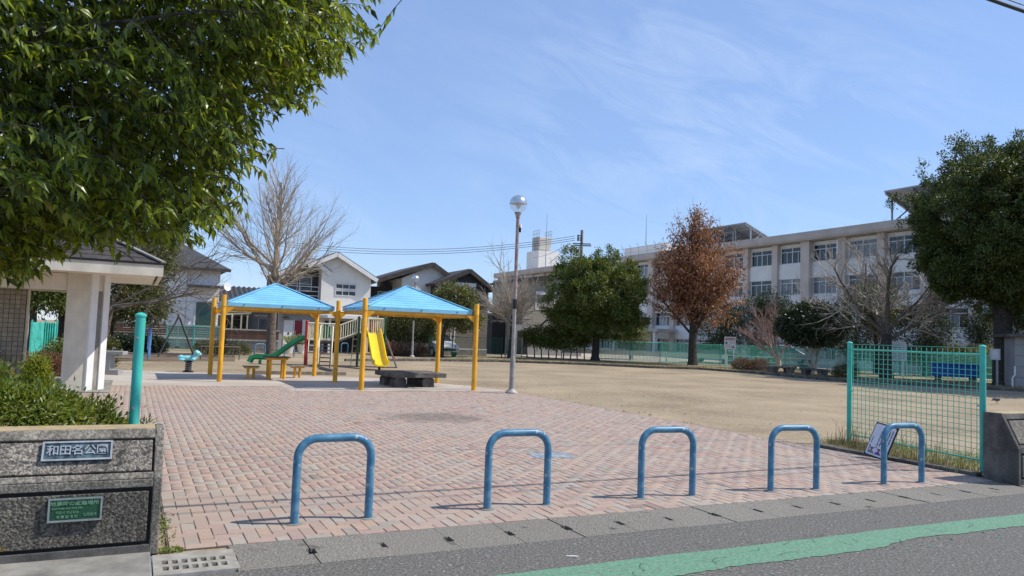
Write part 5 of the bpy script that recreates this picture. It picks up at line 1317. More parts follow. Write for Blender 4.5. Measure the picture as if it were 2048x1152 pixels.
# utility pole and wires
up_p = A(1157, 690, 72); up_p.z = 0
zt = A(1159, 460, 72).z
po = thing('utility_pole', 'concrete utility pole with a cross arm behind the round evergreen tree', 'utility pole', up_p)
MB().tube([(0, 0, 0), (0, 0, zt)], [.19, .13], 12).build('pole', M_['concrete'], po, smooth=True)
za = A(1158, 488, 72).z; k_ = 72 / FPX
mb = MB(); mb.bar((-18 * k_, -.2, za), (18 * k_, -.2, za), .1); mb.bar((-14 * k_, .2, za - .12), (20 * k_, .2, za - .12), .1); mb.build('cross_arm', M_['swing'], po)
for z in (472, 476.5, 480.5):
    zz = A(1158, z, 72).z; MB().bar((0, -.2, zz), (-8 * k_, -.2, zz), .09).build('bracket', M_['swing'], po); MB().lathe([(.06, -.1), (.09, 0), (.06, .1)], 10, (-8 * k_, -.2, zz)).build('insulator', M_['black'], po)
tr_ = MB().tube([(-20 * k_, -.2, za - .2), (-23 * k_, -.2, za - .7), (-18 * k_, -.2, za - 1.6), (-15 * k_, -.2, za - 1.2), (-14 * k_, -.2, za - .2)], .03, 6).build('jumper', M_['black'], po)
def cable(lab, a, b, sag, r, n=14, group='overhead wires'):
    a, b = Vector(a), Vector(b); pts = [a.lerp(b, i / n) - Vector((0, 0, sag * 4 * (i / n) * (1 - i / n))) - a for i in range(n + 1)]
    o = MB().tube(pts, r, 6).build('overhead_wire', M_['black'], None, loc=a); return tag(o, lab, 'wire', group)
for i, (z, yl) in enumerate(((472, 483), (476.5, 487.5), (480.5, 492.5))):
    p = A(1150, z, 71.8); q = A(560, yl - 1, 78)
    cable(('topmost', 'middle', 'lowest')[i] + ' of the three wires running left from the pole over the houses', p, q, 1.1, .022)
cable('wire slanting down from the pole to the sand house roof', A(1136, 489, 71.8), A(1098, 527, 64), .1, .02, 6)
cable('thin wire from the pole towards the lamp', A(1136, 488, 71.8), A(1066, 515, 90), .3, .016, 8)
# street wires along the road: the thick one shows at the top right corner, all throw thin shadows on the bricks
c0 = A(2012, 10, 8.8)
u_c, v_c = UV(c0)
o = MB().tube([W(-30, v_c, c0.z) , W(-10, v_c, c0.z - .18), W(u_c, v_c, c0.z), W(30, v_c, c0.z + .3)], .024, 10).build('street_cable', M_['black']); tag(o, 'thick black street cable crossing the top right corner', 'cable')
o = MB().tube([W(-30, v_c, c0.z + .075), W(-10, v_c, c0.z - .105), W(u_c, v_c, c0.z + .075), W(30, v_c, c0.z + .375)], .008, 8).build('street_cable', M_['grey_steel']); tag(o, 'thin steel carrier wire just above the thick black street cable', 'cable')
for dz, dv_, r in ((1.3, -.62, .011), (1.7, -.2, .009), (2.6, 1.6, .012)):
    o = MB().tube([W(-30, v_c + dv_, c0.z + dz), W(5, v_c + dv_, c0.z + dz - .2), W(40, v_c + dv_, c0.z + dz)], r, 6).build('street_cable', M_['black'])
    tag(o, {.011: 'street wire above the frame whose thin shadow falls on the bricks before the bollards', .009: 'street wire above the frame whose thin shadow falls just behind the bollards', .012: 'street wire above the frame whose thin shadow falls deepest in the paving'}[r], 'cable', 'street wires above the frame')
# ------------------------------------------------------------------ cars
M_['car_white'] = mat('white car paint', (.72, .72, .71), .3, .02, 2, coat=.6)
M_['car_silver'] = mat('silver car paint', (.33, .34, .35), .35, .02, 2, metallic=.4, coat=.5)
M_['tyre'] = mat('tyre rubber', (.018, .018, .018), .85); M_['lamp_glass'] = mat('headlamp glass', (.45, .46, .47), .1)
def car(lab, p, rz, m, van=False, group=None):
    """a small one-box car, nose towards -y"""
    t = thing('parked_car', lab, 'car', p, rz, group)
    L_, hw = 3.9, .84
    # side outline (y, z): nose at -y
    pr = [(-1.95, .32), (-1.97, .62), (-1.80, .80), (-1.05, .99), (-.25, 1.48), (.4, 1.56), (1.5, 1.52), (1.86, 1.05), (1.95, .85), (1.93, .34)]
    bm = bmesh.new(); rings = []
    for x, f, zf in ((-hw, .93, .97), (-hw * .93, .985, 1.0), (-hw * .6, 1, 1.01), (0, 1.01, 1.012), (hw * .6, 1, 1.01), (hw * .93, .985, 1.0), (hw, .93, .97)):
        ring = []
        for y, z in pr:
            tuck = (1 - .20 * max(0, (z - .95) / .6))
            ring.append(bm.verts.new((x * tuck, y * f, .32 + (z - .32) * zf)))
        rings.append(ring)
    n = len(pr)
    for a, b in zip(rings, rings[1:]):
        for i in range(n): bm.faces.new((a[i], a[(i + 1) % n], b[(i + 1) % n], b[i]))
    bm.faces.new(rings[0]); bm.faces.new(rings[-1][::-1]); bmesh.ops.recalc_face_normals(bm, faces=bm.faces)
    me = bpy.data.meshes.new('body'); bm.to_mesh(me); bm.free(); link_mesh('body', me, m, t, True, bev=.02)
    def slab(name, pts, m_, off): MB().prism(pts, off).build(name, m_, t, bev=.004)
    # windscreen, rear and side glass sit 4 mm proud
    a, b = Vector((0, -.98, 1.045)), Vector((0, -.30, 1.455)); nn = Vector((0, -(b.z - a.z), b.y - a.y)).normalized()
    slab('windscreen', [Vector((-.72, a.y, a.z)) + nn * .012, Vector((.72, a.y, a.z)) + nn * .012, Vector((.62, b.y, b.z)) + nn * .012, Vector((-.62, b.y, b.z)) + nn * .012], M_['glass_dark'], nn * .012)
    for s in (-1, 1):
        q = [Vector((s * (.845 - .004), y, z)) for y, z in ((-.78, 1.0), (-.18, 1.40), (.45, 1.45), (1.35, 1.42), (1.62, 1.05), (.5, .99))]
        for v in q: v.x = s * (.84 * (1 - .20 * max(0, (v.z - .95) / .6)) + .006)
        slab('side_window', q, M_['glass_dark'], (s * .01, 0, 0))
        slab('headlight', [(s * .80, -1.80, .66), (s * .48, -1.96, .66), (s * .52, -1.90, .80), (s * .80, -1.66, .84)], M_['lamp_glass'], (0, -.012, 0))
        MB().cbox((s * .95, -.72, 1.02), (.16, .09, .12)).build('mirror', m, t, bev=.02)
        for y in (-1.2, 1.2):
            w = MB().tube([(s * .70, y, .30), (s * .855, y, .30)], .30, 20).build('wheel', M_['tyre'], t, smooth=True); MB().tube([(s * .84, y, .30), (s * .866, y, .30)], .19, 14).build('rim', M_['steel'], w)
            MB().tube([(s * .80, y, .33), (s * .846, y, .33)], .36, 20).build('wheel_arch', M_['black'], t)
    MB().box(-.55, -1.99, .40, .55, -1.93, .56).build('grille', M_['black'], t, bev=.01); MB().box(-.17, -2.0, .58, .17, -1.985, .68).build('number_plate', M_['white_paint'], t)
    return t
p = A(872, 705, 52.5); p.z = 0
car('white compact car parked before the charcoal gable house, nose to the park', p, R(30), M_['car_white'])
def car_at(px, Y, rz, lab, m): 
    q = A(px, 700, Y); q.z = .045; return car(lab, q, rz, m)
car_at(1430, 60, R(70), 'silver car behind the mesh fence, right of the brown leaved tree', M_['car_silver'])
car_at(1575, 58, R(78), 'silver car behind the mesh fence and the pinkish bare tree', M_['car_silver'])
# flower pots by the red door
pt = thing('potted_plant', 'white potted agave by the porch of the gabled house', 'potted plant', A(603, 705, 46.5).xy.to_3d())
MB().lathe([(.2, 0), (.3, .5), (.32, .55), (.27, .55), (.25, .48)], 14).build('pot', M_['white_paint'], pt, smooth=True)
mb = MB(); rr = random.Random(2)
for k in range(16):
    a = k * 2.4; l = rr.uniform(.7, 1.15); d = Vector((math.cos(a), math.sin(a), 0)); s = Vector((-d.y, d.x, 0)) * .06
    p0, p1, p2 = Vector((0, 0, .5)), d * l * .5 + Vector((0, 0, .5 + l * .55)), d * l + Vector((0, 0, .5 + l * rr.uniform(.3, .75)))
    mb.add([p0 - s * .6, p0 + s * .6, p1 + s, p1 - s, p2], [(0, 1, 2, 3), (3, 2, 4)])
M_['agave'] = leaf_mat('agave', (.07, .12, .06), (.22, .26, .16)); mb.build('leaves', M_['agave'], pt)
pt2 = copy_tree(pt); pt2['label'] = 'white potted agave right of the bare trunk, left of the other pot'; pt2.location = A(577, 705, 46).xy.to_3d(); pt2.rotation_euler.z = 1.0; pt2.scale = (1.1, 1.1, 1.0)
# ------------------------------------------------------------------ vegetation
def unit(a): return a / np.maximum(np.linalg.norm(a, axis=-1, keepdims=True), 1e-9)
def frames(d):
    """two unit vectors across each direction"""
    ref = np.where(np.abs(d[:, 2:3]) < .9, np.array([[0, 0, 1.]]), np.array([[1., 0, 0]]))
    x = unit(np.cross(ref, d)); return x, np.cross(d, x)
def leaf_quads(P, D, N, L, Wd, fold=.25):
    """folded four-point leaves: base, two sides, tip; two triangles sharing the midrib"""
    n = len(P); D = unit(D); S = unit(np.cross(D, N)); N = np.cross(S, D)
    L = np.broadcast_to(np.asarray(L, float), (n,))[:, None]; Wd = np.broadcast_to(np.asarray(Wd, float), (n,))[:, None]
    V = np.empty((n, 4, 3)); V[:, 0] = P; V[:, 1] = P + D * L * .45 + S * Wd * .5 + N * Wd * fold; V[:, 2] = P + D * L; V[:, 3] = P + D * L * .45 - S * Wd * .5 + N * Wd * fold
    o = (np.arange(n) * 4)[:, None]
    F = np.concatenate([o + np.array([[0, 1, 2]]), o + np.array([[0, 2, 3]])]); return V.reshape(-1, 3), F
def long_leaves(P, D, N, L, Wd):
    """longer drooping leaves of six points and four triangles"""
    n = len(P); D = unit(D); S = unit(np.cross(D, N)); N = np.cross(S, D); L = np.asarray(L)[:, None]; Wd = np.asarray(Wd)[:, None]
    V = np.empty((n, 6, 3)); V[:, 0] = P; V[:, 1] = P + D * L * .38 + S * Wd * .5 + N * Wd * .22; V[:, 2] = P + D * L * .38; V[:, 3] = P + D * L * .38 - S * Wd * .5 + N * Wd * .22
    V[:, 4] = P + D * L * .72 - N * L * .05 ; V[:, 5] = P + D * L - N * L * .16
    o = (np.arange(n) * 6)[:, None]
    T = [(0, 1, 2), (0, 2, 3), (1, 4, 2), (3, 2, 4), (1, 5, 4), (3, 4, 5)]
    return V.reshape(-1, 3), np.concatenate([o + np.array([t]) for t in T])
def tubes(polys, radii, n=4):
    """many branches at once: polys (m,k,3), radii (m,k)"""
    m, k, _ = polys.shape
    T = np.gradient(polys, axis=1); T = unit(T)
    x, y = frames(T.reshape(-1, 3)); x = x.reshape(m, k, 3)
    x = np.repeat(x[:, :1], k, 1); x = unit(x - T * np.sum(x * T, -1, keepdims=True)); y = np.cross(T, x)
    an = 2 * np.pi * np.arange(n) / n
    V = polys[:, :, None] + radii[:, :, None, None] * (x[:, :, None] * np.cos(an)[None, None, :, None] + y[:, :, None] * np.sin(an)[None, None, :, None])
    i, j = np.meshgrid(np.arange(k - 1), np.arange(n), indexing='ij'); i = i.ravel(); j = j.ravel(); j2 = (j + 1) % n
    q = np.stack([i * n + j, i * n + j2, (i + 1) * n + j2, (i + 1) * n + j], 1)
    F = (q[None] + (np.arange(m) * k * n)[:, None, None]).reshape(-1, 4)
    return V.reshape(-1, 3), F
class Branches:
    """collects branch polylines of seven points each"""
    K = 7
    def __init__(s): s.p = []; s.r = []
    def add(s, pts, r0, r1):
        s.p.append(pts); s.r.append(np.linspace(r0, r1, s.K))
    def build(s, name, m, parent, n=5):
        V, F = tubes(np.array(s.p), np.array(s.r), n); return np_mesh(name, V, F, m, parent, True)
def curve(p, d, L, wob_, grav, rng):
    K = Branches.K; pts = [np.array(p, float)]; d = np.array(d, float); d /= np.linalg.norm(d)
    for i in range(K - 1):
        d = d + rng.normal(0, wob_, 3) + np.array([0, 0, grav]); d /= np.linalg.norm(d)
        pts.append(pts[-1] + d * L / (K - 1))
    return np.array(pts), d
def grow(br, p, d, L, r, lev, rng, P, tips):
    """P: per level dict(n, len, spread, wob, grav, start)"""
    q = P[lev]; pts, dn = curve(p, d, L, q['wob'], q['grav'], rng); br[lev].add(pts, r, r * q.get('tap', .45))
    if lev + 1 >= len(P):
        tips.append((pts, dn)); return
    c = P[lev + 1]
    nch = max(1, int(rng.normal(c['n'], c['n'] * .15) + .5))
    for k in range(nch):
        t = c.get('start', .3) + (1 - c.get('start', .3)) * (k + rng.uniform(.1, .9)) / nch; t = min(t, .98)
        i = t * (Branches.K - 1); i0 = int(i); pp = pts[i0] + (pts[min(i0 + 1, 6)] - pts[i0]) * (i - i0)
        tang = pts[min(i0 + 1, 6)] - pts[i0] if i0 < 6 else dn; tang = tang / np.linalg.norm(tang)
        az = k * 2.399 + rng.uniform(-.6, .6); a = np.cross(tang, [.3, .2, .93]); a /= np.linalg.norm(a) + 1e-9; b = np.cross(tang, a)
        side = a * math.cos(az) + b * math.sin(az); sp = rng.normal(c['spread'], c['spread'] * .2)
        dd = tang * math.cos(sp) + side * math.sin(sp) + np.array(c.get('bias', (0, 0, 0)))
        grow(br, pp, dd, L * c['len'] * rng.uniform(.75, 1.2) * (1 - .35 * t * c.get('short', .6)), r * c.get('rad', .5) * (1 - .4 * t), lev + 1, rng, P, tips)
def bare_tree(name, lab, base, trunk, r, P, m_trunk, m_twig, seed, group=None, m_limb=None):
    """trunk: list of points (local); limbs grow from the upper part of it"""
    rng = np.random.default_rng(seed); t = thing(name, lab, 'tree', base, 0, group)
    br = [Branches() for _ in P]; tips = []
    for (p, d, L, rr_) in trunk['limbs']: grow(br, p, d, L, rr_, 0, rng, P, tips)
    tp = trunk['pts']; mb = MB(); mb.tube(tp, trunk['rad'], 12); o = mb.build('trunk', m_trunk, t, smooth=True)
    br[0].build('limbs', m_limb or m_trunk, t, 7)
    V, F = [], []; n = 0
    for k, b in enumerate(br[1:]):
        if not b.p: continue
        v, f = tubes(np.array(b.p), np.array(b.r), 4 if k == 0 else 3)
        if f.shape[1] == 4: F.append(f + n); V.append(v); n += len(v)
    stuff(np_mesh('twigs', np.concatenate(V), np.concatenate(F), m_twig, t)); return t, tips, rng

def crown_points(rng, n, c, rad, lump=.18, nl=14, inner=.55, flat=0.0, power=2.0):
    """clump centres filling an uneven ellipsoid, denser towards its skin"""
    lumps = unit(rng.normal(size=(nl, 3))); amp = rng.uniform(-1, 1, nl)
    d = unit(rng.normal(size=(n, 3)))
    k = np.exp(6 * (d @ lumps.T - 1)) @ amp
    rr_ = (1 + lump * k) * (inner + (1 - inner) * rng.uniform(0, 1, n) ** .6)
    if power != 2.0:
        s = (np.abs(d) ** power).sum(1) ** (1 / power); d = d / s[:, None]
    p = d * rr_[:, None] * np.array(rad)
    if flat: p[:, 2] = np.where(p[:, 2] < -rad[2] * flat, -rad[2] * flat + .15 * (p[:, 2] + rad[2] * flat), p[:, 2])
    return p + np.array(c), d
def leaf_crown(t, name, m, rng, pts, dirs, per, spread, L, Wd, up=.5, droop=.0):
    n = len(pts) * per; P = np.repeat(pts, per, 0); O = np.repeat(dirs, per, 0)
    off = rng.normal(size=(n, 3)) * spread; P = P + off
    D = unit(O * .6 + unit(off) * .8 + rng.normal(size=(n, 3)) * .5 + np.array([0, 0, -droop]))
    N = unit(O * .95 + rng.normal(size=(n, 3)) * .5 + np.array([0, 0, up]))
    V, F = leaf_quads(P, D, N, L * rng.uniform(.6, 1.25, n), Wd * rng.uniform(.7, 1.2, n))
    return stuff(np_mesh(name, V, F, m, t))
def cauliflower(rng, c, rad, n, r0, core=.55, up=.15):
    """lumps sitting on an ellipsoid, for crowns built of rounded bunches: list of (centre, radii, share)"""
    out = []; g = math.pi * (3 - math.sqrt(5))
    for i in range(n):
        z = 1 - 2 * (i + .5) / n; q = math.sqrt(1 - z * z); a = g * i + rng.uniform(-.3, .3)
        k = rng.uniform(.74, 1.0); r = r0 * rng.uniform(.55, 1.15)
        out.append(((c[0] + rad[0] * k * q * math.cos(a), c[1] + rad[1] * k * q * math.sin(a), c[2] + rad[2] * k * z), (r * 1.1, r * 1.1, r * .85), 1.0 / n))
    out.append((c, tuple(x * .66 for x in rad), core)); return out
def trunk_mesh(t, pts, rad, m, name='trunk', n=12): return MB().tube(pts, rad, n).build(name, m, t, smooth=True)
def leafy_tree(name, lab, base, c, rad, seed, m_leaf, m_bark, tr, clumps=420, per=40, spread=.20, L=.16, Wd=.08, lump=.2, inner=.55, flat=0, limbs=7, power=2.0, group=None, up=.5, parts=None, nl=14, core=True):
    rng = np.random.default_rng(seed); t = thing(name, lab, 'tree', base, 0, group)
    trunk_mesh(t, tr[0], tr[1], m_bark)
    top = np.array(tr[0][-1]); br = Branches()
    for k in range(limbs):
        a = k * 2.4 + rng.uniform(0, 1); d = np.array([math.cos(a) * rad[0], math.sin(a) * rad[1], rad[2] * rng.uniform(.3, 1.3)])
        tgt = np.array(c) + d * .62; st = np.array(tr[0][-2]) * rng.uniform(0, .5) + top * 1.0; st = np.array(tr[0][-2]) + (top - np.array(tr[0][-2])) * rng.uniform(.3, 1)
        s = np.linspace(0, 1, 7)[:, None]; br.add(st + (tgt - st) * s + rng.normal(0, .08, (7, 3)) * s, tr[1][-1] * .6, tr[1][-1] * .15)
    br.build('limbs', m_bark, t, 6)
    for (cc, rr_, frac) in (parts or [(c, rad, 1.0)]):
        p, d = crown_points(rng, int(clumps * frac), cc, rr_, lump, nl, inner, flat, power)
        leaf_crown(t, 'crown', m_leaf, rng, p, d, per, spread, L, Wd, up)
    return t
LM = {}
LM['oak'] = leaf_mat('glossy oak leaf', (.024, .05, .008), (.26, .34, .04), .36, .42, dry=(.22, .19, .04), dry_at=.985)
LM['oak1'] = leaf_mat('glossy oak leaf single', (.05, .085, .012), (.22, .29, .035), .33, .40, obj=True)
LM['azalea'] = leaf_mat('azalea leaf', (.055, .09, .014), (.23, .29, .05), .42, .34, dry=(.25, .16, .06), dry_at=.985)
LM['evergreen'] = leaf_mat('evergreen leaf', (.022, .048, .010), (.20, .245, .042), .42, .22, dry=(.24, .21, .06), dry_at=.98)
LM['camphor'] = leaf_mat('camphor leaf', (.020, .042, .010), (.125, .165, .036), .45, .2, dry=(.15, .12, .04), dry_at=.98)
LM['camellia'] = leaf_mat('camellia leaf', (.012, .026, .009), (.045, .072, .02), .33, .14)
LM['conifer'] = leaf_mat('dark conifer foliage', (.02, .036, .018), (.06, .085, .03), .6, .12)
LM['brown'] = leaf_mat('dry brown leaf', (.15, .06, .032), (.44, .22, .12), .55, .25)
LM['hedge'] = leaf_mat('hedge leaf', (.05, .065, .02), (.21, .22, .075), .45, .25, dry=(.22, .15, .08), dry_at=.97)
LM['hedge_yellow'] = leaf_mat('yellowish hedge leaf', (.10, .10, .02), (.32, .26, .06), .5, .25, dry=(.30, .10, .06), dry_at=.99)
LM['hedge_brown'] = leaf_mat('winter brown shrub leaf', (.10, .055, .035), (.22, .13, .085), .7, .2)
LM['azalea_red'] = leaf_mat('reddish azalea leaf', (.10, .045, .025), (.24, .11, .06), .6, .2)
LM['lime'] = leaf_mat('lime green leaf', (.09, .13, .012), (.30, .34, .04), .45, .3)
LM['left_ever'] = leaf_mat('olive evergreen leaf', (.035, .05, .012), (.14, .155, .04), .5, .2, dry=(.3, .18, .08), dry_at=.96)

# -------- the overhanging oak at the left, close to the camera
rng = np.random.default_rng(21)
oak_p = Vector((-6.6, 7.6, 0))
oak = thing('evergreen_oak', 'glossy evergreen oak overhanging the gate wall and toilet block from the left', 'tree', oak_p)
op = np.array(oak_p)
trunk_mesh(oak, [(0, 0, -.1), (.05, 0, 1.2), (.2, .05, 2.6), (.5, 0, 4.2), (.7, .1, 6.2)], [.30, .24, .21, .16, .07], M_['bark_dark'])
ZE = np.array([1.9, 2.15, 2.3, 2.6, 2.85, 3.15, 3.5, 3.8, 4.1, 4.5, 5.2, 6.2, 7.2]); XE = np.array([-4.6, -3.75, -3.15, -2.66, -2.52, -2.42, -2.32, -2.05, -1.75, -1.42, -1.35, -1.8, -3.2])
def oak_edge(z): return np.interp(z, ZE, XE)
def oak_floor(x): return np.interp(x, [-8, -5.2, -4.55, -4.2, -3.7, -3.1, -2.6], [2.02, 2.0, 2.10, 2.34, 2.46, 2.40, 2.45])
cl = []
while len(cl) < 7000:
    z = rng.uniform(1.95, 7.2); y = rng.uniform(5.3, 9.6); x = rng.uniform(-9, -1.3)
    k = y / 7.2
    xe = oak_edge(z if z > 4.5 else 1.55 + (z - 1.55) / k) * k         # an outline that holds at every depth of the crown
    if y < 6.1: xe -= (6.1 - y) * 1.2
    if y > 8.6: xe -= (y - 8.6) * .8
    lump_ = .20 * math.sin(5.1 * z + 2.2 * y) + .12 * math.sin(11 * z - 3 * y)
    zf = 1.55 + (oak_floor(x / k) - 1.55) * k
    if x > xe + lump_ - .18 or z < zf + .08 * math.sin(6 * x + y): continue
    bough = math.sin(3.4 * x + 1.3 * z + .6) * math.sin(3.9 * z - 1.1 * x + .9 * math.sin(2.3 * x))
    if y < 6.35 + 1.05 * bough: continue
    edge = min(xe - x, z - zf, 3)
    if edge > 1.3 and rng.uniform() < .35: continue
    if z > 5.4 and rng.uniform() < .5: continue
    cl.append((x, y, z, edge))
cl = np.array(cl)
br = Branches()
hub = np.array([(.2, .05, 2.6), (.35, 0, 3.4), (.5, 0, 4.2), (.6, .05, 5.2)])
P_, D_, N_, L_s, W_s = [], [], [], [], []
for (x, y, z, e) in cl:
    out = np.array([rng.normal(.75, .5), rng.normal(-.25, .55), rng.normal(-.12, .3)]); out /= np.linalg.norm(out)
    Ls = rng.uniform(.30, .55); K = 7
    s = np.linspace(0, 1, K)[:, None]
    tw = np.array([x, y, z]) - op + out * (s - 1) * Ls + np.array([0, 0, -.14 * Ls]) * (s ** 2) * 2
    br.add(tw, .0055, .002)
    nl = rng.integers(9, 14)
    for i in range(nl):
        f = 1 - .8 * ((i + rng.uniform(0, 1)) / nl) ** 1.5; a = f * (K - 1); i0 = min(int(a), K - 2)
        p = tw[i0] + (tw[i0 + 1] - tw[i0]) * (a - i0)
        sd = np.cross(out, [0, 0, 1.]); sd /= np.linalg.norm(sd) + 1e-9
        P_.append(p); D_.append(out * rng.uniform(.2, .7) + sd * rng.normal(0, .7) + np.array([0, 0, rng.normal(-.62, .38)])); N_.append(np.array([rng.normal(0, .55), rng.normal(0, .55), 1.0]))
        l_ = rng.uniform(.09, .17); L_s.append(l_); W_s.append(l_ * rng.uniform(.27, .36))
P_, D_, N_, L_s, W_s = map(np.array, (P_, D_, N_, L_s, W_s))
for k in range(30):                                        # main branches reaching into the crown
    tgt = cl[rng.integers(len(cl)), :3] - op; st = hub[rng.integers(4)]
    s = np.linspace(0, 1, 7)[:, None]; br.add(st + (tgt - st) * s + rng.normal(0, .06, (7, 3)) * s + np.array([0, 0, .35]) * s * (1 - s), .045, .008)
br.build('branches', M_['bark_dark'], oak, 4)
W3 = P_ + op; dist = np.linalg.norm(W3 - np.array([0, 0, CAM_H]), axis=1)
q = W3 - np.array([0, 0, CAM_H]); dep = q @ np.array(_f); sx = 1024 + FPX * (q @ np.array(_rt)) / dep; sy = 576 - FPX * (q @ np.array(_up)) / dep
vis = (sx > -10) & (sx < 2060) & (sy > -10) & (sy < 900)
key = np.where(vis, dist, 99) ; order = np.argsort(key); near, far = order[:300], order[300:]
V, F = long_leaves(P_[far], D_[far], N_[far], L_s[far], W_s[far]); stuff(np_mesh('foliage', V, F, LM['oak'], oak))
IP = []                                                    # larger leaves added inside the crown to block sky and darken it
while len(IP) < 11000:
    z = rng.uniform(2.1, 6.6); y = rng.uniform(7.0, 9.7); x = rng.uniform(-9, -1.6); k = y / 7.2
    xe = oak_edge(z if z > 4.5 else 1.55 + (z - 1.55) / k) * k - .45; zf = 1.55 + (oak_floor(x / k) - 1.55) * k + .25
    if x < xe - max(0, y - 8.6) * .6 and z > zf: IP.append((x, y, z))
IP = np.array(IP) - op; n = len(IP)
V, F = long_leaves(IP, rng.normal(size=(n, 3)) + np.array([.3, 0, -.6]), rng.normal(size=(n, 3)) * .6 + np.array([0, 0, 1.]), rng.uniform(.13, .22, n), rng.uniform(.05, .085, n)); stuff(np_mesh('inner_foliage', V, F, LM['oak'], oak))
lv, lf = long_leaves(np.zeros((1, 3)), np.array([[1., 0, 0]]), np.array([[0, 0, 1.]]), np.array([1.0]), np.array([.28]))
lme = bpy.data.meshes.new('leaf'); lme.from_pydata(lv.tolist(), [], lf.tolist()); lme.materials.append(LM['oak1'])
for i in near:
    o = bpy.data.objects.new('leaf', lme); COL.objects.link(o); o.parent = oak
    d = Vector(D_[i]).normalized(); s = Vector(N_[i]).cross(d).normalized(); n = d.cross(s)
    o.matrix_local = Matrix.Translation(Vector(P_[i])) @ Matrix((d, s, n)).transposed().to_4x4() @ Matrix.Scale(float(L_s[i]), 4)

# -------- azalea bed behind the name plate wall
def bush(name, lab, cat, base, blobs, seed, m, per=26, spread=.06, L=.05, Wd=.018, dens=220, up=1.0, group=None, stems=True, inner=.75):
    rng = np.random.default_rng(seed); t = thing(name, lab, cat, base, 0, group)
    Ps, Ds = [], []
    for c, rad in blobs:
        p, d = crown_points(rng, dens, c, rad, .14, 10, inner); k = p[:, 2] > .03; Ps.append(p[k]); Ds.append(d[k])
    P = np.concatenate(Ps); D = np.concatenate(Ds); leaf_crown(t, 'foliage', m, rng, P, D, per, spread, L, Wd, up)
    if stems:
        b = Branches()
        for k in range(40):
            c, rad = blobs[rng.integers(len(blobs))]; s = np.linspace(0, 1, 7)[:, None]; st = np.array([c[0] + rng.normal(0, rad[0] * .25), c[1] + rng.normal(0, rad[1] * .25), -.03]); e = np.array(c) + rng.normal(size=3) * np.array(rad) * .5
            b.add(st + (e - st) * s, .012, .003)
        b.build('stems', M_['bark_dark'], t, 4)
    return t
az = W(-.85, 6.9)
bl = []
for i in range(9):
    u = -2.75 + .30 * i; h = 1.30 - .045 * i - (.10 if i > 7 else 0)
    c = W(u, 6.72 + .25 * math.sin(i * 1.7)) - az; bl.append(((c.x, c.y, h * .56), (.40, .46, h * .52)))
bush('azalea_bush', 'low leafy azalea hedge filling the bed behind the name plate wall', 'bush', az, bl, 31, LM['azalea'], per=30, spread=.045, L=.055, Wd=.02, dens=330)
p = A(74, 720, 14.2); p.z = 0
bush('lime_bush', 'upright lime green bush before the toilet opening', 'bush', p, [((0, 0, .40), (.16, .18, .42)), ((.06, 0, .25), (.18, .2, .25))], 32, LM['lime'], per=26, spread=.06, L=.07, Wd=.025, dens=160)
p = A(100, 720, 21); p.z = 0
bush('red_azalea', 'reddish brown azalea mound behind the lime green bush', 'bush', p, [((-.3, 0, .25), (.6, .5, .36)), ((.3, .1, .22), (.5, .5, .32)), ((-.3, -1.5, .2), (.55, .5, .3))], 33, LM['azalea_red'], per=30, spread=.06, L=.045, Wd=.02, dens=220)
p = A(140, 700, 24); p.z = 0
bush('dark_bush', 'clipped dark bush seen left of the cream pillar', 'bush', p, [((0, 0, .4), (.7, .6, .48))], 34, LM['evergreen'], per=26, spread=.09, L=.09, Wd=.04, dens=200)
p = A(204, 705, 26); p.z = 0
bush('round_bush', 'round olive bush just right of the cream pillar', 'bush', p, [((0, 0, .45), (.42, .45, .55))], 35, LM['left_ever'], per=26, spread=.09, L=.09, Wd=.04, dens=200)
p = A(258, 700, 40); p.z = 0
bush('dark_hedge', 'long dark hedge below the brown board wall', 'hedge', p, [((-1.2, 0, .35), (.8, .5, .42)), ((0, 0, .35), (.9, .5, .45)), ((1.1, 0, .33), (.8, .5, .40))], 36, LM['camellia'], per=30, spread=.11, L=.11, Wd=.05, dens=220)
p = A(448, 702, 41); p.z = 0
bush('twiggy_bush', 'low twiggy brown green bush behind the low rails', 'bush', p, [((-.7, 0, .25), (.9, .5, .35)), ((.5, 0, .2), (.9, .5, .3))], 37, LM['left_ever'], per=24, spread=.12, L=.10, Wd=.035, dens=170)

# -------- evergreen and bare trees at the left
b0 = A(212, 700, 33); b0.z = 0
leafy_tree('evergreen_tree', 'olive evergreen tree rising behind the toilet roof', b0, (.9, 0, 4.3), (1.75, 1.7, 2.0), 41, LM['left_ever'], M_['bark_dark'], ([(0, 0, -.1), (.05, 0, 1.2), (.4, 0, 2.6), (.7, 0, 3.6)], [.24, .2, .15, .1]),
           clumps=520, per=44, spread=.20, L=.14, Wd=.06, parts=[((.9, 0, 4.5), (1.7, 1.6, 1.9), .75), ((1.5, -.3, 2.35), (1.25, 1.1, .8), .35)])
Pb = [dict(wob=.10, grav=.02, tap=.4), dict(n=6, len=.62, spread=.6, wob=.14, grav=.015, rad=.5, start=.2), dict(n=7, len=.5, spread=.6, wob=.16, grav=.02, rad=.5, start=.2), dict(n=5, len=.55, spread=.55, wob=.15, grav=.02, rad=.55, start=.25)]
b1 = A(204, 702, 30); b1.z = 0
bare_tree('bare_cherry', 'bare grey tree stretching its twigs right above the swing', b1, dict(pts=[(0, 0, -.1), (0, 0, .8), (.1, 0, 1.6), (.25, 0, 2.2)], rad=[.24, .19, .17, .13],
          limbs=[((.2, 0, 2.1), (1, -.1, .10), 4.3, .06), ((.15, 0, 1.9), (.9, .3, .35), 3.6, .055), ((.25, 0, 2.2), (.7, -.3, .7), 3.2, .05), ((.2, 0, 2.1), (.8, .2, .22), 4.6, .05)]), .2, Pb, M_['bark'], M_['bark'], 42)
b2 = A(540, 715, 38.9); b2.z = 0
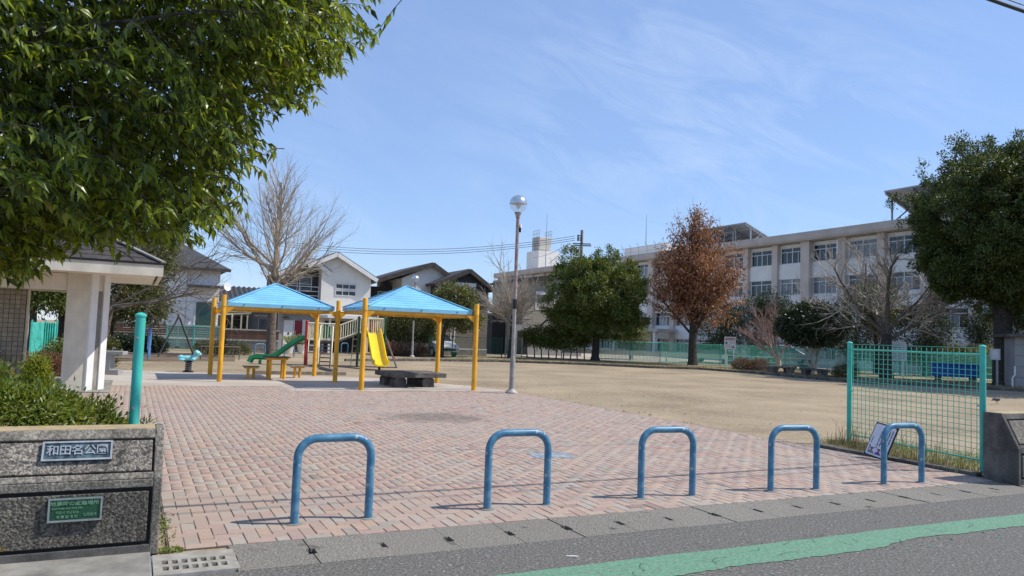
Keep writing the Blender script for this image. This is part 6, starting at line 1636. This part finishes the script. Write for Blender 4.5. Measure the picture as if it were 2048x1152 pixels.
# bare ginkgo with a heavy trunk cut back at mid height
Pg = [dict(wob=.07, grav=.07, tap=.35), dict(n=9, len=.52, spread=.42, wob=.05, grav=.03, rad=.38, start=.12), dict(n=9, len=.42, spread=.5, wob=.07, grav=.02, rad=.5, start=.15)]
limbs = [((0, 0, 4.4), (0.03, 0, 1), 4.6, .15)]
rg_ = random.Random(4)
for k in range(22):
    a = k * 2.4 + rg_.uniform(-.4, .4); h = rg_.uniform(3.3, 4.9); el = rg_.uniform(.12, 1.05)
    limbs.append(((.1 * math.cos(a), .1 * math.sin(a), h), (math.cos(a) * math.cos(el), math.sin(a) * math.cos(el), math.sin(el)), rg_.uniform(2.8, 4.6), rg_.uniform(.045, .08)))
for k in range(16):
    a = k * 2.4; h = rg_.uniform(5.5, 7.6); el = rg_.uniform(.6, 1.1)
    limbs.append(((.03, 0, h), (math.cos(a) * math.cos(el), math.sin(a) * math.cos(el), math.sin(el)), rg_.uniform(1.5, 2.6), .03))
bare_tree('bare_ginkgo', 'tall bare tree with a thick trunk beside the left blue roof', b2, dict(pts=[(0, 0, -.1), (0, 0, .4), (-.02, 0, 1.8), (0, 0, 3.2), (.02, 0, 4.6)], rad=[.30, .25, .23, .22, .15], limbs=limbs), .25, Pg, M_['bark'], M_['bark_pale'], 43, m_limb=M_['bark_pale'])
for i, (px, Y, lab) in enumerate(((60, 31, 'dark leafy tree seen at the left of the toilet opening'), (118, 33, 'dark leafy tree seen at the right of the toilet opening'))):
    b = A(px, 700, Y); b.z = 0
    leafy_tree('evergreen_tree', lab, b, (.1, 0, 3.2), (1.5, 1.3, 1.15), 44 + i, LM['evergreen'], M_['bark_dark'], ([(0, 0, -.1), (.05, 0, 1.0), (.0, 0, 2.2), (.1, 0, 2.9)], [.17, .14, .13, .08]), clumps=260, per=36, spread=.20, L=.17, Wd=.07)

# -------- middle of the park
b = A(882, 712, 49.5); b.z = 0
leafy_tree('pruned_tree', 'small yellow green pruned tree before the charcoal gable house', b, (.75, 0, 3.3), (1.35, 1.2, 1.35), 50, LM['hedge'], M_['bark_dark'], ([(0, 0, -.1), (0, 0, .9), (.15, 0, 1.8), (.5, 0, 2.7)], [.2, .17, .14, .1]), clumps=300, per=36, spread=.18, L=.17, Wd=.08,
           parts=[((.75, 0, 3.65), (1.3, 1.1, .95), .7), ((1.25, 0, 2.45), (1.2, .9, .55), .4)])
def hedge_box(name, lab, c, w, d, z0, z1, seed, m, rz, stems=0, n=420, per=34, L=.14, Wd=.07, spread=.16):
    rng = np.random.default_rng(seed); t = thing(name, lab, 'hedge', c, rz)
    p, dd = crown_points(rng, n, (0, 0, (z0 + z1) / 2), (w / 2, d / 2, (z1 - z0) / 2), .10, 16, .7, power=4.5); leaf_crown(t, 'foliage', m, rng, p, dd, per, spread, L, Wd, .5)
    mb = MB()
    for k in range(stems):
        x = -w / 2 + w * (k + .5) / stems; mb.tube([(x, 0, -.05), (x + rng.normal(0, .06), 0, z0 * .6), (x + rng.normal(0, .15), 0, z0 + .3)], [.05, .04, .03], 6)
    if stems: mb.build('stems', M_['bark'], t)
    else:
        MB().box(-w * .38, -d * .2, -.02, w * .38, d * .2, z0 + .2).build('stems', M_['bark_dark'], t)
    return t
p = A(812, 700, 51); p.z = 0
hedge_box('tall_hedge', 'tall clipped hedge behind the yellow slide', p, 3.7, 1.5, 1.05, 2.75, 51, LM['hedge'], R(10), stems=6, n=520)
p = A(800, 710, 49); p.z = 0
hedge_box('low_hedge', 'low brown winter hedge at the foot of the second lamp', p, 3.4, 1.0, .12, .68, 52, LM['hedge_brown'], R(8), n=300, per=30, L=.10, Wd=.04, spread=.12)
p = A(1112, 712, 54); p.z = 0
hedge_box('stilted_hedge', 'clipped dark hedge standing on many thin stems left of the round evergreen', p, 4.6, 1.4, 1.0, 2.05, 53, LM['evergreen'], R(5), stems=9, n=460)
b = A(1022, 716, 52.5); b.z = 0
limbs = []
for k in range(24):
    a = k * 2.4 + rg_.uniform(-.4, .4); el = rg_.uniform(.2, 1.2); limbs.append(((.05 * math.cos(a), .05 * math.sin(a), rg_.uniform(2.2, 3.0)), (math.cos(a) * math.cos(el), math.sin(a) * math.cos(el), math.sin(el)), rg_.uniform(2.0, 2.9), rg_.uniform(.055, .08)))
limbs.append(((0, 0, 2.8), (0, 0, 1), 4.2, .08))
Pm = [dict(wob=.09, grav=.05, tap=.35), dict(n=9, len=.5, spread=.5, wob=.08, grav=.04, rad=.5, start=.15), dict(n=8, len=.5, spread=.5, wob=.08, grav=.03, rad=.6, start=.2)]
bare_tree('bare_tree', 'bare pale tree standing behind the tall globe lamp', b, dict(pts=[(0, 0, -.1), (0, 0, .5), (.05, 0, 1.6), (0, 0, 2.9)], rad=[.3, .24, .2, .16], limbs=limbs), .2, Pm, M_['bark_dark'], M_['bark_pale'], 54, m_limb=M_['bark_pale'])
b = G(1190, 722)
leafy_tree('round_evergreen', 'broad round evergreen tree between the utility pole and the brown leaved tree', b, (0, 0, 4.55), (3.4, 3.0, 3.0), 55, LM['evergreen'], M_['bark_dark'], ([(0, 0, -.1), (.0, 0, .3), (.05, 0, 1.4), (.1, 0, 2.8)], [.42, .28, .24, .18]), clumps=1000, per=60, spread=.12, inner=.78, L=.155, Wd=.08, lump=.24, flat=.86, nl=24,
           parts=cauliflower(np.random.default_rng(5), (0, 0, 4.75), (3.3, 3.0, 2.85), 44, .85, .3) + [((1.4, 0, 2.75), (2.2, 2.0, 1.1), .14), ((-1.4, 0, 2.7), (1.9, 2.0, 1.0), .10)])
# the brown leaved tree
b = G(1385, 731)
Pz = [dict(wob=.06, grav=.03, tap=.3), dict(n=9, len=.48, spread=.5, wob=.08, grav=.05, rad=.45, start=.18), dict(n=6, len=.5, spread=.5, wob=.10, grav=.04, rad=.5, start=.15)]
limbs = []
for k in range(13):
    a = k * 2.4 + rg_.uniform(-.3, .3); el = rg_.uniform(.75, 1.25); limbs.append(((.05 * math.cos(a), .05 * math.sin(a), rg_.uniform(2.0, 3.0)), (math.cos(a) * math.cos(el), math.sin(a) * math.cos(el), math.sin(el)), rg_.uniform(3.2, 4.4), rg_.uniform(.06, .10)))
for dx in (-.16, -.05, .06, .15): limbs.append(((dx, 0, 2.8), (dx, dx * .5, 1), 6.6 - abs(dx) * 5, .11))
t, tips, rng = bare_tree('brown_leaved_tree', 'upright tree still holding its dry red brown leaves before the school', b, dict(pts=[(0, 0, -.1), (0, 0, .3), (-.03, 0, 1.5), (0, 0, 2.9)], rad=[.42, .32, .27, .24], limbs=limbs), .3, Pz, M_['bark_dark'], M_['bark_dark'], 56)
tp = np.concatenate([x[0][2:] for x in tips]); zc = (tp[:, 2] - 6.2) / 4.4; lim = 2.95 * np.sqrt(np.clip(1 - zc ** 2, 0, 1)) * np.where(zc > 0, 1 - .18 * zc, 1)
tp = tp[np.hypot(tp[:, 0], tp[:, 1]) < np.maximum(lim, .6) * 1.10]; tp = tp[rng.uniform(size=len(tp)) < min(1.0, 2600 / len(tp))]
p2, d2 = crown_points(rng, 900, (0, 0, 5.6), (2.8, 2.6, 3.3), .28, 22, .45); p2 = p2[(p2[:, 2] > 2.3)]
tp = np.concatenate([tp, p2])
leaf_crown(t, 'crown', LM['brown'], rng, tp, unit(rng.normal(size=(len(tp), 3)) + np.array([0, 0, -.6])), 6, .14, .21, .085, .3, .5)
# pinkish bare tree, round camellia
b = G(1556, 740)
Pp = [dict(wob=.08, grav=.02, tap=.4), dict(n=8, len=.55, spread=.5, wob=.10, grav=.03, rad=.5, start=.2), dict(n=9, len=.5, spread=.5, wob=.10, grav=.02, rad=.5, start=.15), dict(n=6, len=.5, spread=.5, wob=.1, grav=.02, rad=.6, start=.2)]
bare_tree('pinkish_bare_tree', 'small multi stemmed bare tree with a haze of pinkish twigs', b, dict(pts=[(0, 0, -.1), (0, 0, .25), (.02, 0, .5), (0, 0, .75)], rad=[.25, .2, .18, .14],
          limbs=[((0, 0, .5), (-.75, -.1, 1), 2.9, .1), ((0, 0, .55), (.5, .1, 1), 2.3, .09), ((0, 0, .6), (-.25, .2, 1.2), 2.7, .08), ((0, 0, .6), (-.9, .2, .9), 2.4, .07)]), .15, Pp, M_['bark_pale'], M_['twig_pink'], 57)
b = G(1625, 748)
leafy_tree('camellia_tree', 'round dark glossy tree clipped like a mushroom by the far fence', b, (0, 0, 2.75), (1.95, 1.8, 1.25), 58, LM['camellia'], M_['bark_pale'], ([(0, 0, -.1), (.05, 0, .3), (.0, 0, .8), (.1, 0, 1.6)], [.13, .11, .10, .08]), clumps=620, per=46, spread=.14, L=.15, Wd=.07, lump=.10, flat=.72, limbs=9)
o = bpy.context.scene.objects['camellia_tree']
for dx in (-.5, .45): MB().tube([(0, 0, .1), (dx * .6, .05, .7), (dx, 0, 1.7)], [.09, .07, .05], 8).build('stem', M_['bark_pale'], o, smooth=True)
# large bare tree to the right of it
b = G(1772, 757)
Pl = [dict(wob=.10, grav=.015, tap=.35), dict(n=9, len=.55, spread=.65, wob=.13, grav=.02, rad=.5, start=.2), dict(n=9, len=.5, spread=.6, wob=.12, grav=.02, rad=.5, start=.15), dict(n=5, len=.5, spread=.55, wob=.12, grav=.03, rad=.6, start=.2)]
bare_tree('bare_spreading_tree', 'wide spreading bare tree with pale lit branches before the school windows', b, dict(pts=[(0, 0, -.1), (0, 0, .4), (-.05, 0, 1.5), (.05, 0, 2.4)], rad=[.42, .34, .30, .25],
          limbs=[((0, 0, 2.3), (-.9, -.2, .65), 4.7, .12), ((0, 0, 2.4), (-.6, .1, 1), 4.3, .12), ((.05, 0, 2.4), (.05, -.1, 1), 4.4, .14), ((.05, 0, 2.3), (.7, .1, 1), 4.2, .12), ((.05, 0, 2.0), (1, -.1, .62), 3.6, .12), ((0, 0, 2.1), (-1, .2, .42), 4.2, .09), ((0, 0, 2.3), (-.1, .5, 1), 4.2, .1)]), .3, Pl, M_['bark_dark'], M_['bark_pale'], 59, m_limb=M_['bark'])
b = A(1875, 600, 43); rngr = np.random.default_rng(77); dl = thing('dead_leaf_clump', 'dark clump of withered red leaves hanging beside the big camphor', 'leaf clump', b)
p, d = crown_points(rngr, 50, (0, 0, 0), (.55, .3, .3), .2); LM['withered'] = leaf_mat('withered leaf', (.05, .015, .015), (.13, .05, .045), .7, .15); leaf_crown(dl, 'foliage', LM['withered'], rngr, p, d, 16, .12, .18, .06)
# the big camphor
b = G(2012, 771)
ct = leafy_tree('camphor_tree', 'huge dense dark camphor tree at the right edge of the gravel', b, (-.5, 0, 7.6), (4.2, 4.0, 4.5), 60, LM['camphor'], M_['bark_dark'], ([(0, 0, -.15), (.0, 0, .3), (-.1, 0, 1.6), (-.2, 0, 4.2), (-.3, 0, 6.4)], [.75, .50, .43, .36, .22]), clumps=1800, per=74, spread=.12, inner=.78, L=.135, Wd=.07, lump=.26, flat=.93, nl=34, limbs=12,
           parts=cauliflower(np.random.default_rng(6), (-.25, 0, 7.9), (3.9, 3.7, 4.2), 80, .85, .25) + cauliflower(np.random.default_rng(8), (2.2, .2, 6.6), (3.2, 3.0, 3.4), 40, .85, .15) + cauliflower(np.random.default_rng(9), (-1.2, -.4, 6.0), (2.4, 2.2, 1.8), 20, .7, .1))
b = Vector((27.5, 32.0, 0))
leafy_tree('evergreen_tree', 'tall evergreen outside the right edge whose shade lies on the gravel behind the turquoise mesh', b, (0, 0, 9.6), (4.3, 4.0, 3.6), 61, LM['camphor'], M_['bark_dark'], ([(0, 0, -.1), (0, 0, 2.5), (.1, 0, 5.0), (0, 0, 8.5)], [.5, .42, .36, .2]), clumps=700, per=40, spread=.35, L=.30, Wd=.16, limbs=9)
# dark trees before the school
for i, (px, Y, z, rx, rz_, m, lab) in enumerate((
        (1447, 57, 2.9, 1.7, 2.0, 'conifer', 'dark bushy tree just right of the brown leaved tree'), (1512, 58, 3.5, 1.6, 2.1, 'conifer', 'dark tree behind the pinkish twigs, left one'),
        (1548, 56, 3.9, 1.5, 1.6, 'conifer', 'dark tree behind the pinkish twigs, right one'), (1712, 50, 3.0, 2.0, 2.3, 'conifer', 'dark sprawling pine right of the round dark tree'),
        (1752, 47, 4.2, 1.5, 1.5, 'left_ever', 'olive green tree directly behind the wide spreading bare tree'), (1850, 46, 2.8, 1.5, 1.7, 'conifer', 'dark pine between the spreading bare tree and the camphor trunk'),
        (1262, 60, 2.2, 1.2, 1.3, 'hedge', 'small pale tree behind the right skirt of the round evergreen'), (2035, 52, 4.0, 2.2, 3.6, 'camphor', 'dark tree behind the pump house at the right edge'),
        (1962, 47, 3.0, .7, .8, 'conifer', 'slim dark tree beside the camphor trunk'))):
    b = A(px, 700, Y); b.z = 0
    leafy_tree('background_tree', lab, b, (0, 0, z), (rx, rx * .9, rz_), 70 + i, LM[m], M_['bark_dark'], ([(0, 0, -.1), (.05, 0, z * .3), (-.05, 0, z * .6), (0, 0, z * .95)], [.16, .14, .11, .07]), clumps=int(130 * rx), per=34, spread=.22, L=.18, Wd=.06, lump=.38, inner=.45, nl=20, group='trees before the school')
p = A(1925, 705, 46.5); p.z = 0
hedge_box('yellow_hedge', 'yellowish trimmed hedge behind the blue storage bin', p, 4.9, 1.0, .5, 1.75, 80, LM['hedge_yellow'], R(-25), n=460, per=30, L=.13, Wd=.06)
for i, (px, py, lab) in enumerate(((1486, 740, 'low brownish shrub right beside the red headed sign'), (1516, 741, 'low shrub between the red headed sign and the first stone bench'), (1690, 757, 'low grey green shrub between the second stone bench and the mesh panel'))):
    b = G(px, py); bush('low_shrub', lab, 'shrub', b, [((0, 0, .28), (.62, .5, .36))], 81 + i, LM['hedge_brown'] if i < 2 else LM['left_ever'], per=26, spread=.08, L=.09, Wd=.03, dens=170, group='low shrubs by the stone benches')
# -------- grass, weeds, litter
def blades(name, m, rng, P, h, w, parent=None, lean=.5, kind=True):
    n = len(P); a = rng.uniform(0, 6.283, n); out = np.stack([np.cos(a), np.sin(a), np.zeros(n)], 1); hh = h * rng.uniform(.4, 1.3, n)[:, None]; ln = rng.uniform(.1, lean, n)[:, None]; s = np.stack([-out[:, 1], out[:, 0], np.zeros(n)], 1) * w * rng.uniform(.6, 1.3, n)[:, None]
    up = np.array([0, 0, 1.]); V = np.empty((n, 5, 3)); V[:, 0] = P - s; V[:, 1] = P + s; V[:, 2] = P + up * hh * .6 + out * hh * ln * .45 - s * .7; V[:, 3] = P + up * hh * .6 + out * hh * ln * .45 + s * .7; V[:, 4] = P + up * hh * (1 - ln * .35) + out * hh * ln * 1.3
    o = (np.arange(n) * 5)[:, None]; F = np.concatenate([o + np.array([t]) for t in ((0, 1, 3), (0, 3, 2), (2, 3, 4))])
    return stuff(np_mesh(name, V.reshape(-1, 3), F, m, parent))
LM['dry_grass'] = leaf_mat('dry grass blade', (.10, .085, .045), (.32, .29, .19), .7, .25); LM['green_grass'] = leaf_mat('green grass blade', (.07, .11, .02), (.25, .30, .06), .6, .3)
rng = np.random.default_rng(91)
def along_fence(n, s0, s1, off, sd):
    s = rng.uniform(s0, s1, n); o = rng.normal(off, sd, n); d = np.array(bd); nrm = np.array([-d[1], d[0], 0]); return np.array(pl) + s[:, None] * d + o[:, None] * nrm
blades('dry_grass', LM['dry_grass'], rng, np.concatenate([along_fence(1100, -.25, Lm + .1, -.22, .13), along_fence(700, .0, Lm, .35, .3), along_fence(420, -.15, .75, -.12, .12)]), .10, .0035)
blades('tall_weeds', LM['dry_grass'], rng, np.concatenate([along_fence(110, -.15, .7, -.1, .12), along_fence(60, .9, Lm - .1, -.12, .1)]), .40, .004, lean=.45)
blades('green_grass', LM['green_grass'], rng, np.concatenate([along_fence(1500, .0, Lm + .2, .55, .4), along_fence(350, -.2, Lm, -.15, .12)]), .07, .004)
def uvpts(n, u0, u1, v0, v1): 
    u = rng.uniform(u0, u1, n); v = rng.uniform(v0, v1, n); return np.stack([u * UX - v * UY, u * UY + v * UX, np.zeros(n)], 1)
blades('wall_foot_weeds', LM['green_grass'], rng, np.concatenate([uvpts(120, .24, .40, 5.70, 5.80), uvpts(50, .26, .34, 6.3, 6.7), uvpts(14, .26, .40, 5.9, 6.2)]), .028, .007, lean=1.6)
blades('wall_foot_litter', LM['dry_grass'], rng, uvpts(110, .25, .38, 5.9, 6.9), .018, .008, lean=1.8)
n = 260; P = np.concatenate([uvpts(60, .5, 9, 6, 18), uvpts(200, 9.7, 22, 7, 26)]); D = unit(np.stack([rng.normal(size=n), rng.normal(size=n), rng.normal(0, .1, n)], 1)); P[:, 2] = .012
V, F = leaf_quads(P, D, np.tile([0, 0, 1.], (n, 1)) + rng.normal(0, .2, (n, 3)), .05, .022); stuff(np_mesh('fallen_leaves', V, F, LM['brown']))
n = 9000; kx = np.array([q.x for q in kp]); 
tt = rng.uniform(0, len(kp) - 1.001, n); i0 = tt.astype(int); fr = (tt - i0)[:, None]; KP = np.array([tuple(q) for q in kp]); BK = np.array([tuple(q) for q in bk])
P = KP[i0] + (KP[i0 + 1] - KP[i0]) * fr; P = P + (BK[i0] - KP[i0]) * (rng.uniform(.01, .45, n) ** 1.3)[:, None]; P[:, 2] = .03
blades('verge_grass', LM['dry_grass'], rng, P, .10, .012)
p = A(285, 838, 6.35); p.z = 0
bush('weed_tuft', 'small green weed at the foot of the turquoise post', 'weed', p, [((0, 0, .62), (.035, .04, .18))], 95, LM['azalea'], per=8, spread=.03, L=.07, Wd=.014, dens=14, stems=False)
# pebbles and grit on the gravel and blown over the edge of the paving
rng = np.random.default_rng(97); n = 2600
v = rng.uniform(8.8, 30, n); u = 9.6 + rng.exponential(2.2, n) - .35; k = n // 6; u[:k] = rng.uniform(-1, 9.4, k); v[:k] = rng.uniform(15, 21, k)
P = np.stack([u * UX - v * UY, u * UY + v * UX, np.full(n, .004)], 1); s = rng.gamma(2.0, .0045, n)[:, None, None]
base = np.array([(1, 0, 0), (.3, .9, 0), (-.8, .5, 0), (-.7, -.6, 0), (.4, -.8, 0), (.1, .05, .7)]); an = rng.uniform(0, 6.28, n); ca, sa = np.cos(an), np.sin(an)
B = np.broadcast_to(base, (n, 6, 3)) * rng.uniform(.7, 1.3, (n, 6, 1)) * s; V = np.stack([B[:, :, 0] * ca[:, None] - B[:, :, 1] * sa[:, None], B[:, :, 0] * sa[:, None] + B[:, :, 1] * ca[:, None], B[:, :, 2]], 2) + P[:, None]
F = (np.array([(0, 1, 5), (1, 2, 5), (2, 3, 5), (3, 4, 5), (4, 0, 5)])[None] + (np.arange(n) * 6)[:, None, None]).reshape(-1, 3)
stuff(np_mesh('pebbles', V.reshape(-1, 3), F, mat('pebbles', (.26, .22, .17), .9, .3, 9, island=.45)))
m = 240; vv = rng.uniform(8.9, 19, m); uu = 9.62 + rng.normal(0, .07, m); keep = np.sin(vv * 2.3) + np.sin(vv * 5.1) > .35
blades('edge_weeds', LM['green_grass'], rng, np.stack([uu * UX - vv * UY, uu * UY + vv * UX, np.zeros(m)], 1)[keep], .035, .005, lean=1.4)
